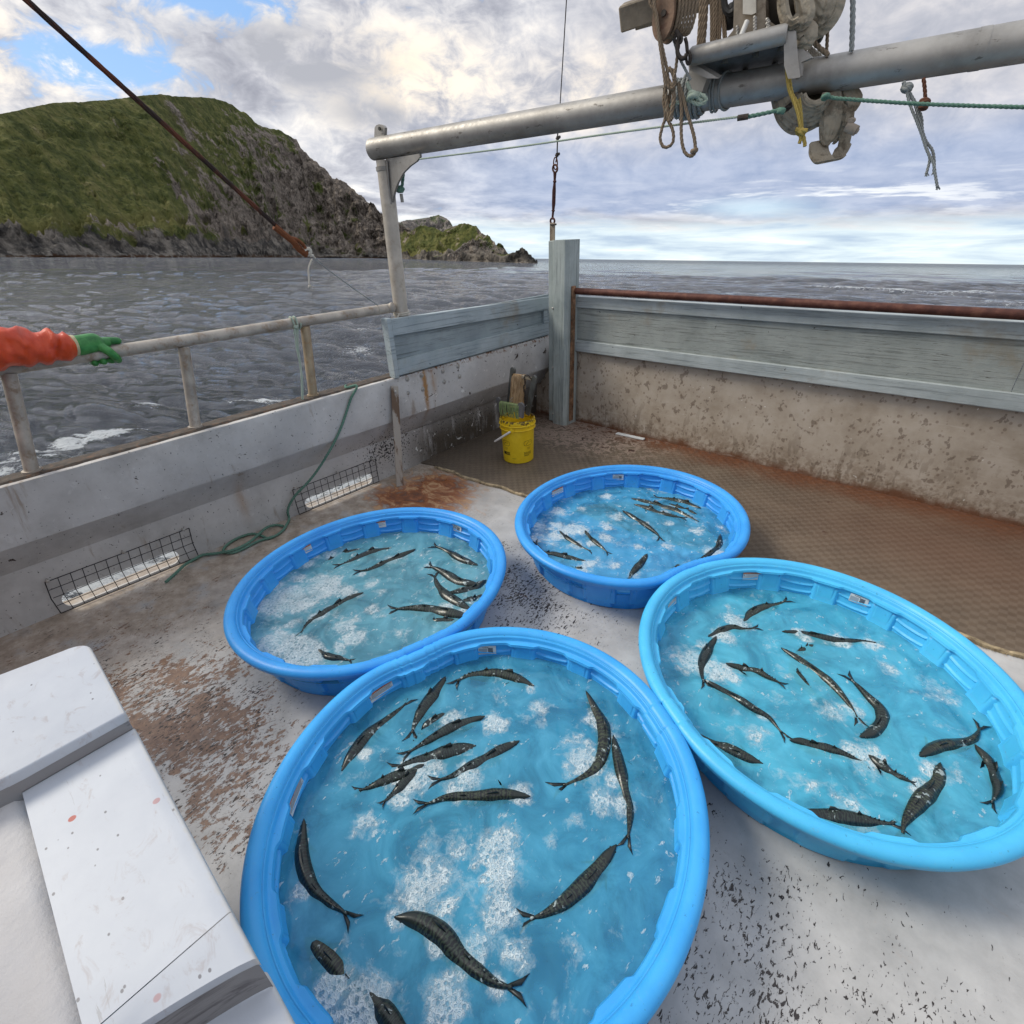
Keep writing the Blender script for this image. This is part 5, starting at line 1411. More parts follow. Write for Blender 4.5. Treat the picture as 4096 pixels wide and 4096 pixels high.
m = MB(); gd = g1 - g0; m.tube([g0 + gd * .06, g0 + gd * .10, g0 + gd * .95, g0 + gd * .99], [.006, .0095, .0095, .006], 12); m.build('grip', M_white, hd)
# printing on the bucket
def on_cyl(V_, ang, zc, scale=1.0):
    out_ = []
    for v in V_:
        zz = zc + v[1]; rr_ = .1405 + (zz / HB) * .0135 + .0012 + (v[2] if len(v) > 2 else 0); a2_ = ang + v[0] / .148
        out_.append((BX + rr_ * math.cos(a2_), BY + rr_ * math.sin(a2_), z0 + zz))
    return np.array(out_)
M_print = plain('faded_brown_print', (.14, .085, .015), .5, 0, .2, 40, .02)
M_black = plain('black_print', (.02, .017, .008), .45, 0, .2, 40, .02)
pr_ = MB(); a_r = vdir + .62; a_l = vdir - .75
def rect(mb, ang, x0, x1, y0, y1):
    n_ = max(2, int(abs(x1 - x0) / .006) + 1); V_ = [];
    for i in range(n_): x = x0 + (x1 - x0) * i / (n_ - 1); V_ += [(x, y0), (x, y1)]
    mb.add(on_cyl(V_, ang, 0), [(2 * i, 2 * i + 2, 2 * i + 3, 2 * i + 1) for i in range(n_ - 1)])
for dx, w_ in ((0, .004), (.007, .002), (.011, .005), (.018, .0025), (.023, .0025), (.028, .005), (.036, .002), (.040, .004), (.047, .0025), (.052, .003)): rect(pr_, a_r - .06, dx - .028, dx - .028 + w_, .072, .082)
V_, Fs_ = text_mesh('t', '30102', .034, None, None, None)
pr_.add(on_cyl([(v[0], v[1] * 1.05, v[2]) for v in V_], a_r, .098), Fs_)
pr_.build('number_print', M_print, bk, smooth=False)
for an_, nm_ in ((a_r + .05, 'oval_print'), (a_l - .10, 'oval_print')):
    pr_ = MB(); n_ = 40
    ring_ = [(.045 * (1 if abs(math.cos(t_)) < 1 else 1) * math.copysign(abs(math.cos(t_)) ** .6, math.cos(t_)), .024 * math.copysign(abs(math.sin(t_)) ** .7, math.sin(t_))) for t_ in np.linspace(0, 2 * math.pi, n_, endpoint=False)]
    V_ = [(a2_ * .97, b2_ * .94, 0) for a2_, b2_ in ring_] + [(a2_ * 1.03, b2_ * 1.05, 0) for a2_, b2_ in ring_]
    pr_.add(on_cyl(V_, an_, .195), [(i, (i + 1) % n_, (i + 1) % n_ + n_, i + n_) for i in range(n_)])
    V2_ = [(-.026, -.013, 0), (-.023, -.016, 0), (.010, .011, 0), (.006, .013, 0)]; pr_.add(on_cyl(V2_, an_, .197), [(0, 1, 2, 3)])
    V2_ = [(.012, .004, 0), (.030, .007, 0), (.030, .010, 0), (.012, .007, 0)]; pr_.add(on_cyl(V2_, an_, .192), [(0, 1, 2, 3)])
    for i in range(3): rect(pr_, an_, -.015 + .004 * i, .022 - .003 * i, .150 - .008 * i, .152 - .008 * i)
    pr_.build(nm_, M_print, bk, smooth=False)
pr_ = MB(); rect(pr_, a_l, -.05, .028, .083, .112); pr_.build('black_label', M_black, bk, smooth=False)
pr_ = MB(); V_, Fs_ = text_mesh('t', '1000', .026, None, None, None); pr_.add(on_cyl([(v[0], v[1], v[2] + .0012) for v in V_], a_l + .02, .098), Fs_); pr_.build('label_text', M_yel, bk, smooth=False)
pr_ = MB(); rect(pr_, vdir - .28, -.018, .020, .052, .0545); pr_.build('small_print', M_print, bk, smooth=False)

# hand lines on wooden frames, chain
M_dwood = plain('wet_dark_wood', (.085, .088, .080), .5, 0, .3, 14, .4, .004, dirt=(.13, .12, .10), dirt_amt=.5)
M_twine = material('tan_twine', lambda g: (lambda n_: g.bsdf(g.mix(g.ss(n_, .35, .62), (.22, .125, .055), (.56, .39, .22)), .8, 0, g.bump(n_, .8, .004), .3))(g.noise(16, 6, .65, g.map(g.pos(), scale=(9, 9, .5)))))
M_green = material('green_twine', lambda g: g.bsdf(g.mix(g.noise(40, 4, .6, g.pos()), (.10, .17, .045), (.40, .50, .22)), .75, 0, None, .3))
def bp(px, py, back): return onY(px, py, BY + back)   # point in the vertical plane of the bucket
def paddle(mb, a, b, wd, th, up=(0, 1, 0)):
    a = np.array(a); b = np.array(b); x = (b - a) / np.linalg.norm(b - a); n_ = np.array(up, float); n_ -= x * (n_ @ x); n_ /= np.linalg.norm(n_); s_ = np.cross(n_, x)
    po = []
    for t_ in np.linspace(-90, 90, 9): po.append(b + x * math.cos(RAD(t_)) * wd * .5 + s_ * math.sin(RAD(t_)) * wd * .5)
    po += [a + s_ * wd * .38, a - s_ * wd * .38]
    mb.prism(po, n_, th)
T4 = lambda x, y: (1950 + x * .2588, 1400 + y * .2588)
wA = empty('line_winder', (BX, BY + .02, .2), 'tall wooden hand-line frame wound with tan twine, standing in the bucket', 'line winder', 'hand-line frames in the yellow bucket')
a_, b_ = bp(*T4(320, 960), .06), bp(*T4(395, 310), .06); m = MB(); paddle(m, a_, b_, .052, .020); m.build('side_arm', M_dwood, wA, smooth=False)
a_, b_ = bp(*T4(620, 1000), .06), bp(*T4(725, 440), .06); m = MB(); paddle(m, a_, b_, .050, .020); m.build('side_arm', M_dwood, wA, smooth=False)
c0, c1 = bp(*T4(380, 375), .06), bp(*T4(700, 450), .06); m = MB(); m.beam(c0, c1, .02, .028, bevel=.003); m.build('cross_bar', plain('pale_wood', (.26, .22, .16), .7, 0, .2, 12, .3), wA, smooth=False)
m = MB(); rs = random.Random(5)
u0, u1 = bp(*T4(490, 375), .045), bp(*T4(450, 880), .045); ex_ = np.array([.745, .667, 0])
for i in range(38):
    f_ = (i / 37 - .5); ofs = ex_ * f_ * .125; bow = -.018 * math.cos(f_ * 3)
    pts_ = [u0 + ofs * .85 + (0, .0, -.004), u0 * .85 + u1 * .15 + ofs + np.array([.3, -.6, 0]) * (-bow) , u0 * .5 + u1 * .5 + ofs * (.95 + .1 * rs.random()) + np.array([.3, -.6, 0]) * (-bow * 1.1), u1 + ofs * 1.05 + np.array([.3, -.6, 0]) * (-bow)]
    m.tube(catmull(pts_, 5), .0032 + .001 * rs.random(), 5)
m.box(np.minimum(u0, u1) + (-.03, .004, 0), np.maximum(u0, u1) + (.02, .02, -.005))
m.build('wound_twine', M_twine, wA)
wB = empty('line_winder', (BX - .05, BY - .06, .25), 'low wooden hand-line frame wound with green cord, lying across the bucket mouth', 'line winder', 'hand-line frames in the yellow bucket')
a_, b_ = bp(*T4(190, 960), -.03), bp(*T4(172, 770), -.03); m = MB(); paddle(m, a_, b_, .050, .020); m.build('side_arm', plain('grey_worn_wood', (.13, .125, .12), .6, 0, .2, 14, .3), wB, smooth=False)
a_, b_ = bp(*T4(515, 1040), -.10), bp(*T4(520, 870), -.10); m = MB(); paddle(m, a_, b_, .066, .022); m.build('side_arm', bpy.data.materials['grey_worn_wood'], wB, smooth=False)
c0, c1 = bp(*T4(205, 815), -.035), bp(*T4(495, 865), -.095); m = MB(); m.beam(c0, c1, .02, .02, bevel=.003); m.build('cross_bar', bpy.data.materials['pale_wood'], wB, smooth=False)
m = MB()
for i in range(17):
    f_ = i / 16; t_ = c0 * (1 - f_) + c1 * f_; t_ = t_ + (c1 - c0) * 0
    sw = (rs.random() - .5) * .012
    m.tube(catmull([t_ + (0, .016, .0), t_ + (0, 0, .013), t_ + (sw * .4, -.017, -.004), t_ + (sw, -.020, -.055), t_ + (sw * 1.6, -.010, -.115)], 4), .0042, 5)
m.build('wound_cord', M_green, wB)
# chain over the frame
ch = empty('chain', (BX, BY, .35), 'short rusty dark chain hanging over the hand-line frame in the bucket', 'chain')
M_chain = plain('dark_rusty_iron', (.045, .036, .030), .55, .5, .3, 60, .4, .002)
cpts = catmull([bp(*T4(670, 440), .03), bp(*T4(620, 395), .02), bp(*T4(570, 420), .02), bp(*T4(585, 510), .02), bp(*T4(560, 580), .015), bp(*T4(580, 680), .015), bp(*T4(575, 770), .015), bp(*T4(585, 880), .015)], 10)
cpts = resample(cpts, .017); m = MB()
for i in range(len(cpts) - 1):
    c_ = (cpts[i] + cpts[i + 1]) / 2; x_ = cpts[i + 1] - cpts[i]; x_ /= np.linalg.norm(x_); n_ = np.cross(x_, (0, 1, 0) if i % 2 else (1, .3, .1)); n_ /= np.linalg.norm(n_)
    m.tube([c_ + x_ * .0145 * math.cos(t_) + n_ * .0075 * math.sin(t_) for t_ in np.linspace(0, 2 * math.pi, 12, endpoint=False)], .0028, 6, closed=True)
m.build('links', M_chain, ch)
m = MB(); m.tube(catmull([bp(*T4(385, 735), .0), bp(*T4(350, 770), -.01), bp(*T4(360, 800), -.01), bp(*T4(385, 780), -.01)], 6), .0025, 6)
tag(m.build('fish_hook', M_gal), 'small bent hook hanging beside the tan twine in the bucket', 'hook')

# ------------------------------------------------------------------ white stepped worktop in the lower left corner
wt = empty('worktop', (-1.2, -.15, 0), 'white painted stepped worktop with reddish spots, in the near left corner', 'worktop')
def white_mat(g):
    p = g.pos(); mid = g.noise(5, 7, .6, p); fine = g.noise(60, 5, .6, p); s = g.sep(p)
    c = g.ramp(mid, [(.3, (.49, .52, .58)), (.7, (.58, .61, .66))])
    cell = g.node('ShaderNodeTexVoronoi', feature='F1'); g.put(cell.inputs['Vector'], g.map(p, scale=(1, 1, .2), loc=(.5, .2, 0))); cell.inputs['Scale'].default_value = 9.5
    rc = g.sep(cell.outputs['Color'])
    dot = g.m('MULTIPLY', g.ss(cell.outputs['Distance'], .085, .065), g.ss(rc[0], .52, .54))
    c = g.mix(g.m('MULTIPLY', dot, g.m('ADD', .35, g.m('MULTIPLY', rc[1], .65))), c, (.42, .065, .040))
    cell2 = g.node('ShaderNodeTexVoronoi', feature='F1'); g.put(cell2.inputs['Vector'], g.map(p, scale=(1, 1.5, .2), loc=(3, 1, 0))); cell2.inputs['Scale'].default_value = 24
    rc2 = g.sep(cell2.outputs['Color'])
    c = g.mix(g.m('MULTIPLY', g.m('MULTIPLY', g.ss(cell2.outputs['Distance'], .12, .07), g.ss(rc2[0], .62, .64)), .75), c, (.10, .09, .10))
    sm = g.noise(11, 6, .7, g.map(p, scale=(1, 1.8, 1)), dist=.8)
    c = g.mix(g.m('MULTIPLY', g.ss(sm, .56, .70), .45), c, (.36, .30, .29))
    sc2 = g.noise(30, 6, .7, g.map(p, scale=(.12, 1.4, 1), rot=(0, 0, .5)), dist=.3)
    c = g.mix(g.m('MULTIPLY', g.ss(sc2, .66, .69), .5), c, (.30, .29, .29))
    c = g.mix(g.m('MULTIPLY', g.ss(g.m('ADD', s[1], g.m('MULTIPLY', g.m('SUBTRACT', fine, .5), .02)), -.052, -.040), .35), c, (.55, .50, .38))
    return g.bsdf(c, .42, 0, g.bump(g.m('ADD', mid, g.m('MULTIPLY', fine, .2)), .15, .004), .45)
M_wt = material('white_gelcoat', white_mat)
zA, zB = .80, .735
xA0 = onZ(345, 2560, zA)[0]; xR = onZ(500, 2850, zA)[0]; xR2 = onZ(540, 2912, zB)[0]
xCr = onZ(960, 3610, zB)[0]; xD = onZ(1075, 3790, zB)[0]
yN, yF = -.040, -.262
def strip(mb, prof_, ya, yb, ny=10, edge=.006, thick=.03, curve=None):
    """profile (x, z) swept along y, its near edge rounded over"""
    ys_ = np.r_[np.linspace(yb, ya - edge, ny), ya - edge * .3, ya, ya]
    dz_ = np.r_[np.zeros(ny), -edge * .3, -edge, -thick]
    V_ = []
    for k_, y_ in enumerate(ys_):
        for x_, z_ in prof_:
            cx_ = curve(x_, y_) if curve else 0.0
            V_.append((x_ + cx_, y_, z_ + dz_[k_]))
    n_ = len(prof_); mb.add(V_, [(i * n_ + j, i * n_ + j + 1, (i + 1) * n_ + j + 1, (i + 1) * n_ + j) for i in range(len(ys_) - 1) for j in range(n_ - 1)])
# upper leaf with a rounded far corner
m = MB(); rc_ = .055
top = [(xR, yN), (xA0 + rc_ * 1.0, yN)] + [(xA0 + rc_ * (1 - math.sin(t_)), yN - rc_ * (1 - math.cos(t_))) for t_ in np.linspace(0.0, math.pi / 2, 8)][1:] + [(xA0 - .03, yF), (xA0 - .10, -1.3), (xR - .1, -1.3), (xR, yF)]
top = [np.array(q) for q in top]
def slab_(mb, poly, z_, th, bev=.006):
    c_ = sum(poly) / len(poly); n_ = len(poly); V_ = []
    for ins, dz in ((bev, 0), (bev * .3, -bev * .3), (0, -bev), (0, -th)):
        for q in poly:
            d_ = c_ - q; d_ = d_ / np.linalg.norm(d_) * ins; V_.append((q[0] + d_[0], q[1] + d_[1], z_ + dz))
    mb.add(V_, [tuple(range(n_))] + [(k_ * n_ + i, (k_ + 1) * n_ + i, (k_ + 1) * n_ + (i + 1) % n_, k_ * n_ + (i + 1) % n_) for k_ in range(3) for i in range(n_)] + [tuple(range(3 * n_, 4 * n_))[::-1]])
slab_(m, top, zA, .030); m.build('upper_leaf', M_wt, wt, sharp=60)
M_riser_shade = material('shaded_riser_grey', lambda g: g.bsdf(g.mix(g.ss(g.noise(8, 7, .65, g.map(g.pos(), scale=(1, .35, 2.2)), dist=.8), .52, .64), g.mix(g.noise(5, 5, .6, g.pos()), (.25, .24, .245), (.33, .32, .32)), (.14, .13, .135)), .6, 0, g.bump(g.noise(30, 5, .6, g.pos()), .3, .003), .4))  # white step faces coloured grey for their shade, with darker smears
m = MB(); m.box((xR - .05, yF - .9, zB - .03), (xR - .003, yN - .004, zA - .029)); m.build('riser', M_riser_shade, wt, smooth=False)
m = MB(); cv = lambda x_, y_: 0
drop = .062
xs_ = np.linspace(xR2 - .004, xCr, 8); pf = [(x_, zB) for x_ in xs_]
pf = [(xR - .02, zA - .02), (xR + .012, zA - .022), (xR2 - .03, zB + .012), (xR2 - .012, zB + .002)] + pf
strip(m, [(xR - .001, zB)] + pf[4:], yN, yF - .02, 10)
m.build('lower_leaf', M_wt, wt, sharp=50)
def cvf(x_, y_):      # the cut edge sweeps away from the camera with depth
    t_ = (yN - y_) / .22; return -.075 * min(1.4, max(0, t_)) ** .8 * (1 if x_ > xCr + .03 else 0)
m = MB()
strip(m, [(xCr + .0025, zB + .0), (xCr + .02, zB - .001), (xCr + .029, zB - .002), (xD - .004, zB - .005), (xD, zB - .012), (xD + .001, zB - .020)], yN, yF - .02, 12, curve=cvf)
m.build('end_leaf', M_wt, wt, sharp=50)
m = MB(); strip(m, [(xD - .0005, zB - .016), (xD + .001, zB - .055), (xD + .004, zB - .112)], yN - .002, yF - .02, 12, curve=cvf); m.build('riser', M_riser_shade, wt, sharp=50)
m = MB(); strip(m, [(xD - .03, zB - .114), (xD + .05, zB - .115), (xD + .8, zB - .120)], yN, yF - .02, 12, curve=cvf); m.build('bottom_leaf', M_wt, wt, sharp=50)
# rough off-white block behind it
M_rough = material('rough_white_fibreglass', lambda g: g.bsdf(g.mix(g.m('MULTIPLY', g.ss(g.noise(7, 9, .7, g.pos()), .58, .70), .45), g.ramp(g.noise(3, 6, .6, g.pos()), [(.3, (.52, .50, .50)), (.7, (.66, .645, .645))]), (.36, .27, .25)), .7, 0, g.bump(g.noise(16, 9, .65, g.pos()), .7, .010), .35))
nx, ny_ = 90, 50; X_, Y_ = np.meshgrid(np.linspace(-1.56, .6, nx), np.linspace(-1.4, yF - .012, ny_), indexing='xy')
Z_ = zB - .012 + .010 * np.sin(X_ * 5 + 1) * np.sin(Y_ * 7) + .004 * np.sin(X_ * 23) * np.sin(Y_ * 31 + 2)
ed = np.clip((Y_ - (yF - .045)) / .033, 0, 1); Z_ -= .022 * ed ** 2; ex2 = np.clip((-1.50 - X_) / .06, 0, 1); Z_ -= .03 * ex2 ** 2
Yn = Y_ + .006 * np.sin(X_ * 19) * (ed > 0)
o = np_mesh('rough_top', np.stack([X_, Yn, Z_], -1).reshape(-1, 3), grid_faces(ny_, nx), M_rough, True, wt)
m = MB(); m.box((-1.62, -1.45, 0.0), (.62, -.30, .690)); m.build('base_cabinet', plain('grey_base_paint', (.33, .33, .34), .6, 0, .1, 5, .3), wt, smooth=False)
# ------------------------------------------------------------------ gallows: leg, beam, gusset
M_alu = material('scuffed_aluminium', lambda g: (lambda p, n_, f_, st: g.bsdf(
    g.mix(g.m('MULTIPLY', g.ss(g.noise(30, 6, .7, g.map(p, scale=(.25, 1, 1))), .60, .66), .7), g.mix(g.ss(n_, .3, .7), (.25, .235, .215), (.44, .42, .39)), (.075, .062, .05)),
    g.m('ADD', .36, g.m('MULTIPLY', f_, .34)), .6, g.bump(g.m('ADD', g.m('MULTIPLY', f_, .3), g.m('MULTIPLY', st, .8)), .25, .003), .5))(
    g.pos(), g.noise(3.0, 7, .65, g.pos()), g.noise(55, 5, .6, g.pos()), g.noise(22, 4, .6, g.map(g.pos(), scale=(.12, 1, 1)))))
M_legp = plain('chalky_cream_pipe', (.52, .47, .40), .5, .35, .14, 6, .25, .003, dirt=(.24, .17, .11), dirt_amt=.5)
gal = empty('gallows', (-3.6, 2.62, .86), 'scuffed aluminium gallows: upright leg on the bulwark carrying a long level pipe', 'gallows')
L0 = np.array([-3.585, 2.60, zt(2.6) + .006]); L1 = np.array([-3.60, 2.655, 2.36])
m = MB(); m.tube([L0, L0 * .5 + L1 * .5, L1], .0555, 28); m.tube([L0 - (0, 0, .002), L0 + (0, 0, .02)], .075, 28); m.build('leg', M_legp, gal)
B0 = np.array([-3.675, 2.62, 2.432]); B1 = onY(4096, 167, 3.25); BD = (B1 - B0) / np.linalg.norm(B1 - B0); BR = .067
m = MB(); m.tube([B0, B0 + BD * .006, B0 + BD * .02] + [B0 + BD * t_ for t_ in np.linspace(.05, 4.6, 24)], [BR * .90, BR * .98, BR] + [BR] * 24, 36)
m.build('cross_pipe', M_alu, gal)
m = MB()
for t_ in (2.75, 3.34):
    m = MB(); m.tube([B0 + BD * t_, B0 + BD * (t_ + .035)], BR + .0015, 36, caps=False); m.build('weld_band', M_alu, gal)
_bt = np.linspace(0, 4.4, 60); _bp = np.array([B0 + BD * t_ for t_ in _bt]) - CAM; _bc = _bp @ RM
_bx = 2048 + F * _bc[:, 0] / -_bc[:, 2]; KB = 1.17
def onB(px, py, y):
    """point in the upright plane of the pipe; y is the distance in front of or behind it (2.66 = its axis)"""
    return onY(px, py, float(np.interp(px, _bx, _bp[:, 1])) + (y - 2.66) * KB)
# lug on top, gusset below
T5 = lambda x, y: (1400 + x * .5176, 400 + y * .5176)
lug = [onY(*T5(x, y), 2.64) for x, y in ((195, 330), (200, 215), (212, 196), (235, 188), (262, 195), (278, 215), (272, 330))]
m = MB(); m.prism(lug, (0, 1, 0), .022); m.build('lug', M_alu, gal, sharp=30)
m = MB(); c_ = onY(*T5(232, 222), 2.622); m.tube([c_, c_ - (0, .008, 0)], .011, 14); m.build('lug_hole', M_black, gal)
gus = [onY(*T5(x, y), 2.645) for x, y in ((285, 455), (400, 440), (545, 415), (548, 440), (520, 475), (470, 510), (420, 560), (375, 640), (350, 710), (335, 790), (320, 803), (308, 790), (300, 640), (290, 500))]
m = MB(); m.prism(gus, (0, 1, 0), .018); m.build('gusset', M_alu, gal, sharp=30)
m = MB(); m.tube(catmull([onY(*T5(x, y), 2.628) for x, y in ((286, 470), (296, 600), (305, 720), (318, 800))], 6), .007, 8); m.tube([L1 - (0, 0, .06), L1 - (0, 0, .035)], .064, 24); m.build('weld_bead', M_alu, gal)

# ------------------------------------------------------------------ ropes
def rope_mat(name, a, b, rough=.85):
    def fn(g):
        p = g.pos(); n_ = g.noise(160, 3, .6, p); m_ = g.noise(8, 5, .6, p)
        c = g.mix(g.m('ADD', g.m('MULTIPLY', n_, .6), g.m('MULTIPLY', m_, .4)), a, b)
        return g.bsdf(c, rough, 0, g.bump(n_, .5, .002), .3)
    return material(name, fn)
R_green = rope_mat('green_rope', (.035, .10, .068), (.19, .33, .26))
R_pale = rope_mat('pale_green_rope', (.20, .27, .21), (.55, .62, .52))
R_brown = rope_mat('brown_rope', (.10, .072, .045), (.34, .26, .185))
R_grey = rope_mat('grey_rope', (.10, .11, .11), (.42, .44, .43))
R_yellow = rope_mat('yellow_rope', (.22, .15, .03), (.62, .48, .14))
R_white = rope_mat('white_rope', (.36, .33, .27), (.78, .74, .66))
R_rust = rope_mat('rusty_rope', (.05, .018, .010), (.18, .075, .045))
T3 = lambda x, y: (2400 + x * .7246, 0 + y * .7246)
def rope(name, pts, r, mat_, label, cat='rope', group=None, parent=None, twist=True, knots=(), frays=()):
    m_ = MB()
    if twist: rope_geo(m_, pts, r)
    else: m_.tube(catmull(pts, 8), r, 8)
    for c_, kr in knots: knot(m_, c_, kr, r)
    for a2_, b2_, nf in frays:
        a2_ = np.array(a2_); b2_ = np.array(b2_)
        for i in range(nf):
            j_ = np.array([rnd.uniform(-1, 1), rnd.uniform(-1, 1), rnd.uniform(-.3, .3)]) * np.linalg.norm(b2_ - a2_) * .28
            m_.tube([a2_, (a2_ + b2_) / 2 + j_ * .4, b2_ + j_], r * .18, 4)
    o_ = m_.build(name, mat_, parent, sharp=60)
    if parent is None: tag(o_, label, cat, group)
    return o_
def knot(mb, c, R_, r):
    c = np.array(c, float); rs_ = random.Random(int(abs(c[0]) * 1000))
    for k_ in range(4):
        a2_ = rs_.uniform(0, 3); b2_ = rs_.uniform(-.6, .6)
        x_ = np.array([math.cos(a2_), math.sin(a2_), b2_]); x_ /= np.linalg.norm(x_); y_ = np.cross(x_, (b2_, .4, 1)); y_ /= np.linalg.norm(y_)
        mb.tube([c + x_ * R_ * math.cos(t_) + y_ * R_ * .8 * math.sin(t_) for t_ in np.linspace(0, 2 * math.pi, 14, endpoint=False)], r * .95, 7, closed=True)
    mb.ball(c, R_ * .5, 6)
def P3(pts, y): return [onB(*T3(a2_, b2_), y) for a2_, b2_ in pts]

# thin pale green line from the gusset to the rigging, and its dark whipping
gl_ = [onY(1680, 636, 2.62), onB(2050, 590, 2.60), onB(2400, 540, 2.56), onB(2700, 500, 2.53), onB(2950, 468, 2.50)]
rope('tether_line', gl_, .0052, R_pale, 'thin pale green line stretched below the pipe from the gusset to the rigging')
rope('tether_line', P3([(760, 655), (880, 632), (1010, 603)], 2.50), .0088, R_green, 'short thick green rope joining the pale line to the canvas bundle', knots=[(onB(*T3(1000, 612), 2.5), .012)])
m = MB(); m.tube(P3([(760, 652), (818, 643)], 2.497), .012, 10); tag(m.build('whipping', M_rub), 'black tape whipping on the green line left of the canvas bundle', 'whipping')
rope('tether_line', P3([(1235, 530), (1300, 542), (1380, 548), (1480, 556), (1700, 570), (1932, 580), (2350, 592), (3100, 606)], 2.52), .0072, R_green, 'twisted green rope running from the canvas bundle out of the right side', knots=[(onB(*T3(1245, 535), 2.52), .013)])
rope('tie_rope', [onY(*T5(x, y), 2.70) for x, y in ((412, 560), (408, 620), (400, 680))], .012, R_green, 'green rope knotted behind the gusset on the gallows leg', knots=[(onY(*T5(385, 690), 2.70), .026)])
m = MB(); m.tube([onY(*T5(395, 725), 2.70), onY(*T5(405, 790), 2.70)], .012, 8); tag(m.build('toggle', plain('grey_toggle', (.30, .29, .26), .6, 0, .1, 20, .2)), 'small grey wooden toggle hanging under the green knot by the gusset', 'toggle')

# mast foot, platform and brackets above the pipe
rig = empty('mast_step', (-1.35, 2.6, 2.5), 'bolted aluminium mast step welded above the level pipe', 'mast step')
PY = 2.60
fr_ = [onB(*T3(x, y), 2.50) for x, y in ((495, 315), (1035, 185))]
m = MB(); m.tube([fr_[0], fr_[0] * .97 + fr_[1] * .03, fr_[0] * .03 + fr_[1] * .97, fr_[1]], [.029, .036, .036, .031], 20); m.build('edge_pipe', M_alu, rig)
m = MB()
pl = [onB(*T3(500, 335), 2.52), onB(*T3(1035, 210), 2.52), onB(*T3(1040, 345), 2.74), onB(*T3(665, 425), 2.74), onB(*T3(590, 390), 2.66)]
nz_ = np.cross(pl[1] - pl[0], pl[3] - pl[0]); m.prism(pl, nz_, .014); m.build('base_plate', plain('grey_base_plate', (.20, .20, .20), .45, .5, .15, 8, .2, .003), rig, smooth=False)
for x, y, yy in ((690, 322, 2.54), (862, 285, 2.54), (1000, 252, 2.54), (690, 402, 2.70), (802, 382, 2.70), (965, 350, 2.70)):
    c_ = onB(*T3(x, y), yy); m = MB(); m.tube([c_ + (0, 0, .012), c_ - (0, 0, .018)], .014, 6); m.build('bolt', M_dwood, rig, smooth=False)
m = MB(); m.prism([onB(*T3(x, y), 2.56) for x, y in ((1040, 160), (1062, 200), (1175, 320), (1118, 345), (1112, 420), (1085, 438), (1055, 425), (1038, 340))], (.25, 1, 0), .020)
m.prism([onB(*T3(x, y), 2.50) for x, y in ((1036, 160), (1060, 175), (1072, 330), (1085, 430), (1060, 432), (1038, 360))], (1, .3, 0), .030); m.build('side_bracket', M_alu, rig, smooth=False)
m = MB(); m.prism([onB(*T3(x, y), 2.58) for x, y in ((500, 350), (600, 400), (600, 440), (575, 510), (520, 500), (505, 430))], (.1, 1, 0), .040); m.build('side_bracket', M_alu, rig, smooth=False)
m = MB(); m.prism([onB(*T3(x, y), 2.53) for x, y in ((500, 330), (665, 425), (600, 425), (505, 380))], (.3, .8, .6), .020); m.build('brace', M_alu, rig, smooth=False)
M_mast = plain('stained_mast_metal', (.30, .25, .19), .5, .5, .25, 8, .3, .003, dirt=(.12, .08, .05), dirt_amt=.8)
m = MB()
def plate(pts, y, th, nrm=(0, 1, 0)): m.prism([onB(*T3(x_, y_), y) for x_, y_ in pts], nrm, th)
plate(((762, -1500), (925, -1500), (935, 120), (928, 195), (815, 215), (755, 215), (762, 0)), 2.62, .09); m.build('mast_post', M_mast, rig, smooth=False)
m = MB(); plate(((790, -300), (862, -300), (862, 72), (838, 82), (790, 78)), 2.566, .008); m.build('white_plate', plain('worn_white_plate', (.62, .58, .50), .5, 0, .1, 12, .2, .002, dirt=(.30, .25, .2)), rig, smooth=False)
m = MB(); m.tube([onB(*T3(812, 118), 2.55), onB(*T3(772, 215), 2.53)], .011, 10); m.build('strut', M_white, rig)
m = MB(); plate(((755, 150), (690, 232), (760, 222)), 2.60, .02); plate(((930, 110), (1000, 165), (935, 190)), 2.60, .02); m.build('gusset', M_mast, rig, smooth=False)
m = MB()
for i in range(9):
    q = onB(*T3(757 + (i % 2) * 3, 150 + i * 9), 2.585); m.ball(q, (.007, .006, .007), 5)
for i in range(11):
    q = onB(*T3(853 + (i % 2) * 4, 98 + i * 9), 2.565); m.ball(q, (.008, .006, .008), 5)
    q = onB(*T3(922 + (i % 3) * 5, 108 + i * 8), 2.565); m.ball(q, (.008, .006, .007), 5)
m.build('weld_bead', M_alu, rig)

# timber spar crossing behind
M_old = plain('weathered_timber', (.27, .22, .16), .8, 0, .3, 6, .5, .006, dirt=(.10, .075, .05), dirt_amt=.7)
sp0 = onB(*T3(122, 100), 2.72); sp1 = onB(*T3(1150, -250), 2.78)
m = MB(); m.beam(sp0, sp1, .115, .10, up=(.1, -.4, 1), bevel=.006); tag(m.build('timber_spar', M_old, smooth=False), 'weathered square timber spar jutting out left above the rigging', 'spar')
m = MB(); m.beam(onB(*T3(200, 143), 2.78), onB(*T3(560, 40), 2.80), .05, .03, up=(.1, -.4, 1), bevel=.003); tag(m.build('timber_batten', plain('paler_timber', (.42, .36, .27), .8, 0, .2, 8, .4), smooth=False), 'small paler batten fixed under the timber spar', 'batten')

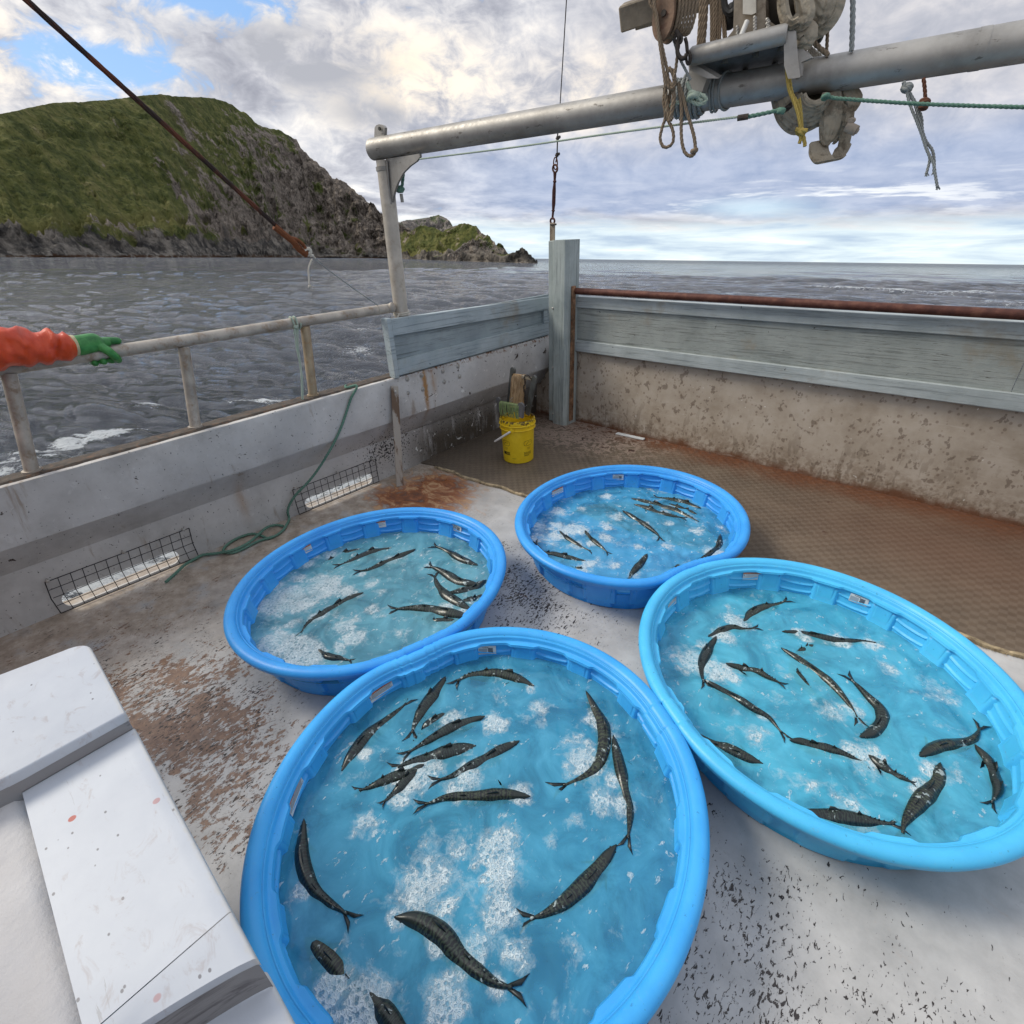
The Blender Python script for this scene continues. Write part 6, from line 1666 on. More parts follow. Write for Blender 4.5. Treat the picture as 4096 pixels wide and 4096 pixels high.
# rope block with hook, at the left
blk = empty('rope_block', tuple(onB(*T3(370, 90), 2.46)), 'rusty wooden rope block with coiled brown rope and a shackle, left of the mast', 'block')
bc = onB(*T3(365, 80), 2.46); exx = np.array([1, 0, 0])
m = MB(); el_ = [bc + np.array([math.cos(t_) * .053, -.02, math.sin(t_) * .088 - .008]) for t_ in np.linspace(0, 2 * math.pi, 26, endpoint=False)]
m.prism(el_, (0, 1, 0), .018); m.prism([q + (0, .05, 0) for q in el_], (0, 1, 0), .018); m.build('cheek', plain('rusty_cheek', (.22, .135, .085), .7, .1, .35, 12, .4, .004, dirt=(.10, .035, .02), dirt_amt=.8), blk, sharp=50)
m = MB(); m.tube([bc + (.005, -.036, -.002), bc + (.005, .05, -.002)], .012, 12); m.build('pin', M_chain, blk)
m = MB()
for i in range(6):
    o_ = (.014 + i * .013, .0 + i * .006, .0)
    rope_geo(m, [bc + np.array(o_) + np.array([.042 * math.sin(t_) + .01, .006 * math.cos(t_ * 2), .102 * math.cos(t_) + .022]) for t_ in np.linspace(0, 5.6, 12)], .0075)
m.build('coiled_rope', R_brown, blk, sharp=60)
m = MB(); hp = P3([(420, 170), (435, 200), (430, 235), (428, 290), (445, 320), (468, 318), (478, 298)], 2.45); m.tube(catmull(hp, 6), .0095, 10)
m.tube([onB(*T3(432 + 20 * math.cos(t_), 215 + 26 * math.sin(t_)), 2.45) for t_ in np.linspace(0, 2 * math.pi, 14, endpoint=False)], .0065, 8, closed=True)
m.tube([onB(*T3(488 + 12 * math.cos(t_), 320 + 34 * math.sin(t_)), 2.46) for t_ in np.linspace(0, 2 * math.pi, 14, endpoint=False)], .0065, 8, closed=True)
m.tube(P3([(470, 210), (478, 240), (482, 285)], 2.46), .008, 8); m.build('hook_and_shackle', M_chain, blk)
# falls and hanging loops
G_fall = 'brown ropes of the tackle left of the mast'
rope('fall_rope', P3([(330, -900), (275, -60), (300, 60), (335, 220), (375, 400)], 2.44), .0074, R_brown, 'brown fall rope running down from the block to the hitch, leftmost of the tackle', group=G_fall)
rope('fall_rope', P3([(360, -900), (300, -60), (315, 90), (330, 240), (350, 380), (362, 480)], 2.43), .0074, R_brown, 'second brown fall rope, crossing the block edge down to the hitch', group=G_fall)
rope('fall_rope', P3([(440, 210), (428, 300), (418, 380), (405, 440)], 2.47), .0074, R_brown, 'short brown rope from under the shackle down to the hitch', group=G_fall)
rope('fall_rope', P3([(400, 200), (440, 320), (480, 400), (500, 440)], 2.48), .0062, R_grey, 'thin grey rope from the hook to the lashing on the pipe', group=G_fall)
rope('rope_loop', P3([(362, 470), (352, 560), (362, 640), (345, 700), (332, 760), (345, 805), (372, 812), (400, 790), (406, 745), (395, 700), (372, 650), (380, 560), (395, 470)], 2.50), .0080, R_brown, 'shorter brown rope loop hanging below the pipe, on the left', group=G_fall)
rope('rope_loop', P3([(430, 455), (440, 520), (450, 600), (448, 700), (452, 780), (468, 840), (500, 862), (525, 840), (522, 770), (505, 700), (480, 620), (460, 540), (438, 470)], 2.49), .0085, R_brown, 'longer brown rope loop hanging below the pipe, with a knot at its bottom', group=G_fall, knots=[(onB(*T3(520, 832), 2.49), .012)])
m = MB(); rope_geo(m, P3([(372, 395), (362, 430), (372, 470), (400, 490), (412, 440), (400, 395), (380, 380), (368, 410), (385, 460), (405, 470)], 2.475), .0105)
rope_geo(m, P3([(358, 480), (368, 560), (378, 640), (400, 660)], 2.49), .0105); rope_geo(m, P3([(400, 470), (408, 540), (398, 610), (385, 668)], 2.485), .0105)
tag(m.build('rope_hitch', R_brown, sharp=60), 'knotted brown rope hitch hanging in front of the pipe, left of the lashing', 'hitch')
# lashing round the pipe
def around(t0_, turns, r_, adv, mb, rr_, ph=0):
    c0 = B0 + BD * t0_; n_ = int(turns * 20); up = np.cross(BD, np.cross((0, 0, 1.0), BD)); up /= np.linalg.norm(up); sd_ = np.cross(BD, up)
    pts_ = [c0 + BD * adv * i / n_ + (BR + r_) * (math.cos(ph + 2 * math.pi * i / 20) * up + math.sin(ph + 2 * math.pi * i / 20) * sd_) * (1 + .04 * math.sin(i * .9)) for i in range(n_ + 1)]
    rope_geo(mb, pts_, rr_, smooth=False)
tb = (onB(*T3(480, 560), 2.60) - B0) @ BD
m = MB(); around(tb - .075, 8, .009, .14, m, .0085); around(tb - .05, 5, .022, .10, m, .008, 1.0); around(tb + .10, 2, .006, .03, m, .0055, .5)
tag(m.build('lashing', R_grey, sharp=60), 'thick grey rope lashing wound round the pipe under the mast step', 'lashing')
m = MB()
rope_geo(m, P3([(360, 610), (400, 575), (470, 560), (520, 520), (575, 530), (585, 560), (540, 575), (490, 545)], 2.50), .009)
rope_geo(m, P3([(480, 455), (500, 500), (540, 540), (565, 560)], 2.50), .009); knot(m, onB(*T3(515, 535), 2.5), .024, .010)
for i in range(14):
    a2_ = onB(*T3(385, 598), 2.50); b2_ = onB(*T3(360 + rnd.uniform(-8, 20), 600 + rnd.uniform(-22, 30)), 2.50); m.tube([a2_, (a2_ + b2_) / 2 + (0, 0, .004), b2_], .0022, 4)
tag(m.build('tie_rope', R_pale, sharp=60), 'frayed pale green tie knotted over the grey lashing', 'rope')
m = MB(); q = [B0 + BD * (tb + .165) + (BR + .006) * (math.cos(t_) * np.array([0, 0, 1.]) + math.sin(t_) * np.array([.12, 1., 0])) for t_ in np.linspace(0, 2 * math.pi, 30, endpoint=False)]
m.tube(q, .0065, 8, closed=True); tag(m.build('rope_ring', R_grey), 'single thin rope turn round the pipe, right of the grey lashing', 'rope')
# bundle of ropes behind the platform
for i, (x0_, x1_, w_) in enumerate(((560, 545, .020), (612, 615, .013), (632, 622, .013), (650, 650, .010), (665, 685, .010))):
    lab_ = ('thick brown rope hank hanging behind the mast step, leftmost', 'second hanging brown rope behind the mast step, from the left', 'third hanging brown rope behind the mast step, beside its twin', 'thin brown rope fourth in the row behind the mast step', 'thin slanting brown rope nearest the mast post')[i]
    m = MB(); n_ = 3 if i == 0 else 2
    for j in range(n_): rope_geo(m, P3([(x0_ + j * 14, -20), ((x0_ + x1_) / 2 + j * 12 + 3, 120), (x1_ + j * 11, 268 - i * 8)], 2.68), w_ * .62)
    tag(m.build('hanging_rope', R_brown, sharp=60), lab_, 'rope', 'brown ropes hanging behind the mast step')
# upper canvas roll
def canvas(name, c0x, cloth): pass
M_canvas = material('dirty_canvas', lambda g: g.bsdf(g.mix(g.m('MULTIPLY', g.ss(g.noise(14, 7, .7, g.pos()), .46, .64), .75), g.ramp(g.noise(4, 6, .6, g.pos()), [(.3, (.27, .225, .165)), (.7, (.43, .38, .30))]), (.105, .085, .06)), .9, 0, g.bump(g.m('ADD', g.noise(35, 6, .65, g.pos()), g.m('MULTIPLY', g.wave(14, g.map(g.pos(), rot=(.3, .5, .9)), 6, 3), .8)), .6, .008), .2))
cvs = empty('furled_sail', tuple(onB(*T3(1100, 80), 2.55)), 'brown furled canvas roll with dark openings, right of the mast post', 'sail')
def fold(pts, ys, rad, mb, flat=.45, n=22, tw=0.0):
    """soft fold of cloth: flattened tube along pixels pts with depth ys"""
    P_ = catmull([onB(*T3(x_, y_), yy_) for (x_, y_), yy_ in zip(pts, ys)], 8); T_, N_, B_ = frames(P_)
    R2 = KB * np.interp(np.linspace(0, 1, len(P_)), np.linspace(0, 1, len(rad)), rad); V_ = []
    for i in range(len(P_)):
        side = np.cross(T_[i], (0, -1.0, 0)); side /= max(np.linalg.norm(side), 1e-6); dep = np.cross(T_[i], side)
        for j in range(n):
            a2_ = 2 * math.pi * j / n; wr = 1 + .07 * math.sin(4 * a2_ + i * .12 + tw) + .08 * math.sin(7 * a2_ - i * .10)
            V_.append(P_[i] + R2[i] * wr * (math.cos(a2_) * side + flat * math.sin(a2_) * dep))
    k_ = len(P_); mb.add(V_, [(i * n + j, i * n + (j + 1) % n, (i + 1) * n + (j + 1) % n, (i + 1) * n + j) for i in range(k_ - 1) for j in range(n)] + [tuple(range(n))[::-1], tuple((k_ - 1) * n + j for j in range(n))])
m = MB()
fold([(1245, -260), (1262, -60), (1250, 60), (1195, 130), (1120, 190), (1060, 200)], [2.62] * 6, [.045, .05, .05, .05, .04, .02], m)
fold([(1180, -200), (1200, -20), (1195, 60), (1150, 110)], [2.58] * 4, [.05, .055, .05, .03], m, .5)
fold([(1110, -120), (1125, 20), (1135, 95), (1090, 130), (1060, 110)], [2.53] * 5, [.028, .028, .026, .024, .02], m, .6)
fold([(1050, 120), (1080, 165), (1130, 205), (1100, 225), (1070, 200)], [2.56] * 5, [.03, .035, .04, .03, .015], m, .7)
fold([(960, -200), (1000, -60), (1010, 40), (1030, 110), (1062, 135), (1100, 115)], [2.50] * 6, [.016, .017, .017, .017, .016, .014], m, .9)
m.build('canvas_folds', M_canvas, cvs)
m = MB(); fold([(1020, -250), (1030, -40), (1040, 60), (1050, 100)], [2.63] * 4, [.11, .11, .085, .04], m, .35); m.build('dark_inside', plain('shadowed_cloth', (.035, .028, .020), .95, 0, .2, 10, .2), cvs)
m = MB(); m.ball(onB(*T3(722, 90), 2.70), (.038, .03, .05), 10); fold([(680, -60), (690, 40), (715, 72), (745, 50), (750, 0)], [2.66] * 5, [.012] * 5, m, .9); tag(m.build('black_fender', plain('black_rubber_fender', (.015, .015, .015), .5, 0, .2, 30, .3)), 'small black rubber fender tied left of the mast post', 'fender')
# canvas bundle below the pipe
cb = empty('canvas_bundle', tuple(onB(*T3(1180, 620), 2.66)), 'dirty folded canvas bundle with a hanging strap, slung under the pipe', 'canvas')
m = MB()
po_ = [(958, 545), (972, 590), (1000, 640), (1040, 685), (1090, 712), (1150, 714), (1210, 694), (1262, 655), (1295, 600), (1308, 540), (1300, 500), (1000, 500)]
m.prism([onB(*T3(x_, y_), 2.72) for x_, y_ in po_], (0, 1, 0), .05)
for q_, (x0_, y0_, xm_, ym_, x1_, y1_, rr_) in enumerate(((968, 530, 1085, 702, 1300, 560, .024), (985, 525, 1100, 672, 1296, 540, .026), (1005, 522, 1115, 645, 1285, 528, .024), (1040, 520, 1130, 622, 1272, 520, .022), (1075, 520, 1150, 602, 1258, 515, .016), (1100, 520, 1165, 588, 1248, 515, .012), (1125, 520, 1178, 574, 1240, 512, .010))):
    xa_ = (x0_ + xm_) / 2 - 18 + q_; ya_ = (y0_ + ym_ * 2) / 3; xb_ = (xm_ + x1_) / 2 + 16; yb_ = (y1_ + ym_ * 2) / 3
    yy_ = 2.70 - .016 * q_
    fold([(x0_, y0_), (xa_, ya_), (xm_, ym_), (xb_, yb_), (x1_, y1_)], [yy_] * 5, [rr_ * .8, rr_, rr_ * 1.1, rr_, rr_ * .7], m, .8, tw=q_ * 1.3)
m.build('folded_body', M_canvas, cb)
m = MB()
for (xa_, xb_, xc_, y_, r_) in ((1325, 1330, 1256, 2.70, .028), (1300, 1288, 1248, 2.675, .026), (1275, 1252, 1240, 2.67, .024), (1345, 1352, 1290, 2.715, .020)):
    fold([(xa_, 505), (xb_ + 4, 600), ((xb_ + xc_) / 2 + 6, 700), (xc_ + 4, 775), (xc_ - 2, 808 - abs(xc_ - 1250) * .6)], [y_] * 5, [r_ * .8, r_ * 1.15, r_ * 1.1, r_ * .75, r_ * .25], m, .7, tw=xa_)
m.build('hanging_fold', M_canvas, cb)
m = MB(); fold([(1360, 500), (1385, 560), (1375, 620)], [2.70] * 3, [.03, .035, .02], m, .8); fold([(1375, 620), (1368, 670), (1352, 700)], [2.68] * 3, [.015, .02, .012], m, .9); m.build('corner_fold', M_canvas, cb)
m = MB(); sp_ = catmull([onB(*T3(x, y), yy) for x, y, yy in ((1210, 780, 2.68), (1208, 840, 2.66), (1235, 885, 2.64), (1270, 890, 2.66), (1310, 868, 2.70), (1345, 800, 2.72), (1362, 700, 2.70), (1372, 600, 2.69))], 8)
V_ = []; n_ = len(sp_)
for i, q in enumerate(sp_):
    w_ = np.array([.028 if i < n_ * .55 else .022, .034, .006]) * (1.0 if i < n_ * .7 else .7)
    for s1, s2 in ((-1, -1), (1, -1), (1, 1), (-1, 1)): V_.append(q + w_ * s1 + np.array([0, 0, .004]) * s2 + np.array([.004, 0, 0]) * s2)
m.add(V_, [(i * 4 + j, i * 4 + (j + 1) % 4, (i + 1) * 4 + (j + 1) % 4, (i + 1) * 4 + j) for i in range(n_ - 1) for j in range(4)] + [(0, 3, 2, 1), tuple(4 * (n_ - 1) + j for j in range(4))]); m.build('strap', M_canvas, cb)
m = MB(); c_ = onB(*T3(1385, 715), 2.66); m.tube([c_ + (-.02, 0, .014), c_ + (.024, 0, -.008)], .020, 14); m.tube([c_ + (.024, 0, -.008), c_ + (.030, 0, -.011)], .011, 12); knot(m, onB(*T3(1388, 665), 2.66), .013, .006); m.build('float', plain('buff_float', (.40, .33, .26), .7, 0, .15, 20, .3), cb)
m = MB(); rope_geo(m, P3([(1010, 615), (1040, 590), (1058, 580)], 2.60), .013); m.build('dark_lashing', M_chain, cb)
# yellow rope tied over the pipe
m = MB()
rope_geo(m, P3([(1028, 345), (1032, 420), (1045, 500), (1070, 560), (1095, 640), (1108, 715)], 2.53), .0068)
rope_geo(m, P3([(1040, 350), (1046, 430), (1062, 520), (1085, 560), (1108, 640), (1116, 715)], 2.545), .0068)
rope_geo(m, P3([(1100, 545), (1110, 620), (1114, 700)], 2.56), .0068)
knot(m, onB(*T3(1108, 728), 2.54), .018, .007); rope_geo(m, P3([(1080, 715), (1110, 720), (1145, 722)], 2.53), .009)
rope_geo(m, P3([(1108, 740), (1108, 770), (1100, 792)], 2.54), .0085); rope_geo(m, P3([(1118, 740), (1128, 775), (1132, 808)], 2.54), .0085)
tag(m.build('yellow_tie', R_yellow, sharp=60), 'yellow rope tied over the pipe with a knot and two short ends', 'rope')
# ropes to the right of the sail
rope('halyard', P3([(1402, -1100), (1396, -80), (1396, 60), (1393, 180), (1389, 282)], 2.62), .0105, R_grey, 'thick grey rope rising straight up from the pipe, right of the sail')
rope('halyard', P3([(1262, -900), (1259, -200), (1258, 85), (1256, 180), (1250, 300)], 2.66), .0074, R_brown, 'brown rope hanging beside the right edge of the sail', knots=[(onB(*T3(1258, 100), 2.66), .012)])
rope('halyard', P3([(1140, 200), (1180, 235), (1225, 275), (1262, 305)], 2.62), .010, R_brown, 'short slanting brown rope behind the side bracket')
m = MB(); c_ = onB(*T3(1212, 190), 2.66); m.ball(c_, (.020, .014, .034), 10); 
for q in (-.012, .0, .012): m.tube([c_ + (q, -.014 + abs(q) * .3, .03), c_ + (q, -.016 + abs(q) * .3, -.03)], .0045, 6)
tag(m.build('small_block', M_dwood), 'small dark pulley block right of the side bracket', 'block')
m = MB()
for i in range(7):
    o_ = i * 9; rope_geo(m, P3([(1110 + o_, 235 + i * 5), (1150 + o_, 260 + i * 6), (1160 + o_, 300), (1190 + o_ * .6, 318)], 2.68), .007)
tag(m.build('rope_hank', R_white, sharp=60), 'pale rope hank heaped behind the side bracket on the pipe', 'rope')
# frayed grey rope and rusty rope on the right
m = MB(); knot(m, onB(*T3(1694, 485), 2.58), .017, .008)
rope_geo(m, P3([(1675, 452), (1685, 480), (1695, 500)], 2.57), .008)
for j, pts_ in enumerate(([(1692, 500), (1712, 580), (1745, 660), (1775, 740), (1805, 830), (1840, 900), (1850, 960), (1862, 1030)], [(1700, 500), (1735, 570), (1760, 650), (1780, 730), (1795, 800), (1820, 870), (1812, 920), (1803, 955)], [(1705, 505), (1745, 575), (1775, 650), (1780, 720), (1800, 780), (1835, 830), (1845, 890), (1843, 950)])):
    rope_geo(m, P3(pts_, 2.57 + .006 * j), .0056)
for (x, y) in ((1864, 1035), (1803, 960), (1843, 955)):
    for i in range(12):
        a2_ = onB(*T3(x, y - 12), 2.575); b2_ = onB(*T3(x + rnd.uniform(-14, 14), y + rnd.uniform(0, 16)), 2.575); m.tube([a2_, b2_], .0018, 4)
tag(m.build('frayed_rope', R_grey, sharp=60), 'grey rope with three frayed ends dangling from the pipe on the right', 'rope')
rope('rusty_rope', P3([(1786, 432), (1792, 480), (1796, 540)], 2.57), .0072, R_rust, 'short rusty brown rope knotted round the green line on the right', knots=[(onB(*T3(1792, 565), 2.56), .016), (onB(*T3(1786, 590), 2.56), .012)])

# ------------------------------------------------------------------ standing wires
SY = 4.30
ws = empty('stay_wire', tuple(onY(2218, 900, SY)), 'thin vertical stay wire with rusty turnbuckle above the corner post', 'stay')
m = MB(); m.tube([onY(2270, -120, SY), onY(2266, 0, SY), onY(2240, 425, SY), onY(2231, 540, SY)], .0042, 8); m.tube([onY(2231, 530, SY), onY(2228, 625, SY), onY(2223, 650, SY)], .0058, 8); m.build('wire', M_chain, ws)
m = MB()
for x, y in ((1605, 295), (1600, 425)):
    c_ = onY(*T5(x, y), SY); m.tube([c_ + (-.018, 0, 0), c_ + (.022, 0, 0)], .007, 8); m.tube([c_ + (.012, 0, .006), c_ + (.026, 0, .006)], .011, 6); m.tube([c_ + (0, 0, -.014), c_ + (0, 0, .014)], .012, 10)
m.build('clamp', M_chain, ws)
m = MB(); m.tube([onY(*T5(1588 + 15 * math.cos(t_), 490 + 48 * math.sin(t_)), SY) for t_ in np.linspace(0, 2 * math.pi, 16, endpoint=False)], .0055, 8, closed=True)
m.tube([onY(*T5(1585 + 18 * math.cos(t_), 530 + 30 * math.sin(t_)), SY - .005) for t_ in np.linspace(0, 2 * math.pi, 14, endpoint=False)], .0085, 8, closed=True); m.build('eye_and_shackle', M_steelrust, ws)
pts_ = [onY(*T5(x, y), SY) for x, y in ((1584, 555), (1583, 590), (1582, 620), (1582, 626), (1582, 634), (1581, 640), (1577, 700), (1574, 800), (1571, 848), (1571, 852), (1570, 858), (1570, 862), (1566, 900), (1565, 925))]
m = MB(); m.tube(pts_, [.016, .013, .011, .016, .016, .011, .017, .017, .012, .016, .016, .011, .010, .012], 12)
m.tube([onY(*T5(1565 + 16 * math.cos(t_), 935 + 22 * math.sin(t_)), SY - .004) for t_ in np.linspace(0, 2 * math.pi, 14, endpoint=False)], .009, 8, closed=True); m.build('turnbuckle', plain('dark_red_rust', (.075, .022, .018), .6, .3, .3, 40, .4, .003), ws)
m = MB(); a2_, b2_ = onY(*T5(1565, 950), SY - .01), onY(*T5(1562, 1085), SY - .01); m.beam(b2_ - (0, 0, .30), a2_, .012, .060, up=(1, 0, 0), bevel=.003); m.build('strap', M_mast, ws, smooth=False)
c_ = onY(*T5(1575, 962), SY - .012); m = MB(); m.tube([c_ + (-.03, -.01, 0), c_ + (.035, -.01, 0)], .008, 8); m.build('pin', M_chain, ws)

# thick rusty cable from the upper left with its rope end
RX = -3.55
cb0, cb1 = onX(1185, 975, RX), onX(70, -32, RX); far_ = cb1 + (cb1 - cb0) * .9
m = MB(); rr_ = .0135
for j in range(6):
    P_ = np.linspace(cb0, far_, 90); T_, N_, B_ = frames(P_); ph = np.linspace(0, 34, 90) + j * math.pi / 3
    m.tube(P_ + rr_ * .62 * (np.cos(ph)[:, None] * N_ + np.sin(ph)[:, None] * B_), rr_ * .42, 6)
m.tube([cb0, cb0 + (far_ - cb0) * .999], rr_ * .6, 6)
cable = empty('wire_cable', tuple(cb0), 'thick rusty wire cable slanting down from the upper left to a spliced eye', 'cable')
M_cable = material('rusty_wire_rope', lambda g: g.bsdf(g.mix(g.ss(g.noise(6, 6, .65, g.pos()), .45, .6), (.035, .022, .018), (.13, .042, .022)), .65, .3, g.bump(g.noise(90, 4, .6, g.pos()), .5, .003), .4))
m.build('wire_strands', M_cable, cable)
m = MB(); T6 = lambda x, y: (1100 + x * .3106, 900 + y * .3106)
def PX(pts, x_=RX): return [onX(*T6(a2_, b2_), x_) for a2_, b2_ in pts]
m.tube(catmull(PX([(-10, 20), (80, 90), (180, 170), (240, 220), (300, 300), (360, 350), (410, 385)]), 5), .020, 9)
m.tube(catmull(PX([(210, 170), (280, 190), (350, 240), (390, 300), (400, 350)]), 5), [.012] * 21, 8)
for i in range(60):
    a2_ = rnd.uniform(220, 390); b2_ = 190 + (a2_ - 220) * .75 + rnd.uniform(-10, 60)
    q = onX(*T6(a2_, b2_), RX + rnd.uniform(-.02, .02)); m.tube([q, q + np.array([rnd.uniform(-1, 1), rnd.uniform(-1, 1), rnd.uniform(-1, 1)]) * .018], .0022, 4)
m.build('splice', material('bright_rust', lambda g: g.bsdf(g.mix(g.noise(50, 5, .7, g.pos()), (.06, .018, .008), (.30, .11, .045)), .85, .1, g.bump(g.noise(90, 4, .6, g.pos()), .7, .004), .3)), cable)
rp = empty('lanyard', tuple(onX(*T6(440, 350), RX)), 'cream rope lanyard knotted through the cable eye with a loose hanging tail', 'lanyard')
m = MB(); rope_geo(m, PX([(370, 330), (385, 300), (430, 295), (462, 315), (468, 350), (445, 385), (415, 395)]), .0068); rope_geo(m, PX([(380, 350), (400, 318), (440, 315), (455, 345), (430, 370)], RX + .01), .0068)
knot(m, onX(*T6(475, 395), RX), .010, .006); rope_geo(m, PX([(440, 380), (490, 400), (520, 430)]), .006); m.build('knot', R_white, rp, sharp=60)
m = MB(); rope_geo(m, PX([(480, 440), (450, 500), (432, 570), (435, 650), (440, 720), (440, 760)]), .0058); knot(m, onX(*T6(448, 785), RX), .007, .005)
for i in range(12): q = onX(*T6(450, 780), RX); m.tube([q, q + np.array([rnd.uniform(-1, 1), rnd.uniform(-1, 1), rnd.uniform(-1.6, .2)]) * .012], .0014, 4)
m.build('tail', R_white, rp, sharp=60)
m = MB(); m.tube(PX([(500, 430), (700, 590), (1000, 810), (1325, 1035)]), .0034, 7); m.build('thin_cord', R_grey, rp)
# rail end elbow and white lashing at the gallows leg
e_ = (-3.6, 2.50, 1.390)
m = MB(); m.tube([e_, (-3.598, 2.555, 1.392)], .0345, 16); m.ball(onX(*T6(1505, 1065), -3.57), (.03, .03, .04), 10); m.build('end_clamp', M_pipe, hr)
m = MB(); m.tube([(-3.6, 2.40, 1.390), (-3.6, 2.415, 1.390)], .037, 16); m.build('sleeve', M_pipe, hr)
m = MB()
for z_ in (1.335, 1.348): rope_geo(m, [np.array([-3.590, 2.622, z_]) + .0615 * np.array([math.cos(t_), math.sin(t_), .06 * math.sin(t_)]) for t_ in np.linspace(0, 2 * math.pi, 24)], .006, smooth=False)
rope_geo(m, [(-3.54, 2.56, 1.345), (-3.55, 2.53, 1.31), (-3.57, 2.50, 1.33), (-3.56, 2.52, 1.29)], .006); tag(m.build('white_lashing', R_white, sharp=60), 'cream rope lashed twice round the foot of the gallows leg', 'lashing')

# pale green rope tied over the rail, hanging beside the third stanchion
m = MB(); RXr = -3.56
rope_geo(m, PX([(205, 1190), (255, 1300), (262, 1420), (275, 1560), (300, 1680), (325, 1800), (340, 1960), (350, 2240)], RXr), .0062)
rope_geo(m, PX([(255, 1185), (290, 1290), (292, 1420), (295, 1560), (310, 1680), (330, 1820), (348, 1960), (360, 2250)], RXr), .0062)
around_p = [np.array([-3.6, 1.695 + .004 * t_, 1.391]) + .041 * np.array([math.cos(t_), 0, math.sin(t_)]) for t_ in np.linspace(0, 4 * math.pi, 40)]
rope_geo(m, around_p, .0062, smooth=False); knot(m, onX(*T6(270, 1310), RXr), .013, .006)
for x, y in ((250, 1340), (300, 1330), (275, 1350)): q = onX(*T6(x, y), RXr); m.tube([q, q - np.array([0, .012, .03])], .004, 5)
tag(m.build('rail_rope', R_pale, sharp=60), 'pale green rope looped over the hand rail beside the third stanchion', 'rope')

# green mooring line over the bulwark and along the deck
T7 = lambda x, y: (900 + x * .4141, 1500 + y * .4141); T8 = lambda x, y: (0 + x * .8282, 1100 + y * .8282)
gp = [onX(*T7(1390, 75), -3.58), onX(*T7(1330, 82), -3.54)]
gp = [np.array([-3.70, 2.10, .80]), np.array([-3.66, 2.05, .870]), np.array([-3.56, 1.99, .884]), onX(*T7(1275, 105), -3.487)]
gp += [onX(*T7(x, y), -3.482) for x, y in ((1215, 230), (1170, 370), (1120, 510), (1060, 640))]
gp += [onX(*T7(x, y), xx) for x, y, xx in ((1000, 750, -3.49), (920, 880, -3.52), (840, 990, -3.545), (760, 1080, -3.56), (690, 1150, -3.575), (630, 1240, -3.59), (605, 1320, -3.60), (620, 1390, -3.60))]
gp += [onZ(*T8(x, y), .013) for x, y in ((1385, 1205), (1365, 1235), (1320, 1265), (1250, 1285), (1170, 1325), (1120, 1342), (1080, 1335), (1095, 1305), (1150, 1270), (1215, 1250), (1260, 1258), (1290, 1270), (1320, 1262))]
gp2 = [onZ(*T8(x, y), .030 if 1100 < x < 1300 else .016) for x, y in ((1368, 1212), (1330, 1208), (1285, 1222), (1240, 1262), (1190, 1300), (1120, 1330), (1040, 1345), (980, 1352), (940, 1372), (890, 1402), (850, 1440), (802, 1482))]
m = MB(); rope_geo(m, gp, .0098); rope_geo(m, gp2, .0105)
for i in range(10): q = gp2[-1]; m.tube([q, q + np.array([rnd.uniform(-1, 1), rnd.uniform(-1, 1), rnd.uniform(-.2, .5)]) * .012], .003, 4)
tag(m.build('mooring_line', R_green, sharp=60), 'green twisted mooring line hanging over the bulwark and lying loosely on the deck', 'rope')

# ------------------------------------------------------------------ person at the rail: only the arm is in the photograph
def body_mesh(name, balls, mat_, parent=None, vox=.008, smooth=8, disp=None):
    """one continuous surface from tapered limbs"""
    mb = MB()
    for a2_, b2_, ra, rb in balls:
        a2_ = np.array(a2_, float); b2_ = np.array(b2_, float); L_ = np.linalg.norm(b2_ - a2_)
        n_ = max(2, int(L_ / (min(ra, rb) * .6)))
        for i in range(n_ + 1):
            t_ = i / n_
            if i in (0, n_): mb.ball(a2_ * (1 - t_) + b2_ * t_, ra * (1 - t_) + rb * t_, 8)
        if L_ > 1e-4: mb.tube([a2_, (a2_ + b2_) / 2, b2_], [ra, (ra + rb) / 2, rb], 18)
    o_ = np_mesh(name, np.vstack(mb.v), mb.f, mat_, True, parent)
    r_ = o_.modifiers.new('r', 'REMESH'); r_.mode = 'VOXEL'; r_.voxel_size = vox; r_.use_smooth_shade = True
    s_ = o_.modifiers.new('s', 'SMOOTH'); s_.iterations = smooth; s_.factor = .5
    dg = bpy.context.evaluated_depsgraph_get(); me = bpy.data.meshes.new_from_object(o_.evaluated_get(dg))
    o_.modifiers.clear(); o_.data = me
    if not me.materials: me.materials.append(mat_)
    me.polygons.foreach_set('use_smooth', np.ones(len(me.polygons), dtype=bool))
    if disp:
        n_ = len(me.vertices); co = np.zeros(n_ * 3); me.vertices.foreach_get('co', co); nr_ = np.zeros(n_ * 3); me.vertices.foreach_get('normal', nr_)
        co = co.reshape(-1, 3); nr_ = nr_.reshape(-1, 3); off = np.array(parent.location) if parent is not None else np.zeros(3)
        co = co + nr_ * disp(co + off)[:, None]; me.vertices.foreach_set('co', co.ravel()); me.update()
    return o_
M_skin = plain('skin', (.46, .27, .19), .5, 0, .05, 20, .05)
M_oil = material('orange_oilskin', lambda g: g.bsdf(g.mix(g.ss(g.noise(7, 6, .65, g.pos()), .35, .7), (.50, .042, .010), (.68, .082, .018)), .42, 0, g.bump(g.m('ADD', g.noise(9, 4, .5, g.map(g.pos(), scale=(1, 2.2, 1), rot=(.6, 0, .3)), dist=1.2), g.m('MULTIPLY', g.noise(120, 3, .6, g.pos()), .08)), .6, .014), .45))
M_glove = material('green_rubber', lambda g: g.bsdf(g.mix(g.ss(g.noise(14, 5, .6, g.pos()), .35, .7), (.018, .14, .028), (.065, .29, .07)), .45, 0, g.bump(g.noise(60, 4, .6, g.pos()), .3, .003), .45))
M_cuff = plain('cream_knit_cuff', (.55, .50, .30), .8, 0, .15, 40, .4, .003)
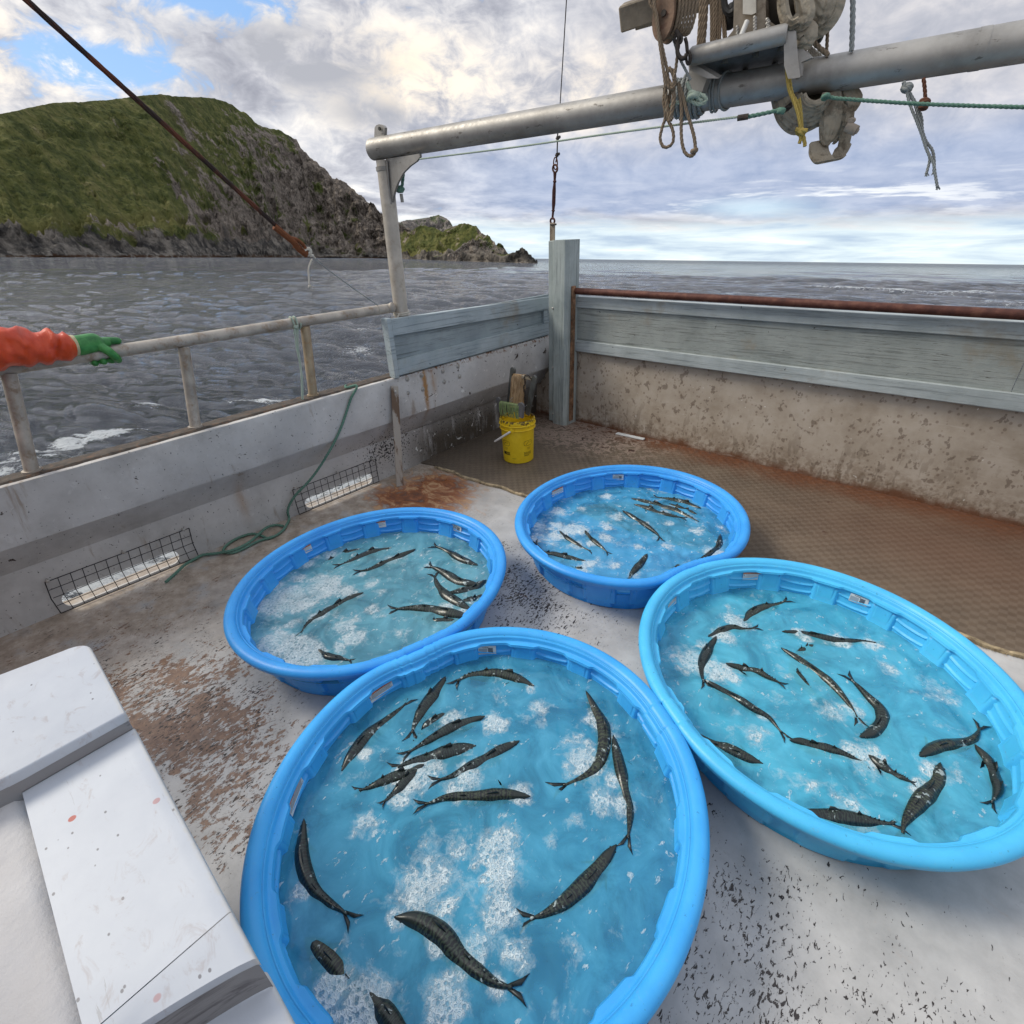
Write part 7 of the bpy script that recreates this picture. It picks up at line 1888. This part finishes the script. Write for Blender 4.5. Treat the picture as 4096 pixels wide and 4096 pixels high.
M_boot = plain('dark_boot_rubber', (.02, .02, .02), .4, 0, .1, 20, .2)
sh_ = np.array([-3.40, -.30, 1.60]); elb = np.array([-3.50, .06, 1.500]); wr_ = np.array([-3.572, .482, 1.452]); hip = np.array([-3.20, -.88, 1.02]); hd_ = np.array([-3.38, -.62, 1.88]); nk = np.array([-3.34, -.60, 1.66])
sh2 = np.array([-3.10, -.78, 1.58]); elb2 = np.array([-3.36, -1.02, 1.40]); wr2 = np.array([-3.55, -.82, 1.44])
kn = [np.array([-3.26, -.86, .54]), np.array([-3.22, -1.14, .54])]; an_ = [np.array([-3.20, -.86, .10]), np.array([-3.18, -1.14, .10])]
person = body_mesh('person', [(hd_ + (0, 0, .02), hd_ - (0, 0, .05), .092, .080), (nk, hd_ - (0, 0, .06), .058, .055), (nk - (0, 0, .06), hip, .13, .145), (sh_, sh2, .085, .085), (sh_, elb, .058, .046), (elb, wr_, .045, .030),
    (sh2, elb2, .058, .046), (elb2, wr2, .045, .030), (hip + (0, .09, 0), kn[0], .10, .066), (hip - (0, .12, 0), kn[1], .10, .066), (kn[0], an_[0], .060, .042), (kn[1], an_[1], .060, .042), (hd_ + (-.09, .0, -.02), hd_ + (-.105, 0, -.035), .016, .018)], M_skin, None, .010, 6)
tag(person, 'person in orange oilskins and green gloves resting an arm on the hand rail', 'person')
person.data.materials.clear(); person.data.materials.append(M_skin)
rs = np.random.RandomState(2)
def wr_disp(co):
    ax = (elb - wr_) / np.linalg.norm(elb - wr_); t_ = (co - wr_) @ ax
    amp = np.interp(t_, [0, .02, .08, .2, .35, .6], [.003, .010, .013, .011, .010, .006])
    f_ = np.array([mnoise.noise(Vector((c[0] * 5, c[1] * 15 + c[2] * 10, c[2] * 5))) + .35 * mnoise.noise(Vector((c[0] * 9, c[1] * 34 - c[2] * 14, c[2] * 9))) for c in co])
    fo_ = np.array([math.sin(62 * q + 5.0 * mnoise.noise(Vector((c[0] * 6, c[1] * 6, c[2] * 8)))) for q, c in zip(t_, co)])
    return amp * (.6 - 2.0 * np.abs(f_) + .55 * fo_) * 1.25
jk = body_mesh('jacket', [(nk - (0, 0, .05), hip + (0, 0, -.02), .165, .185), (sh_, sh2, .115, .115), (sh_, elb + (0, .02, .012), .118, .116), (elb + (0, .02, .012), elb * .62 + wr_ * .38 + (0, 0, .012), .114, .098), (elb * .62 + wr_ * .38 + (0, 0, .012), wr_ + (elb - wr_) * .22 + (0, 0, .004), .092, .076), (wr_ + (elb - wr_) * .22 + (0, 0, .004), wr_ + (elb - wr_) * .05, .076, .060),
    (sh2, elb2, .105, .090), (elb2, wr2, .088, .058)], M_oil, person, .009, 5, wr_disp)
body_mesh('trousers', [(hip + (0, .09, 0), kn[0], .135, .105), (hip - (0, .12, 0), kn[1], .135, .105), (kn[0], an_[0] + (0, 0, .08), .10, .095), (kn[1], an_[1] + (0, 0, .08), .10, .095), (hip + (0, 0, .04), hip - (0, 0, .02), .17, .17)], M_oil, person, .012, 5)
for q in an_: body_mesh('boot', [(q + (0, 0, .15), q - (0, 0, .01), .075, .062), (q + (.02, 0, -.04), q + (-.15, 0, -.045), .058, .045)], M_boot, person, .01, 3)
body_mesh('hood', [(hd_ + (.02, 0, .03), hd_ + (.03, 0, -.05), .118, .112), (hd_ + (.05, 0, -.10), nk + (.03, 0, .02), .10, .11)], M_oil, person, .010, 4)
m = MB(); ax_ = (wr_ - elb) / np.linalg.norm(wr_ - elb); m.tube([wr_ - ax_ * .035, wr_ - ax_ * .01, wr_ + ax_ * .012], [.052, .056, .052], 20, caps=True); m.build('cuff', M_cuff, person)
# glove: palm over the pipe, fingers curled round its far side, thumb down the near side
RL = np.array([-3.6, 0, 1.3905])
def around_rail(y, deg, r_=.047): return np.array([-3.6 + r_ * math.cos(RAD(deg)), y, 1.3905 + r_ * math.sin(RAD(deg))])    # 0 = inboard, 90 = top
segs = [(wr_ - ax_ * .01, wr_ + ax_ * .03, .040, .038), (wr_ + ax_ * .03, around_rail(.575, 78, .062), .042, .040), (around_rail(.555, 55, .055), around_rail(.60, 75, .056), .026, .026), (around_rail(.545, 95, .055), around_rail(.60, 100, .054), .026, .024),
        (around_rail(.56, 70, .060), around_rail(.63, 80, .052), .026, .020)]
for y0_, dy_, rf, reach in ((.545, .0, .0140, 292), (.572, .003, .0150, 298), (.602, .005, .0150, 296), (.630, .006, .0145, 285)):
    ang = [80, 130, 185, 240, reach]; q = [around_rail(y0_ + dy_ * i, a2_, .050 - .001 * i) for i, a2_ in enumerate(ang)]
    for i in range(4): segs.append((q[i], q[i + 1], rf * (1.12 - .05 * i), rf * (1.07 - .05 * i)))
# index finger lies forward along the top of the pipe, thumb hangs down inboard
q = [around_rail(.60, 88, .058), around_rail(.64, 92, .056), around_rail(.67, 96, .053), around_rail(.69, 98, .050)]
for i in range(3): segs.append((q[i], q[i + 1], .0185 - .0015 * i, .0170 - .0015 * i))
q = [around_rail(.585, 55, .058), around_rail(.618, 15, .056), around_rail(.640, -25, .053), around_rail(.650, -55, .050)]
for i in range(3): segs.append((q[i], q[i + 1], .0185 - .001 * i, .0175 - .001 * i))
body_mesh('glove', [(a_, b_, r1 * (1.22 if r1 > .02 else 1.32), r2 * (1.22 if r2 > .02 else 1.3)) for a_, b_, r1, r2 in segs], M_glove, person, .0035, 4)
body_mesh('glove', [(wr2 + (0, 0, 0), (-3.60, -.76, 1.44), .036, .032), ((-3.60, -.76, 1.44), (-3.64, -.70, 1.40), .030, .018), ((-3.59, -.80, 1.445), (-3.645, -.79, 1.40), .026, .016)], M_glove, person, .006, 3)
